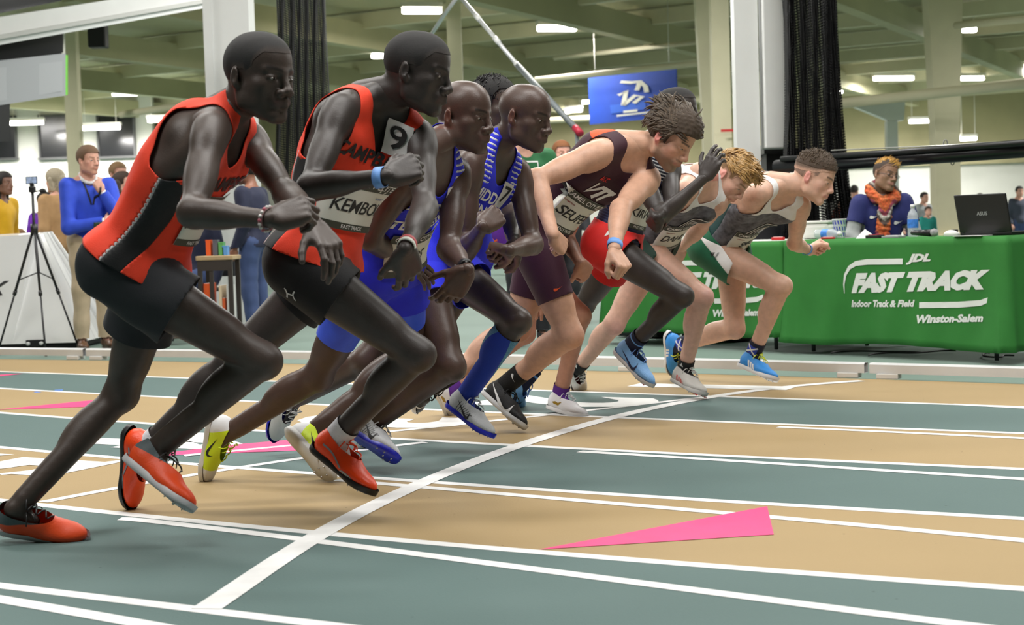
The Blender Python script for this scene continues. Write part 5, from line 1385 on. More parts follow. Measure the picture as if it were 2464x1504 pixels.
def emblem(po, top, t, u, rot, sz):
    """horse-head crest: black shape with pale outlines"""
    out = [(-1.2, -.75), (-.85, -.15), (-.2, .45), (.35, .70), (1.25, .45), (1.15, .22), (.3, -.35), (-.2, -.75)]
    V, T = poly2d(out); a = chest_decal(po, top, 'crest', (V * sz, T), M_INK, t, u, rot, .0030)
    P = np.array(out + out[:1]) * sz; o = stroke2d(P, sz * .07); chest_decal(po, a, 'crest_outline', o, M_WINK, t, u, rot, .0045)
    for pts in ([(-.8, -.6), (-.45, -.1), (.0, .12), (.45, .05), (.75, .25)], [(-.35, -.62), (-.1, -.2), (.2, -.15), (.5, -.02)]):
        chest_decal(po, a, 'crest_line', stroke2d(np.array(pts) * sz, sz * .08), M_WINK, t, u, rot, .0045)
def strap_stripes(P, u, v, w): return np.maximum(np.sin(v * 2 * math.pi / .019) * .004 + .0012, np.maximum(.355 - v - .5 * np.clip(np.abs(u) - .075, 0, 1), (.07 - np.abs(u))))
def watch(po, root, sd):
    b = wristband(po, root, sd, mat('watch_strap', (.015, .015, .017), .5), .04, .020, 'wrist_watch'); J = po.J; u = nrm(J['E' + sd] - J['W' + sd]); D = ortho(hand_frame(po, sd)[2], u)
    c = J['W' + sd] + u * .02 + D * .029; R = Matrix(((u[0], np.cross(D, u)[0], D[0]), (u[1], np.cross(D, u)[1], D[1]), (u[2], np.cross(D, u)[2], D[2])))
    box('watch_case', c, (.036, .036, .011), mat('watch_case', (.05, .052, .055), .3), b, R, .004)
def flag_sock(po, root, sd):
    m = mat('navy_sock', (.010, .012, .035), .85, bump=.2); s_ = sock(po, root, sd, m, .80)
    K, A = po.J['K' + sd], po.J['A' + sd]; up = nrm(K - A); L = ortho(po.lh, up); fw = np.cross(up, L); c = lerp(K, A, .905) 
    d = -L if sd == 'R' else -L
    for nm, VT, mm, off in (('flag_ground', rect2d(.062, .046, 6, 5), mat('flag_blue', (.02, .05, .42), .7), .001), ('flag_cross', merge2d([stroke2d([(-.031, -.023), (0, 0), (.031, .023)], .008), stroke2d([(-.031, .023), (0, 0), (.031, -.023)], .008)]), M_WINK, .002)):
        decal(po, po.sockf, s_, nm, VT, mm, c - fw * .002, fw, up, d, off, .01, .1)
def mtsu(key, label, number, name, hand_watch=None, head='bald', halft=False, skin=DARK2, ndx=0.0):
    po = Pose(RUN[key]); root = person_root(po, label)
    po.sp.update(palm=(.30, .16, .12), lipc=(.13, .06, .055), nose=1.2, lips=1.2, srough=.40, earc=(.12, .05, .035))
    build_body(po, root, skin, (.0105, .0037, .0040) if key != 'r3b' else (.013, .006, .005))
    top = singlet(po, root, M_ROYAL, g=.012, hem=-.03, strap=(.06, .110), neck=(.064, .13, .04), seed=po.sp['id'], res=.0072, parts=[('strap_stripes', strap_stripes, mat('stripe_white', (.62, .63, .68), .6))])
    chest_decal(po, top, 'lettering', text_np('MIDDLE', .062, .03), M_WINK, .635, .02)
    chest_decal(po, top, 'lettering', text_np('TENNESSEE', .056, .03), M_WINK, .51, .01)
    if number:
        sq = chest_decal(po, root, 'number_patch', rect2d(.062, .10), M_WHITE, .70, -.060, 0, .004); chest_decal(po, sq, 'numeral', text_np(number, .092, .012), M_INK, .70, -.060, 0, .0062)
    if name: bib(po, top, root, name, .24, .0)
    shorts(po, root, M_ROYAL, hem=.36, flare=.012, waist=.12, g=.008, seed=po.sp['id'] + 3, res=.0105)
    return po, root, top
def zebra_shoe(po, root, sd):
    m = [('side_lines', merge2d([stroke2d([(.075 + i * .011, .018 + .002 * i), (.085 + i * .012, .06 - .003 * i)], .0024) for i in range(8)]), M_INK, (1, -1)), ('swoosh', swoosh(.085, .115, .034, .15, -1), M_INK, (1, -1))]
    return shoe(po, root, sd, solid('shoe_silver_white', (.55, .56, .57), .5, bump=.15), solid('sole_blue', (.015, .02, .45), .4), solid('lace_pale', (.62, .62, .64), .8), marks=m)
def runner3():
    po, root, top = mtsu('r3', 'bald runner in royal blue singlet and lighter blue half tights, yellow and white shoes', '8', 'OS')
    po.bot = None; tights(po, root, cloth('bright_blue_tights', (.035, .10, .80), rough=.55), .62, .05, .004)
    for sd in 'RL':
        shoe(po, root, sd, solid('shoe_volt', (.62, .80, .015), .5, bump=.1), solid('sole_pale', (.62, .62, .60)), solid('lace_volt', (.66, .85, .02), .7), toe=solid('shoe_white', (.66, .67, .68), .5), heel=solid('shoe_white', ()), marks=[('swoosh', swoosh(.07, .12, .036, .1, -1), M_INK, (1, -1))])
    watch(po, root, 'L')
def runner3b():
    po, root, top = mtsu('r3b', 'curly haired runner in royal blue kit and tall blue compression socks behind a bald teammate', None, None, skin=(.066, .045, .037))
    shaved_hair(po, root, (.010, .009, .009), .006)
    strands(po, root, (.010, .009, .009), lambda q, d, rs: (rs.normal(size=3) * .3, 1.0, .9) if d[2] > -.1 and q[0] < .075 else None, 650, .024, .0026, 4, 'curls', 1.1)['kind'] = 'stuff'
    for sd in 'RL':
        zebra_shoe(po, root, sd)
        sock(po, root, sd, cloth('blue_compression_knit', (.012, .045, .42)), .16, .0035, bands=[('mesh_panel', lambda P, t, sd=sd: np.maximum(np.abs((P - po.J['K' + sd]) @ nrm(leg_axes(po, sd)[2] * .2 + po.lh) - .030) - .018 * (1 - t) * 1.2, np.abs(t - .45) - .30), mat('sock_mesh_panel', (.10, .28, .42), .7, noise=.5, nscale=300))])
def runner4():
    po, root, top = mtsu('r4', 'bald runner with number 7 on royal blue singlet and silver blue-soled shoes', '7', 'KAG')
    for sd in 'RL': zebra_shoe(po, root, sd)
def runner5():
    po = Pose(RUN['r5']); root = person_root(po, 'runner in purple kit with purple socks and white gold-marked shoes, mostly hidden behind maroon runner')
    po.sp.update(palm=(.70, .36, .28), lipc=(.5, .2, .17)); build_body(po, root, (.52, .27, .19), (.012, .006, .0045)); shaved_hair(po, root, (.05, .03, .02), .004)
    singlet(po, root, cloth('orange_purple_knit', (.75, .12, .03)), hem=-.02, res=.012); shorts(po, root, M_PURPLE, hem=.30, waist=.10, res=.012)
    for sd in 'RL':
        shoe(po, root, sd, solid('shoe_bright_white', (.74, .74, .77), .4, bump=.1), solid('sole_bright_white', (.70, .70, .70)), solid('lace_white', (.74, .74, .75), .8), marks=[('gold_mark', poly2d([(.062, .040), (.075, .033), (.105, .030), (.125, .052), (.112, .048), (.10, .042), (.08, .047)]), solid('shoe_gold', (.38, .24, .03), .35, metal=.3), (1, -1))])
        sock(po, root, sd, solid('purple_sock', (.10, .02, .25), .85, bump=.2), .88)
    wristband(po, root, 'R', mat('white_paper_band', (.7, .7, .7), .5), .05, .02)
def runner6():
    po = Pose(RUN['r6']); root = person_root(po, 'bearded runner with shaggy brown hair in maroon singlet and matching half tights')
    po.sp.update(palm=(.74, .40, .32), lipc=(.52, .20, .17), cheekc=(.70, .30, .24), earc=(.72, .26, .22), browc=(.045, .025, .015), beard=((.13, .075, .045), .75), knee=(.60, .26, .20), sss=.06, nose=.92, lips=.85)
    build_body(po, root, (.62, .36, .25), (.0105, .0035, .0038))
    hc = (.060, .040, .026)
    shaved_hair(po, root, hc, .015, top=.006, noise=.003, line=[(-.13, -.045), (-.07, -.045), (-.040, -.025), (-.028, .015), (.008, .022), (.014, -.012), (.026, -.012), (.034, .045), (.058, .070), (.12, .072)])
    def comb(q, d, rs):
        if q[2] < np.interp(q[0], [-.13, -.05, -.03, .01, .02, .03, .05, .08], [-.05, -.045, .015, .02, -.005, .03, .06, .068]): return None
        n = V3(math.sin(70 * q[1] + 30 * q[0]), math.sin(80 * q[0] + 2), math.sin(60 * q[0] + 75 * q[1] + 1)) * .35
        if q[0] > .040 and q[2] > .04: return V3(-.10, .65, .10) + n + rs.normal(size=3) * .08, 1.0, .42
        if q[2] > .065: return V3(-.85, .25, .0) + n + rs.normal(size=3) * .10, 1.1, .25
        return V3(-.70, 0, -.60) + n * .6 + rs.normal(size=3) * .08, .85, .15
    strands(po, root, hc, comb, 640, .060, .0044, 11, 'hair_locks', .10, mat('brown_hair_locks', (.085, .058, .036), .45, noise=.7, nscale=110, bump=.5, bscale=500), .012)
    top = singlet(po, root, M_MAROON, g=.008, hem=-.12, strap=(.06, .122), neck=(.060, .078, .035), armv=(.35, .50), over=False, seed=21, res=.0105, amp=.0018, parts=[('back_yoke', lambda P, u, v, w: np.maximum(w + .035, .43 - v), cloth('orange_yoke', (.80, .09, .02)))])
    tights(po, root, M_MAROON2, .66, .06, .006, 1.08)
    lg = merge2d([stroke2d(np.array([(-1.0, .6), (-1.1, -.45), (-.25, .38), (1.0, .38)]) * .062, .019), stroke2d(np.array([(.25, .38), (-.35, -.62)]) * .062, .019), stroke2d(np.array([(.85, .38), (.25, -.62)]) * .062, .019)])
    chest_decal(po, top, 'chest_logo', lg, M_WINK, .60, .02); chest_decal(po, top, 'lettering', text_np('ACC', .030, .02, .3), mat('red_print', (.72, .03, .02), .6), .73, .07)
    sq = chest_decal(po, root, 'number_patch', rect2d(.06, .09), M_WHITE, .66, -.105, 0, .004); chest_decal(po, sq, 'numeral', text_np('5', .085, .01), M_INK, .66, -.105, 0, .006)
    bib(po, top, root, 'SEUFER', .30, .035, .0, w=.25, h=.18)
    thigh_decal(po, top, 'swoosh', swoosh(.03, 0, 0, 0), mat('orange_print', (.85, .10, .02), .6), 'R', .60, .05)
    for sd in 'RL':
        shoe(po, root, sd, solid('shoe_black', (.010, .010, .011), .6, bump=.2), solid('sole_white_black', (.62, .62, .62)), solid('lace_black', (.015, .015, .015), .8), marks=[('swoosh', swoosh(.15, .120, .030, .06, -1), M_WINK, (1, -1))])
        s_ = sock(po, root, sd, solid('black_sock', (.010, .010, .011), .85, bump=.25), .70)
        K, A = po.J['K' + sd], po.J['A' + sd]; up = nrm(K - A); L = ortho(po.lh, up); decal(po, po.sockf, s_, 'swoosh', swoosh(.035, 0, 0, -.6), M_WINK, lerp(K, A, .78), np.cross(up, L), up, -L, .001, .01, .1)
    wristband(po, root, 'L', M_BLUEBAND, .05, .030)
def stripe_mat(name, c1, c2, scale, axis=(0, 0, 1)):
    m = mat(name, c1, .7); N = m.node_tree.nodes; L = m.node_tree.links; tc = N.new('ShaderNodeTexCoord'); mp = N.new('ShaderNodeMapping')
    q = Vector((0, 0, 1)).rotation_difference(Vector(axis)).to_euler(); w = N.new('ShaderNodeTexWave'); w.bands_direction = 'Z'; w.inputs['Scale'].default_value = scale; w.inputs['Distortion'].default_value = .6
    mp.inputs['Rotation'].default_value = (-q.x, -q.y, -q.z); L.new(tc.outputs['Object'], mp.inputs['Vector']); L.new(mp.outputs[0], w.inputs['Vector'])
    cr = N.new('ShaderNodeValToRGB'); cr.color_ramp.elements[0].color = (*c1, 1); cr.color_ramp.elements[1].color = (*c2, 1); cr.color_ramp.elements[0].position = .62; cr.color_ramp.elements[1].position = .72
    L.new(w.outputs['Fac'], cr.inputs[0]); L.new(cr.outputs[0], N['Principled BSDF'].inputs['Base Color']); return m
def runner7():
    po = Pose(RUN['r7']); root = person_root(po, 'runner in striped navy singlet and red shorts with one hand raised, pale blue shoes')
    po.sp.update(palm=(.26, .12, .10), lipc=(.08, .045, .04)); build_body(po, root, (.046, .037, .034), (.0105, .005, .0040)); shaved_hair(po, root, (.014, .013, .013), .002)
    top = singlet(po, root, stripe_mat('navy_thin_stripe', (.010, .013, .055), (.03, .04, .12), 26, po.up), g=.009, hem=-.02, over=False, strap=(.06, .105), neck=(.062, .11, .04), seed=31, res=.0105, parts=[('chest_stripes', lambda P, u, v, w: .33 - v, stripe_mat('navy_white_stripe', (.010, .012, .03), (.62, .62, .64), 22, po.up))])
    bib(po, top, root, 'KIRWA', .34, .02)
    sq = chest_decal(po, root, 'number_patch', rect2d(.06, .10), M_WHITE, .82, -.105, 0, .004); chest_decal(po, sq, 'numeral', text_np('2', .09, .01), M_INK, .82, -.105, 0, .006)
    bt = shorts(po, root, M_RED, hem=.26, hemL=.34, flare=.010, waist=.075, g=.016, seed=33, res=.0105); thigh_decal(po, bt, 'brand_patch', poly2d([(-.02, .03), (.02, .035), (.035, -.005)]), M_WINK, 'R', .10, .07)
    for sd in 'RL':
        shoe(po, root, sd, solid('shoe_sky_blue', (.20, .44, .82), .5, bump=.2), solid('sole_pale_white', (.66, .66, .68)), solid('lace_sky', (.16, .32, .80), .8), marks=[('swoosh', swoosh(.11, .12, .034, -.05, -1), mat('navy_print', (.01, .015, .07), .6), (1, -1)), ('sole_plate', merge2d([poly2d([(.16 + i * .012, -.003), (.17 + i * .012, -.003), (.17 + i * .012, .004), (.16 + i * .012, .004)]) for i in range(8)]), mat('red_plate', (.5, .02, .03), .4), (1, -1))])
        sock(po, root, sd, solid('navy_sock2', (.008, .012, .045), .85, bump=.25), .80, bands=[('sock_band', lambda P, t: np.abs(t - .865) - .010, solid('sky_sock_band', (.14, .34, .75), .85))])
def crest_singlet(po, root, res=.0105):
    parts = [('shoulder_straps', lambda P, u, v, w: .375 - v, M_WHITE), ('back_panel', lambda P, u, v, w: w + .055 + .12 * np.clip(.2 - v, -.2, .2), M_WHITE), ('side_panel', lambda P, u, v, w: np.maximum(w - .005 + .1 * (v - .1), .02 - np.abs(u)) + (u < 0), M_TEAL)]
    return singlet(po, root, M_MOTTLE, g=.010, hem=.0, over=False, strap=(.06, .105), armv=(.33, .49), neck=(.062, .105, .05), seed=po.sp['id'], res=res, parts=parts)
def runner8():
    po = Pose(RUN['r8']); root = person_root(po, 'blond runner looking down in mottled grey singlet with white straps, pale red-striped shoes')
    po.sp.update(palm=(.76, .42, .34), lipc=(.55, .22, .2), cheekc=(.76, .36, .30), earc=(.75, .33, .28), browc=(.20, .11, .05), beard=((.42, .22, .12), .35), knee=(.50, .24, .27), sss=.06, nose=.9, lips=.8)
    build_body(po, root, (.66, .40, .30), (.0105, .0040, .0042)); hc = (.26, .15, .06)
    shaved_hair(po, root, (.20, .115, .05), .0022, m=mat('blond_side_hair', (.24, .14, .065), .7, noise=.3, nscale=300, bump=.3, bscale=900))
    def comb(q, d, rs):
        if q[2] < .055 or q[0] > .085: return None
        n = V3(math.sin(70 * q[1]), math.sin(80 * q[0] + 2), math.sin(60 * q[0] + 75 * q[1])) * .35
        return V3(.70, .40, .05) + n + rs.normal(size=3) * .09, 1.0, .30
    strands(po, root, hc, comb, 560, .058, .0034, 15, 'hair_locks', .10, mat('blond_hair_locks', (.42, .25, .09), .42, noise=.6, nscale=90), .006)
    top = crest_singlet(po, root); emblem(po, top, .52, -.02, .2, .065); bib(po, top, root, 'DAHLKE', .26, -.02, w=.24, h=.17)
    shorts(po, root, M_DGREEN, hem=.34, flare=.010, waist=.08, g=.015, seed=40, res=.011)
    for sd in 'RL':
        shoe(po, root, sd, solid('shoe_off_white', (.60, .58, .55), .55, bump=.15), solid('sole_off_white', (.60, .58, .56)), solid('lace_off_white', (.66, .64, .62), .8), marks=[('red_bars', bars(4, .075, .017, .009, .014, .044, -.006), mat('red_bar_print', (.75, .06, .05), .5), (1, -1)), ('sole_plate', merge2d([poly2d([(.17 + i * .012, -.004), (.18 + i * .012, -.004), (.18 + i * .012, .003), (.17 + i * .012, .003)]) for i in range(8)]), mat('red_plate', ()), (1, -1))])
        s_ = sock(po, root, sd, solid('black_sock', ()), .86); K, A = po.J['K' + sd], po.J['A' + sd]; up = nrm(K - A); L = ortho(po.lh, up)
        decal(po, po.sockf, s_, 'brand_mark', triple_mark(.020), M_WINK, lerp(K, A, .93), np.cross(up, L), up, -L, .001, .01, .1)
def runner9():
    po = Pose(RUN['r9']); root = person_root(po, 'short haired runner in green shorts with white side panel and bright blue shoes')
    po.sp.update(palm=(.78, .44, .36), lipc=(.55, .22, .2), cheekc=(.76, .38, .32), earc=(.76, .33, .28), browc=(.10, .06, .04), sss=.06, nose=.9, lips=.85)
    build_body(po, root, (.68, .42, .31), (.0105, .0038, .0040)); hc = (.075, .05, .034)
    shaved_hair(po, root, hc, .0015, m=mat('faded_side_hair', (.30, .20, .155), .8, noise=.3, nscale=400)); 
    shaved_hair(po, root, hc, .0055, top=.006, line=[(-.13, .045), (-.06, .050), (.02, .058), (.05, .066), (.12, .075)], noise=.0015)
    shaved_hair(po, root, hc, .0028, line=[(-.13, .012), (-.06, .018), (.02, .034), (.045, .05), (.12, .072)], m=mat('mid_fade_hair', (.15, .10, .072), .8, noise=.3, nscale=400), name='hair_fade')
    strands(po, root, hc, lambda q, d, rs: (V3(.25, 0, .7) + rs.normal(size=3) * .3, 1.0, 1.0) if q[2] > .060 and q[0] < .078 else None, 700, .024, .0024, 19, 'hair_tufts', .1, mat('brown_hair_tufts', (.10, .070, .045), .5, noise=.5, nscale=120))
    top = crest_singlet(po, root); emblem(po, top, .48, -.01, .25, .07); bib(po, top, root, 'SMIC', .24, -.01, w=.22, h=.15)
    J = po.J
    def wp(P):
        H, K = J['HR'], J['KR']; L, kf, ks = leg_axes(po, 'R'); t = leg_param(po, P, 'R'); lat = (P - lerp(H, K, .2)) @ po.lh; q = (P - H) @ kf
        return np.maximum(np.maximum(.02 - lat, (.062 - .20 * t) - q), q - .085)
    bt = shorts(po, root, M_GREEN, hem=.42, hemL=.36, flare=.026, waist=.085, g=.016, seed=44, res=.0105, amp=.004, parts=[('white_side_panel', wp, M_WHITE)])
    thigh_decal(po, bt, 'brand_mark', triple_mark(.022), M_INK, 'R', .22, .035); thigh_decal(po, bt, 'lettering', text_np('adidas', .016, .01), M_INK, 'R', .255, .038)
    for sd in 'RL':
        shoe(po, root, sd, solid('shoe_bright_blue', (.025, .26, .72), .5, bump=.2), solid('sole_white2', (.70, .70, .71)), solid('lace_yellow', (.75, .85, .04), .7), marks=[('white_bars', bars(3, .095, .019, .011, .014, .050, -.016), M_WINK, (1, -1))]); flag_sock(po, root, sd)
    wristband(po, root, 'L', M_BLUEBAND, .05, .022)
# ------------------------------------------------------------------ tables with printed green cloths
M_CLOTH = mat('green_table_cloth', (.028, .20, .030), .8, noise=.06, nscale=9, bump=.15, bscale=300); M_CLW = mat('cloth_white_print', (.78, .80, .76), .7)
TA, TB = ground(1893, 846), ground(2428, 873); TU = nrm(TB - TA); TLEN = np.linalg.norm(TB - TA); TF = nrm(V3(TU[1], -TU[0], 0)); TF = TF if TF[1] < 0 else -TF     # TF points to the viewer
TH = .745
def cloth_table(label, A, length, seed, right_drop=True, front_bot=.07):
    """a draped folding table: cloth of three hanging sides with pleats, and four legs under it"""
    rs = np.random.RandomState(seed); dep = .76; r = empty('cloth_table', tuple(A + TU * length / 2 - TF * dep / 2), label, 'table', 'green draped tables')
    ph = rs.uniform(0, 6, 6)
    # path round the top edge: left side back->front, front, right side front->back
    pts = []
    for i in range(14): pts.append((A - TF * dep * (1 - i / 13), -TU, 0))
    n_f = 70
    for i in range(1, n_f): pts.append((A + TU * length * i / n_f, TF, i / n_f * length))
    for i in range(14): pts.append((A + TU * length - TF * dep * i / 13, TU, length))
    nv = 16; k = len(pts); V = np.zeros((nv, k, 3))
    for i, (p, nrm_, u) in enumerate(pts):
        corner = math.exp(-((i - 13.5) / 3.5) ** 2) + math.exp(-((i - 12.5 - n_f) / 3.5) ** 2)
        nn = nrm(nrm_ + (TF - TU) * 0.0) if corner < .2 else nrm(nrm_ + .9 * ((-TU if i < 40 else TU) + TF))
        for j in range(nv):
            t = j / (nv - 1); fold = cloth_fold(u, t, ph) if 13 < i < 13 + n_f else .022 * t * math.sin(i * 1.5 + ph[3])
            out = .004 + fold + .05 * t * t * corner * abs(math.sin(i * 1.3)) + .03 * t * corner
            V[j, i] = p + nn * out + V3(0, 0, TH - (TH - front_bot - .012 * math.sin(u * 5 + ph[1]) * t) * t)
    Q = np.array([(j * k + i, (j + 1) * k + i, (j + 1) * k + i + 1, j * k + i + 1) for j in range(nv - 1) for i in range(k - 1)])
    o = put('table_cloth', npmesh('table_cloth', V.reshape(-1, 3), Q), M_CLOTH, r); solidify(o, .003)
    c = A + TU * length / 2 - TF * dep / 2; R = Matrix(((TU[0], -TF[0], 0), (TU[1], -TF[1], 0), (0, 0, 1)))
    box('table_top', c + V3(0, 0, TH - .012), (length, dep, .03), mat('table_top_cloth', (.60, .62, .58), .7) if not right_drop else M_CLOTH, r, R, .005)
    for su in (-1, 1):
        for sv in (-1, 1): tube('leg', [c + TU * su * (length / 2 - .15) + TF * sv * .28 + V3(0, 0, z) for z in (0, .36, TH - .03)], .014, mat('leg_steel', (.10, .10, .11), .4, .5), r, 8)
    return r, ph
def cloth_fold(u, t, ph):
    return t * (.018 * np.sin(u * 9 + ph[0]) + .008 * np.sin(u * 25 + ph[1] + 2 * t) + .014 * np.sin(u * 4.1 + ph[2] - 3 * t)) + .018 * t + .004 * np.sin(u * 14 + t * 6 + ph[3]) * t
T1, PH1 = cloth_table('green draped table printed with track name, official seated behind it', TA, TLEN, 4)
TLEN2 = TLEN * 1.02; TA2 = TA - TU * (TLEN2 + .03)
T2_, PH2 = cloth_table('green draped table half hidden behind runners, white tabletop strip showing', TA2, TLEN2, 7, right_drop=False, front_bot=.09)
def cloth_print(A, ph, root, items, nm='lettering'):
    pl = plane_map(A, TU, V3(0, 0, 1))
    for kind, dat in items:
        if kind == 'text':
            s_, q, shear, bold = dat                      # q: four picture corners bl br tr tl on the photographed cloth
            C4 = np.array([pl(*p) for p in q]); V, T = text_np(s_, 1.0, bold, shear, res=2); lo, hi = V.min(0), V.max(0); st = (V - lo) / (hi - lo)
            P = ((1 - st[:, :1]) * (1 - st[:, 1:]) * C4[0] + st[:, :1] * (1 - st[:, 1:]) * C4[1] + st[:, :1] * st[:, 1:] * C4[2] + (1 - st[:, :1]) * st[:, 1:] * C4[3])
        else:
            P2 = np.array([pl(*p) for p in dat[0]]); P, T = stroke2d(P2, dat[1])
        P, T = subdiv_tri(P, T, .05); yield P, T
def lay(A, ph, root, P, T, nm, dx=0.0):
    u = P[:, 0] + dx; t = np.clip((TH - P[:, 1]) / (TH - .07), 0, 1); W3 = A + u[:, None] * TU + (.0085 + cloth_fold(u, t, ph))[:, None] * TF; W3[:, 2] = P[:, 1]; return put(nm, npmesh(nm, W3, T, smooth=False), M_CLW, root)
_arc1 = [(2034, 706), (2033, 685), (2036, 662), (2046, 644), (2062, 634), (2090, 630), (2176, 629)]; _arc2 = [(2406, 648), (2408, 672), (2403, 698), (2390, 718), (2362, 729), (2310, 733), (2218, 734)]
_items = [('text', ('JDL', [(2184, 637), (2240, 634), (2244, 610), (2188, 611)], .2, .06)), ('text', ('FAST TRACK', [(2051, 706), (2376, 697), (2386, 648), (2056, 657)], .2, .08)), ('text', ('Indoor Track & Field', [(2050, 739), (2206, 738), (2207, 721), (2051, 722)], .12, .045)), ('text', ('Winston-Salem', [(2212, 778), (2370, 774), (2371, 755), (2213, 757)], .15, .05)),
          ('stroke', (_arc1, np.array([.004, .010, .018, .026, .032, .036, .036]))), ('stroke', (_arc2, np.array([.004, .012, .020, .028, .034, .036, .036])))]
for P, T in cloth_print(TA, PH1, T1, _items): lay(TA, PH1, T1, P, T, 'lettering')
for P, T in cloth_print(TA, PH1, T1, _items): lay(TA2, PH2, T2_, P, T, 'lettering', dx=.02)
# ------------------------------------------------------------------ things on the tables
def on_table(px, back=0.0):
    """point on the table top along the picture column px, `back` metres behind the front edge"""
    o = TA - TF * back; d = ray(px, 560); n = TF; p = CAM + d * (((o - CAM) @ n) / (d @ n)); p[2] = TH + .004; return p
RT = Matrix(((TU[0], -TF[0], 0), (TU[1], -TF[1], 0), (0, 0, 1)))
# laptop
p = on_table(2400, .22); lp = empty('laptop', tuple(p), 'open black laptop on the green table, back of the lid towards the track', 'laptop')
box('base', p + V3(0, 0, .012), (.36, .25, .022), mat('laptop_black', (.010, .010, .011), .4), lp, RT, .006)
ang = math.radians(14); up_l = nrm(V3(0, 0, math.cos(ang)) + TF * math.sin(ang) * 1.0); cl = p + TF * .12 + V3(0, 0, .02) + up_l * .118; n_l = nrm(np.cross(TU, up_l)); n_l = n_l if n_l @ TF > 0 else -n_l
RL = Matrix(((TU[0], -n_l[0], up_l[0]), (TU[1], -n_l[1], up_l[1]), (TU[2], -n_l[2], up_l[2])))
box('lid', cl, (.36, .014, .236), mat('laptop_black', ()), lp, RL, .005)
V, T = text_np('ASUS', .032, .02, .15); put('lettering', npmesh('lettering', cl + V[:, :1] * TU + V[:, 1:2] * up_l + n_l * .0085, T, smooth=False), mat('laptop_logo', (.42, .44, .46), .35, .5), lp)
# water bottle
def water_bottle(p, label, lying=None):
    r = empty('water_bottle', tuple(p), label, 'bottle'); M = None
    if lying is not None: M = np.array([[lying[0], lying[1], 0], [0, 0, 1], [lying[1], -lying[0], 0]]).T; M = np.column_stack([np.cross(nrm(lying), (0, 0, 1)) * -1, (0, 0, 1), nrm(lying)])
    off = V3(0, 0, .033) if lying is not None else V3(0, 0, 0)
    lathe('bottle_body', [(.0, .001), (.030, .002), (.033, .012), (.032, .05), (.033, .055), (.033, .115), (.031, .12), (.033, .13), (.026, .155), (.014, .172), (.0125, .185)], mat('clear_plastic', (.75, .80, .84), .12, alpha=.45, spec=.6), p + off, r, 24, R=M)
    lathe('label_wrap', [(.0336, .058), (.0336, .112)], mat('bottle_label_blue', (.05, .22, .70), .5, noise=.4, nscale=40), p + off, r, 24, R=M); lathe('cap', [(.0, .205), (.013, .205), (.0145, .2), (.0145, .184), (.0125, .184)], mat('cap_white', (.8, .8, .82), .5), p + off, r, 20, R=M)
water_bottle(on_table(2197, .14), 'clear water bottle with blue label standing on the green table before the scarfed official')
water_bottle(on_table(1965, .12), 'clear bottle with blue label lying on the table beside the patterned cup', lying=TU)
# paper cup with blue pattern
p = on_table(2020, .22); cup = empty('paper_cup', tuple(p), 'white paper cup with slanted blue bars beside the seated official', 'cup')
lathe('cup_body', [(.0, .002), (.034, .002), (.036, .01), (.046, .125), (.049, .128), (.046, .131), (.044, .125), (.033, .01), (.0, .01)], mat('cup_white', (.80, .80, .80), .5), p, cup, 28)
for i in range(3):
    for j in range(14):
        a0 = j * 2 * math.pi / 14 + i * .22; s4 = [(a0, 0), (a0 + .20, .004), (a0 + .30, .030), (a0 + .10, .026)]; z0 = .012 + i * .040
        P = np.array([[(.0365 + (z0 + h - .01) * .087 + .0008) * math.cos(-a), (.0365 + (z0 + h - .01) * .087 + .0008) * math.sin(-a), z0 + h] for a, h in s4]) + p; put('printed_bar', npmesh('printed_bar', P, np.array([(0, 1, 2, 3)]), smooth=False), mat('cup_blue', (.015, .03, .45), .5), cup)
# white bowl / carton
p = on_table(1975, .42); bx_ = empty('takeout_carton', tuple(p), 'rounded white carton behind the lying bottle on the table', 'carton'); box('carton_body', p + V3(0, 0, .055), (.26, .16, .11), mat('carton_white', (.78, .77, .74), .5), bx_, RT, .03); box('carton_lid', p + V3(0, 0, .115), (.265, .165, .018), mat('carton_white', ()), bx_, RT, .006)
# microphone
p = on_table(2222, .06); mc = empty('microphone', tuple(p), 'black handheld microphone with grey mesh head on the green table edge', 'microphone'); d_ = nrm(TU + TF * .2)
tube('handle', [p - d_ * .10 + V3(0, 0, .030), p + V3(0, 0, .026), p + d_ * .07 + V3(0, 0, .024)], np.array([.016, .020, .023]), mat('mic_black', (.010, .010, .011), .35), mc, 14)
lathe('mesh_head', [(.0, -.026), (.018, -.02), (.026, 0), (.022, .016), (.0, .026)], mat('mic_grille', (.42, .42, .43), .5, .4, bump=.6, bscale=900), p + d_ * .095 + V3(0, 0, .027), mc, 18)
p = on_table(2290, .10); ms = empty('computer_mouse', tuple(p), 'white and black computer mouse between microphone and laptop', 'mouse')
V, Q = Field().add(Ell(p + V3(0, 0, .010), (.055, .034, .030), np.array([TU, -TF, (0, 0, 1)]))).mesh(.005); V2, T2 = clip_mesh(V, Q, p[2] + .001 - V[:, 2]); put('shell', npmesh('shell', V2, T2), mat('mouse_white', (.72, .72, .70), .35), ms); box('scroll_strip', p + V3(0, 0, .033) + TU * .02, (.05, .012, .018), M_BLK, ms, RT, .004)
p = on_table(2072, .05); V = np.array([p + TU * -.045, p + TU * .05, p + TU * .05 - TF * .10, p - TU * .045 - TF * .10, p - TF * .04 + V3(0, 0, .06)]); tag(put('folded_paper', npmesh('folded_paper', V, np.array([(0, 1, 4), (1, 2, 4), (2, 3, 4), (3, 0, 4)]), smooth=False), mat('paper_white', (.80, .80, .80), .7)), 'folded white paper standing like a tent on the table before the scarf', 'paper')
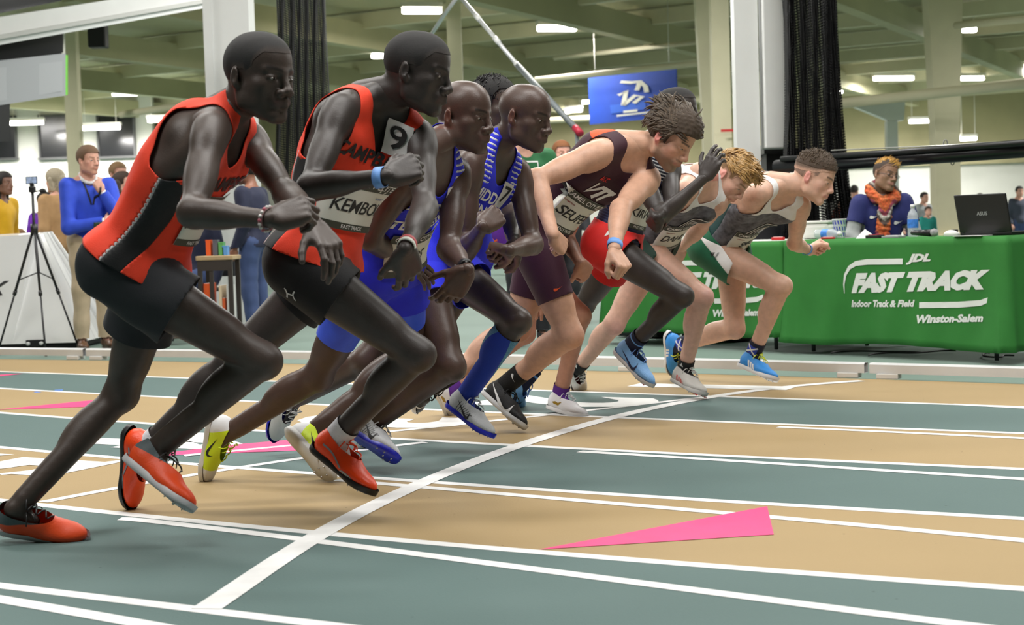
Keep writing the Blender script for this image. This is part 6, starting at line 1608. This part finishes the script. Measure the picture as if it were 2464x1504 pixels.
def gadget(px, back, size, m, label, cat, nm, top=None):
    p = on_table(px, back); r = empty(nm, tuple(p), label, cat); box('body', p + V3(0, 0, size[2] / 2), size, m, r, RT, min(size) * .2)
    if top: box('top_panel', p + V3(0, 0, size[2] + .002), (size[0] * .7, size[1] * .6, .004), top, r, RT)
    return r
gadget(2105, .05, (.10, .07, .020), M_BLK, 'small black radio handset beside the folded paper', 'radio', 'radio_handset', mat('radio_red', (.5, .03, .05), .5)); gadget(2150, .06, (.13, .08, .012), mat('keypad_grey', (.35, .36, .38), .5), 'flat grey keypad before the water bottle on the table', 'keypad', 'keypad', mat('keypad_white', (.7, .7, .7), .5)); gadget(2345, .06, (.20, .16, .004), mat('paper_white', ()), 'sheet of white paper beside the laptop', 'paper', 'paper_sheet')
gadget(1992, .08, (.10, .03, .012), mat('red_marker', (.62, .03, .03), .4), 'red marker case lying near the patterned cup', 'marker', 'marker_case', mat('keypad_white', ()))
q = on_table(1872, .05); gadget(1872, .05, (.10, .028, .02), mat('red_marker', ()), 'red stapler at the joint of the two green tables', 'stapler', 'stapler', mat('keypad_white', ()))
# cables under the table
for i, (a, b, c, lab) in enumerate([((2000, 852), (2110, 848), (2215, 850), 'black cable loop lying on the floor under the green table'), ((2090, 858), (2180, 852), (2300, 846), 'dark cable coiled under the middle of the green table'), ((2380, 852), (2390, 862), (2440, 858), 'short cable end by the right foot of the green table')]):
    P0, P1, P2 = ground(*a), ground(*b), ground(*c); P = np.concatenate([bez(P0, P0 + V3(.05, .15, 0), P1 + V3(-.1, .1, 0), P1, 10)[:-1], bez(P1, P1 + V3(.1, -.08, 0), P2 + V3(-.1, .12, 0), P2, 10)]) + V3(0, 0, .007); tag(tube('floor_cable', P, .006, M_BLK, None, 6), lab, 'cable')
for px, Y, w, h, lab in ((1560, 12.6, .5, .22, 'black equipment case under the half hidden green table'), (1760, 11.9, .40, .25, 'black bag on the floor under the green table gap'),):
    p = ground_at(px, Y); r = empty('equipment_case', tuple(p), lab, 'case'); box('body', p + V3(0, 0, h / 2), (w, .3, h), M_BLK, r, RT, .03); box('handle', p + V3(0, 0, h + .02), (.14, .03, .03), M_BLK, r, RT, .01)
# ------------------------------------------------------------------ official seated behind the table
def chair(p, yaw, label):
    a = math.radians(yaw); f = V3(math.cos(a), -math.sin(a), 0); l = V3(-math.sin(a), -math.cos(a), 0); r = empty('folding_chair', tuple(p), label, 'chair'); R = Matrix(((f[0], l[0], 0), (f[1], l[1], 0), (0, 0, 1)))
    m = mat('chair_dark', (.03, .03, .035), .5); box('seat', p + V3(0, 0, .44), (.42, .42, .03), m, r, R, .01); box('backrest', p - f * .22 + V3(0, 0, .68), (.03, .42, .26), m, r, R, .01)
    for sf in (-1, 1):
        for sl in (-1, 1): tube('leg', [p + f * sf * .18 + l * sl * .19 + V3(0, 0, z) for z in (0, .22, .80 if sf < 0 else .43)], .012, m, r, 8)
def official():
    Y = 11.35; c = at_y(2118, 560, Y); c[2] = 0; yaw = 80
    po = Stand((c[0], c[1], 0), 1.68, yaw, dict(R=dict(E=(.06, .25, .80), W=(.22, .20, .66), U=(.30, .17, .64)), L=dict(E=(.10, -.24, .78), W=(.30, -.10, .66), U=(.38, -.06, .65))), seat=.47, lean=.06, face=(62, 4, 12), id=50, hf=.03, fem=1, earc=None, lipc=(.42, .16, .15), palm=(.5, .28, .2), browc=(.03, .02, .015), nose=1.1, lips=1.1, hk=1.0)
    root = empty('person', (c[0], c[1], 0), 'seated official in navy top with orange knitted scarf and glasses', 'person')
    build_body(po, root, (.30, .165, .105), (.016, .0042, .007))
    shaved_hair(po, root, (.05, .03, .02), .004, line=[(-.13, -.04), (-.04, -.02), (-.028, .02), (.012, .026), (.03, .04), (.06, .070), (.12, .076)], m=mat('dark_side_hair', (.05, .03, .02), .6, noise=.3, nscale=300))
    strands(po, root, (.45, .26, .06), lambda q, d, rs: (V3(.2, .5, .3) + rs.normal(size=3) * .2, 1.0, .5) if q[2] > .070 else None, 450, .045, .003, 8, 'hair_locks', .12, mat('golden_hair', (.50, .27, .05), .45, noise=.4, nscale=90))
    shirt(po, root, mat('grey_sleeves', (.34, .36, .36), .85, noise=.1), .010, 1.0, -.05, name='undershirt', res=.015); top = shirt(po, root, cloth('navy_tee', (.012, .018, .13)), .018, .62, -.05, name='navy_top', res=.013)
    trousers(po, root, M_BLACK, res=.018)
    chest_decal(po, top, 'swoosh', swoosh(.07, 0, 0, 0), M_WINK, .62, -.09, 0, .004); chest_decal(po, top, 'swoosh', swoosh(.06, 0, 0, 0), M_WINK, .72, .10, 0, .004)
    # scarf: a chunky loop round the neck and a hanging tail made of knitted bumps
    la, fw, up = po.frame(.95); N = po.J['N']; cols = [(.55, .10, .03), (.60, .16, .05), (.10, .07, .06), (.48, .44, .40), (.32, .06, .10), (.52, .12, .04)]
    sc = empty; F = Field(); ctr = N + up * .015
    for i in range(16):
        a0, a1 = i * 2 * math.pi / 16, (i + 1) * 2 * math.pi / 16; q = lambda a: ctr + la * .088 * math.cos(a) + fw * (.030 + .082 * math.sin(a)) + up * (.02 - .045 * math.sin(a)); F.add(Cap(q(a0), q(a1), .036, .036), .02)
    for i in range(9):
        t0, t1 = i / 9, (i + 1) / 9; q = lambda t: N + fw * (.135 + .03 * math.sin(t * 2)) + up * (-.04 - .36 * t) + la * (.02 + .05 * t); F.add(Cap(q(t0), q(t1), .050, .050, fw, .5), .02)
    F.disp = wrinkle(.007, 170, 5, 6); V, Q = F.mesh(.0075); band_ = (np.floor(((V - N) @ up) / .034 + 1.2 * np.sin(((V - N) @ la) * 40)).astype(int)) % 6; cc = np.array(cols)[band_]
    put('scarf', npmesh('scarf', V, Q, cc), mat('knit_scarf', (.5, .1, .05), .9, attr=True, noise=.5, nscale=70, bump=.5, bscale=150), root)
    # glasses
    Fx, Lx, Ux, C, k = po.hx; w = lambda x, y, z: C + (Fx * x + Lx * y + Ux * z) * k; mg = mat('glasses_frame', (.03, .03, .04), .3)
    P = []; gl = None
    for g in (1, -1):
        th = np.linspace(0, 2 * np.pi, 17)[:-1]; o = tube('glasses_rim', [w(.098 - .10 * (abs(g * .033 + .024 * math.cos(a)) - .01) ** 1 * .35, g * .033 + .024 * math.cos(a), .002 + .013 * math.sin(a)) for a in th], .0016, mg, root, 6, closed=True)
        tube('glasses_temple', [w(.088, g * .058, .006), w(.04, g * .076, .006), w(-.012, g * .083, .004)], .0018, mg, root, 6)
    tube('glasses_bridge', [w(.099, -.009, .004), w(.102, 0, .006), w(.099, .009, .004)], .0016, mg, root, 6)
    chair(V3(c[0], c[1], 0) , yaw, 'dark folding chair carrying the official in the scarf')
# ------------------------------------------------------------------ bystanders
def bystander(label, px, Y, h, yaw, skin, hairc, top, legs, arms=None, hair='short', face=None, sleeve=1.0, group=None, res=.014, extra=None, shoes='plain', topname='sweater', fem=0, hem=-.06, hk=1.0, idn=60, **kw):
    p = at_y(px, 560, Y); po = Stand((p[0], p[1], kw.pop('z', 0)), h, yaw, arms, id=idn, fem=fem, lipc=tuple(np.array(skin) * np.array([.85, .6, .6])), palm=tuple(np.array(skin) * 1.05), face=face or (yaw, 0, 0), hk=hk, browc=tuple(np.array(hairc) * .8), nose=.95, lips=.9, **kw)
    root = empty('person', (p[0], p[1], po.J['P'][2] * 0 + (0 if 'AR' in po.J else 0)), label, 'person', group)
    build_body(po, root, skin, (res * 1.5, .0072 if res < .02 else .012, .0085 if res < .02 else .013))
    if hair == 'short': shaved_hair(po, root, hairc, .008, top=.006, h=.012)
    elif hair == 'bob':
        shaved_hair(po, root, hairc, .014, h=.012, line=[(-.2, -.12), (-.03, -.12), (.03, -.09), (.045, .02), (.06, .065), (.12, .072)]); hair_drop(po, root, hairc, .10)
    elif hair == 'long': shaved_hair(po, root, hairc, .010, h=.012, line=[(-.2, -.12), (-.03, -.12), (.03, -.06), (.045, .03), (.06, .068), (.12, .074)]); hair_drop(po, root, hairc, .26)
    elif hair == 'bun':
        shaved_hair(po, root, hairc, .008, h=.012); Fx, L, U, C, k = po.hx; V, Q = Field().add(Ell(C + (U * .14 - Fx * .03) * k, np.array([.045, .045, .035]) * k)).mesh(.006); put('hair_bun', npmesh('hair_bun', V, Q), mat('bun_hair', hairc, .7, bump=.5, bscale=200), root)
    t = shirt(po, root, top, .016, sleeve, hem, res=res * 1.25, name=topname)
    trousers(po, root, legs, res=res * 1.5)
    if shoes == 'plain': shoes = solid('dark_trainer', (.03, .03, .035), .6) if res < .02 else None
    if shoes is not None:
        for sd in 'RL': shoe(po, root, sd, shoes, mat('plain_sole', (.12, .09, .07), .6), shoes, spikes=False)
    if extra: extra(po, root, t)
    return po
def hair_drop(po, root, c, ln):
    Fx, L, U, C, k = po.hx; F = Field()
    for g in (1, -1): F.add(Cap(C + (-Fx * .02 + L * g * .062 + U * .02) * k, C + (-Fx * .03 + L * g * .070 - U * ln * .9) * k, .036 * k, .026 * k), .03)
    F.add(Cap(C + (-Fx * .07 + U * .03) * k, C + (-Fx * .07 - U * ln) * k, .058 * k, .045 * k), .03); F.disp = wrinkle(.003, 120, 7, 6, U)
    V, Q = F.mesh(.010); put('hair_fall', npmesh('hair_fall', V, Q), mat('hairfall_%02x%02x%02x' % tuple(int(255 * v) for v in c), c, .5, noise=.3, nscale=60, bump=.3, bscale=300), root)
FAIR = (.66, .36, .27); M_KHAKI = cloth('khaki_twill', (.50, .40, .27)); M_DENIM = cloth('blue_denim', (.045, .075, .19)); M_BLKJ = cloth('black_jacket', (.012, .012, .016)); M_TANK = cloth('tan_knit', (.46, .27, .12)); M_PURP = mat('purple_print', (.14, .02, .38), .8, noise=.6, nscale=16); M_YEL = cloth('yellow_knit', (.72, .42, .01)); M_BLUESW = cloth('blue_sweater_knit', (.025, .075, .62)); M_TEE_G = cloth('green_tee', (.02, .15, .05)); M_GREYC = cloth('grey_coat', (.10, .10, .11))
def bystanders():
    def blue_extra(po, root, t):
        la, fw, up = po.frame(.95); N = po.J['N']; F = Field(); 
        for i in range(12):
            a0, a1 = i * 2 * math.pi / 12, (i + 1) * 2 * math.pi / 12; q = lambda a: N + up * (.028 - .045 * math.sin(a)) + la * .064 * math.cos(a) + fw * (.018 + .072 * math.sin(a)); F.add(Cap(q(a0), q(a1), .013, .013), .01)
        V, Q = F.mesh(.006); put('shirt_collar', npmesh('shirt_collar', V, Q), M_WHITE, root)
        for g in (1, -1): chest_decal(po, t, 'lanyard', stroke2d([(.055 * g, .17), (.038 * g, .10), (.02 * g, .03), (.008 * g, -.02)], .014), M_BLK, .62, .0, 0, .004)
        pl_ = chest_decal(po, root, 'badge', rect2d(.075, .05), mat('badge_dark', (.03, .06, .035), .4), .16, .0, 0, .012); solidify(pl_, .004, 1)
        wristband(po, root, 'R', M_WHITE, .03, .03, 'shirt_cuff', .008); wristband(po, root, 'L', M_WHITE, .03, .03, 'shirt_cuff', .008)
    bystander('man in bright blue sweater and khaki trousers with one hand at his mouth', 216, 13.1, 1.74, 60, FAIR, (.16, .09, .05), M_BLUESW, M_KHAKI, dict(R=dict(E=(.10, .20, 1.02), W=(.26, -.06, 1.06), U=(.24, -.13, 1.08)), L=dict(E=(.20, -.20, 1.08), W=(.20, -.06, 1.31), U=(.19, -.03, 1.39))), face=(35, 2, 0), extra=blue_extra, shoes=solid('brown_leather', (.10, .045, .02), .4), res=.012, hand=dict(R='loose', L='fist'), dors=dict(R=(0, -1, 0), L=(.6, -.8, 0)), idn=61, cheekc=(.72, .30, .24))
    bystander('woman with grey blond bob in tan jumper seen from behind', 146, 15.3, 1.67, 215, FAIR, (.42, .36, .26), M_TANK, M_BLKJ, hair='bob', face=(215, 0, 0), fem=1, idn=62, hem=-.10, topname='jumper')
    bystander('girl in purple patterned top with dark hair in a bun behind the white booth', 106, 17.4, 1.52, 300, (.16, .08, .055), (.015, .012, .011), M_PURP, M_BLKJ, hair='bun', face=(330, 0, 0), fem=1, idn=63, sleeve=1.0, topname='top')
    bystander('small boy with cropped brown hair peering over the white booth', 48, 16.6, 1.07, 70, FAIR, (.22, .11, .05), cloth('orange_child_top', (.60, .18, .02)), M_DENIM, hair='short', idn=64, hk=1.25, topname='top')
    bystander('person in mustard yellow jumper leaning at the edge of the white booth', 4, 15.4, 1.66, 20, (.25, .13, .09), (.02, .015, .012), M_YEL, M_DENIM, idn=65, topname='jumper', hair='long', fem=1)
    bystander('woman with long brown hair in dark jacket beside the man in blue sweater', 291, 14.9, 1.60, 20, FAIR, (.05, .03, .02), M_BLKJ, M_DENIM, hair='long', face=(10, -4, 0), fem=1, idn=66, topname='jacket')
    bystander('man with short sandy hair in navy coat behind the long haired woman', 283, 16.2, 1.76, 40, FAIR, (.22, .13, .06), cloth('navy_coat', (.015, .02, .05)), M_DENIM, idn=67, topname='coat')
    bystander('dark haired man beyond the far shoulder of the front runner', 408, 15.6, 1.80, 20, FAIR, (.06, .04, .03), M_GREYC, M_BLKJ, idn=68, topname='coat')
    bystander('person in navy jacket and dark jeans standing by the wooden stool table', 610, 13.6, 1.62, 200, (.30, .13, .08), (.02, .015, .012), cloth('navy_jacket', (.014, .018, .05)), M_DENIM, idn=69, topname='jacket', shoes=solid('grey_trainer', (.25, .25, .23), .6))
    bystander('person in blue jeans and dark top seated behind the front runner', 478, 13.9, 1.70, 120, (.30, .13, .08), (.02, .015, .012), cloth('navy_jacket', ()), M_DENIM, idn=70, seat=.47, topname='jacket')
    p = at_y(478, 560, 13.9); chair(V3(p[0], p[1], 0), 120, 'dark folding chair under the person in blue jeans')
    def sq(po, root, t): chest_decal(po, t, 'shirt_print', stroke2d([(-.07, .05), (.07, .05), (.07, -.05), (-.07, -.05), (-.07, .05)], .014), M_WINK, .74, .0, 0, .004)
    bystander('spectator in green tee shirt with white square print behind the blue runners', 1268, 12.2, 1.84, 75, FAIR, (.20, .10, .05), M_TEE_G, M_BLKJ, dict(L=dict(E=(.1, -.22, 1.0), W=(.28, -.08, 1.05), U=(.33, -.02, 1.06))), idn=71, sleeve=.6, extra=sq, topname='tee_shirt', hk=.9)
    bystander('man with red hair and dark jacket looking on behind the maroon runner', 1352, 14.5, 1.74, 70, (.70, .36, .28), (.24, .09, .03), M_BLKJ, M_BLKJ, idn=72, topname='jacket')
    bystander('person with ginger hair low behind the gap between the two pale runners', 1838, 12.6, 1.42, 100, FAIR, (.40, .20, .05), M_BLKJ, M_BLKJ, idn=73, hair='long', fem=1, topname='jacket', seat=.55)
    p = at_y(1838, 560, 12.6); chair(V3(p[0], p[1], 0), 100, 'dark folding chair under the person with ginger hair')
    far = [(2056, 30, 1.62, 300, (.10, .10, .12), (.03, .02, .02), 'dark coated figure standing far beyond the table, head turned away'), (2085, 36, 1.3, 60, (.50, .12, .04), (.2, .1, .05), 'far figure in orange top beside the black net foot'), (2190, 33, 1.35, 80, (.45, .33, .28), (.2, .12, .08), 'far figure in beige top behind the water bottle'), (2222, 29, 1.42, 60, (.42, .44, .46), (.03, .02, .02), 'far figure in pale grey top beside the broad column'), (2232, 26, 1.12, 75, (.02, .28, .24), (.05, .03, .02), 'far seated-height figure in teal top beside the broad column'), (2345, 38, 1.25, 100, (.55, .50, .46), (.3, .2, .1), 'far figure in cream top on the other side of the column'), (2356, 34, 1.45, 60, (.50, .06, .05), (.04, .03, .02), 'far figure in red top left of the laptop lid'), (2360, 28, 1.0, 60, (.40, .05, .05), (.12, .06, .03), 'short far figure in dark red beside the laptop'), (2452, 30, 1.5, 80, (.05, .06, .09), (.02, .02, .02), 'far figure in dark top just past the laptop'), (2108, 41, 1.5, 90, (.30, .30, .32), (.10, .06, .04), 'far figure in mid grey top seen past the shoulder of the scarfed official'), (2255, 39, 1.45, 60, (.06, .10, .30), (.05, .03, .02), 'far figure in blue top close to the broad column shaft'), (2405, 44, 1.6, 100, (.45, .40, .34), (.06, .04, .03), 'far figure in sand coloured top above the laptop lid'), (2020, 42, 1.55, 60, (.45, .10, .05), (.03, .02, .02), 'far figure in rust red top by the edge of the right net')]
    for i, (px, Y, h, yaw, tc, hc, lab) in enumerate(far):
        bystander(lab, px, Y, h, yaw, FAIR, hc, mat('far_top_%d' % i, tc, .8), M_BLKJ if i % 2 else M_DENIM, res=.024, idn=80 + i, topname='top')
# ------------------------------------------------------------------ white booth with tripod, stool table
def booth():
    Y0 = 13.3; a = ground(-220, 838); b = ground(195, 838); M_BW = mat('booth_white', (.70, .71, .70), .22, noise=.02, nscale=2)
    f0 = V3(a[0], Y0, 0); f1 = V3(b[0], Y0 - .05, 0); tz = at_y(125, 558, Y0 + .3)[2]
    t0 = at_y(-200, 585, Y0 + .35); t1 = at_y(82, 563, Y0 + .35); t2 = at_y(126, 557, Y0 + .9); b2 = V3(f1[0] + .02, Y0 + 1.3, 0); b3 = V3(a[0], Y0 + 1.5, 0); t3 = at_y(-200, 575, Y0 + 1.1)
    m0 = at_y(30, 836, Y0 - .02); m0[2] = .05
    r = empty('display_booth', ((a[0] + b[0]) / 2, Y0 + .6, 0), 'glossy white sloping display booth with dark letter behind a phone tripod', 'booth')
    z = V3(0, 0, .05); base = [f0 + z, m0, f1 + z, b2 + z, b3 + z]; t05 = at_y(70, 565, Y0 + .35); top = [t0, t1, t1 + V3(.02, .1, 0), t2, t3]
    V = np.array(base + top); F4 = np.array([(0, 1, 6, 5), (1, 2, 7, 6), (2, 3, 8, 7), (3, 4, 9, 8), (4, 0, 5, 9)]); F5 = [(5, 6, 7), (5, 7, 8), (5, 8, 9)]
    put('shell', npmesh('shell', V, [np.array(F5), F4], smooth=False), M_BW, r)
    # raised ribs along the right-hand slope
    for t in (.35, .6, .85): beam('rib', lerp(base[2], base[3], t) + V3(0, -.01, 0), lerp(top[2], top[3], t) + V3(0, -.01, 0), .05, .02, M_BW, r)
    box('plinth', ((a[0] + b[0]) / 2, Y0 + .6, .025), (b[0] - a[0] - .1, 1.2, .05), M_BLK, r)
    V2, T2 = text_np('K', .55, .04, .2); o = at_y(2, 696, Y0 - .0); n = nrm(np.cross(base[1] - base[0], top[0] - base[0])); n = n if n[1] < 0 else -n; U = nrm(base[1] - base[0]); Wv = nrm(top[0] - base[0])
    d = ray(-8, 696); p = CAM + d * (((base[0] - CAM) @ n) / (d @ n)); put('lettering', npmesh('lettering', p + V2[:, :1] * U * .32 + V2[:, 1:2] * Wv * .32 + n * .006, T2, smooth=False), M_INK, r)
    c = at_y(86, 826, Y0 - .03); box('latch_plate', c, (.16, .03, .06), M_BLK, r, None, .005); 
    for g in (-1, 1): lathe('latch_knob', [(.0, 0), (.016, 0), (.016, .02), (0, .02)], M_STEELW, c + V3(g * .055, -.02, .0), r, 12, R=[[1, 0, 0], [0, 0, -1], [0, 1, 0]])
def tripod():
    Y = 12.75; hub = at_y(86, 652, Y); col = at_y(78, 462, Y); r = empty('phone_tripod', (hub[0], hub[1], 0), 'black tripod holding a filming phone before the white booth', 'tripod'); m = mat('tripod_black', (.015, .015, .017), .4)
    apex = at_y(82, 545, Y); tube('centre_column', [at_y(93, 658, Y), apex, col], .012, m, r, 10); tube('collar', [apex - V3(0, 0, .06), apex + V3(0, 0, .02)], .030, m, r, 12)
    for px, py, dy in ((-8, 790, .3), (110, 838, -.35), (190, 812, .3)):
        f = ground(px, py); f = V3(*at_y(px, py, Y + dy)); f[2] = .0; k_ = lerp(apex, f, .52); tube('leg', [apex, k_], .011, m, r, 8); tube('leg_lower', [k_, f], .008, m, r, 8); tube('clamp', [k_ - nrm(f - apex) * .02, k_ + nrm(f - apex) * .02], .016, m, r, 8); tube('brace', [at_y(93, 655, Y), lerp(apex, f, .42)], .005, m, r, 6); tube('rubber_foot', [f + V3(0, 0, .03), f], .012, m, r, 8)
    tube('pan_handle', [col, at_y(108, 457, Y)], .006, m, r, 6); box('head', col + V3(0, 0, .02), (.05, .05, .05), m, r, None, .01)
    ph = at_y(76, 434, Y); box('phone_clamp', (ph + col) / 2 + V3(0, 0, -.005), (.03, .025, abs(ph[2] - col[2]) - .03), m, r); box('phone', ph, (.095, .012, .062), mat('phone_black', (.012, .012, .014), .3), r, None, .004); box('screen', ph + V3(0, -.007, 0), (.082, .002, .052), mat('phone_screen', (.30, .38, .55), .3, noise=.6, nscale=60, emit=.25), r)
def stool_table():
    Y = 12.6; p = at_y(526, 620, Y); r = empty('stool_table', (p[0], p[1], 0), 'low dark framed table with pale wooden top and leaning folders', 'table'); zt = p[2]; w = .26
    box('table_top', (p[0], p[1], zt), (w + .03, .4, .035), mat('pale_wood', (.42, .30, .16), .6, noise=.2, nscale=12), r, None, .006); m = mat('dark_wood', (.03, .022, .018), .5)
    for sx in (-1, 1):
        for sy in (-1, 1): box('leg', (p[0] + sx * w * .46, p[1] + sy * .17, zt / 2), (.035, .035, zt), m, r)
    box('apron', (p[0], p[1] - .18, zt - .06), (w, .02, .08), m, r); box('middle_leg', (p[0] - .03, p[1] - .17, zt / 2), (.03, .03, zt), m, r); box('lower_shelf', (p[0], p[1], .10), (w, .36, .02), m, r)
    for i, (dx, c, h, lab) in enumerate([(-.075, (.75, .10, .01), .42, 'orange folder standing on the low table shelf'), (.03, (.62, .50, .34), .40, 'cream folder standing on the low table shelf'), (.055, (.62, .10, .02), .30, 'short red folder standing on the low table shelf'), (.09, (.70, .70, .68), .40, 'white folder standing on the low table shelf')]):
        f = empty('folder', (p[0] + dx, p[1] - .02, .11), lab, 'folder'); box('covers', (p[0] + dx, p[1] - .02, .11 + h / 2), (.022 if i else .05, .26, h), mat('folder_%d' % i, c, .6), f); box('pages', (p[0] + dx, p[1] - .02, .11 + h / 2 + .003), (.012 if i else .035, .25, h), mat('paper_white', ()), f)
    for i, (dx, c, h, lab) in enumerate([(-.07, (.75, .10, .01), .12, 'orange box on the pale wooden tabletop'), (-.015, (.10, .10, .13), .12, 'dark box on the pale wooden tabletop'), (.03, (.10, .35, .10), .10, 'green box on the pale wooden tabletop'), (.06, (.10, .30, .65), .07, 'small blue box on the pale wooden tabletop')]):
        f = empty('small_box', (p[0] + dx, p[1], zt + .018), lab, 'box'); box('carton', (p[0] + dx, p[1], zt + .018 + h / 2), (.038, .10, h), mat('small_box_%d' % i, c, .6), f); box('lid', (p[0] + dx, p[1], zt + .018 + h), (.040, .104, .012), mat('small_box_%d' % i, c), f)
for _fn in (runner1, runner2, runner3, runner3b, runner4, runner5, runner6, runner7, runner8, runner9): _fn()
official(); bystanders(); booth(); tripod(); stool_table()
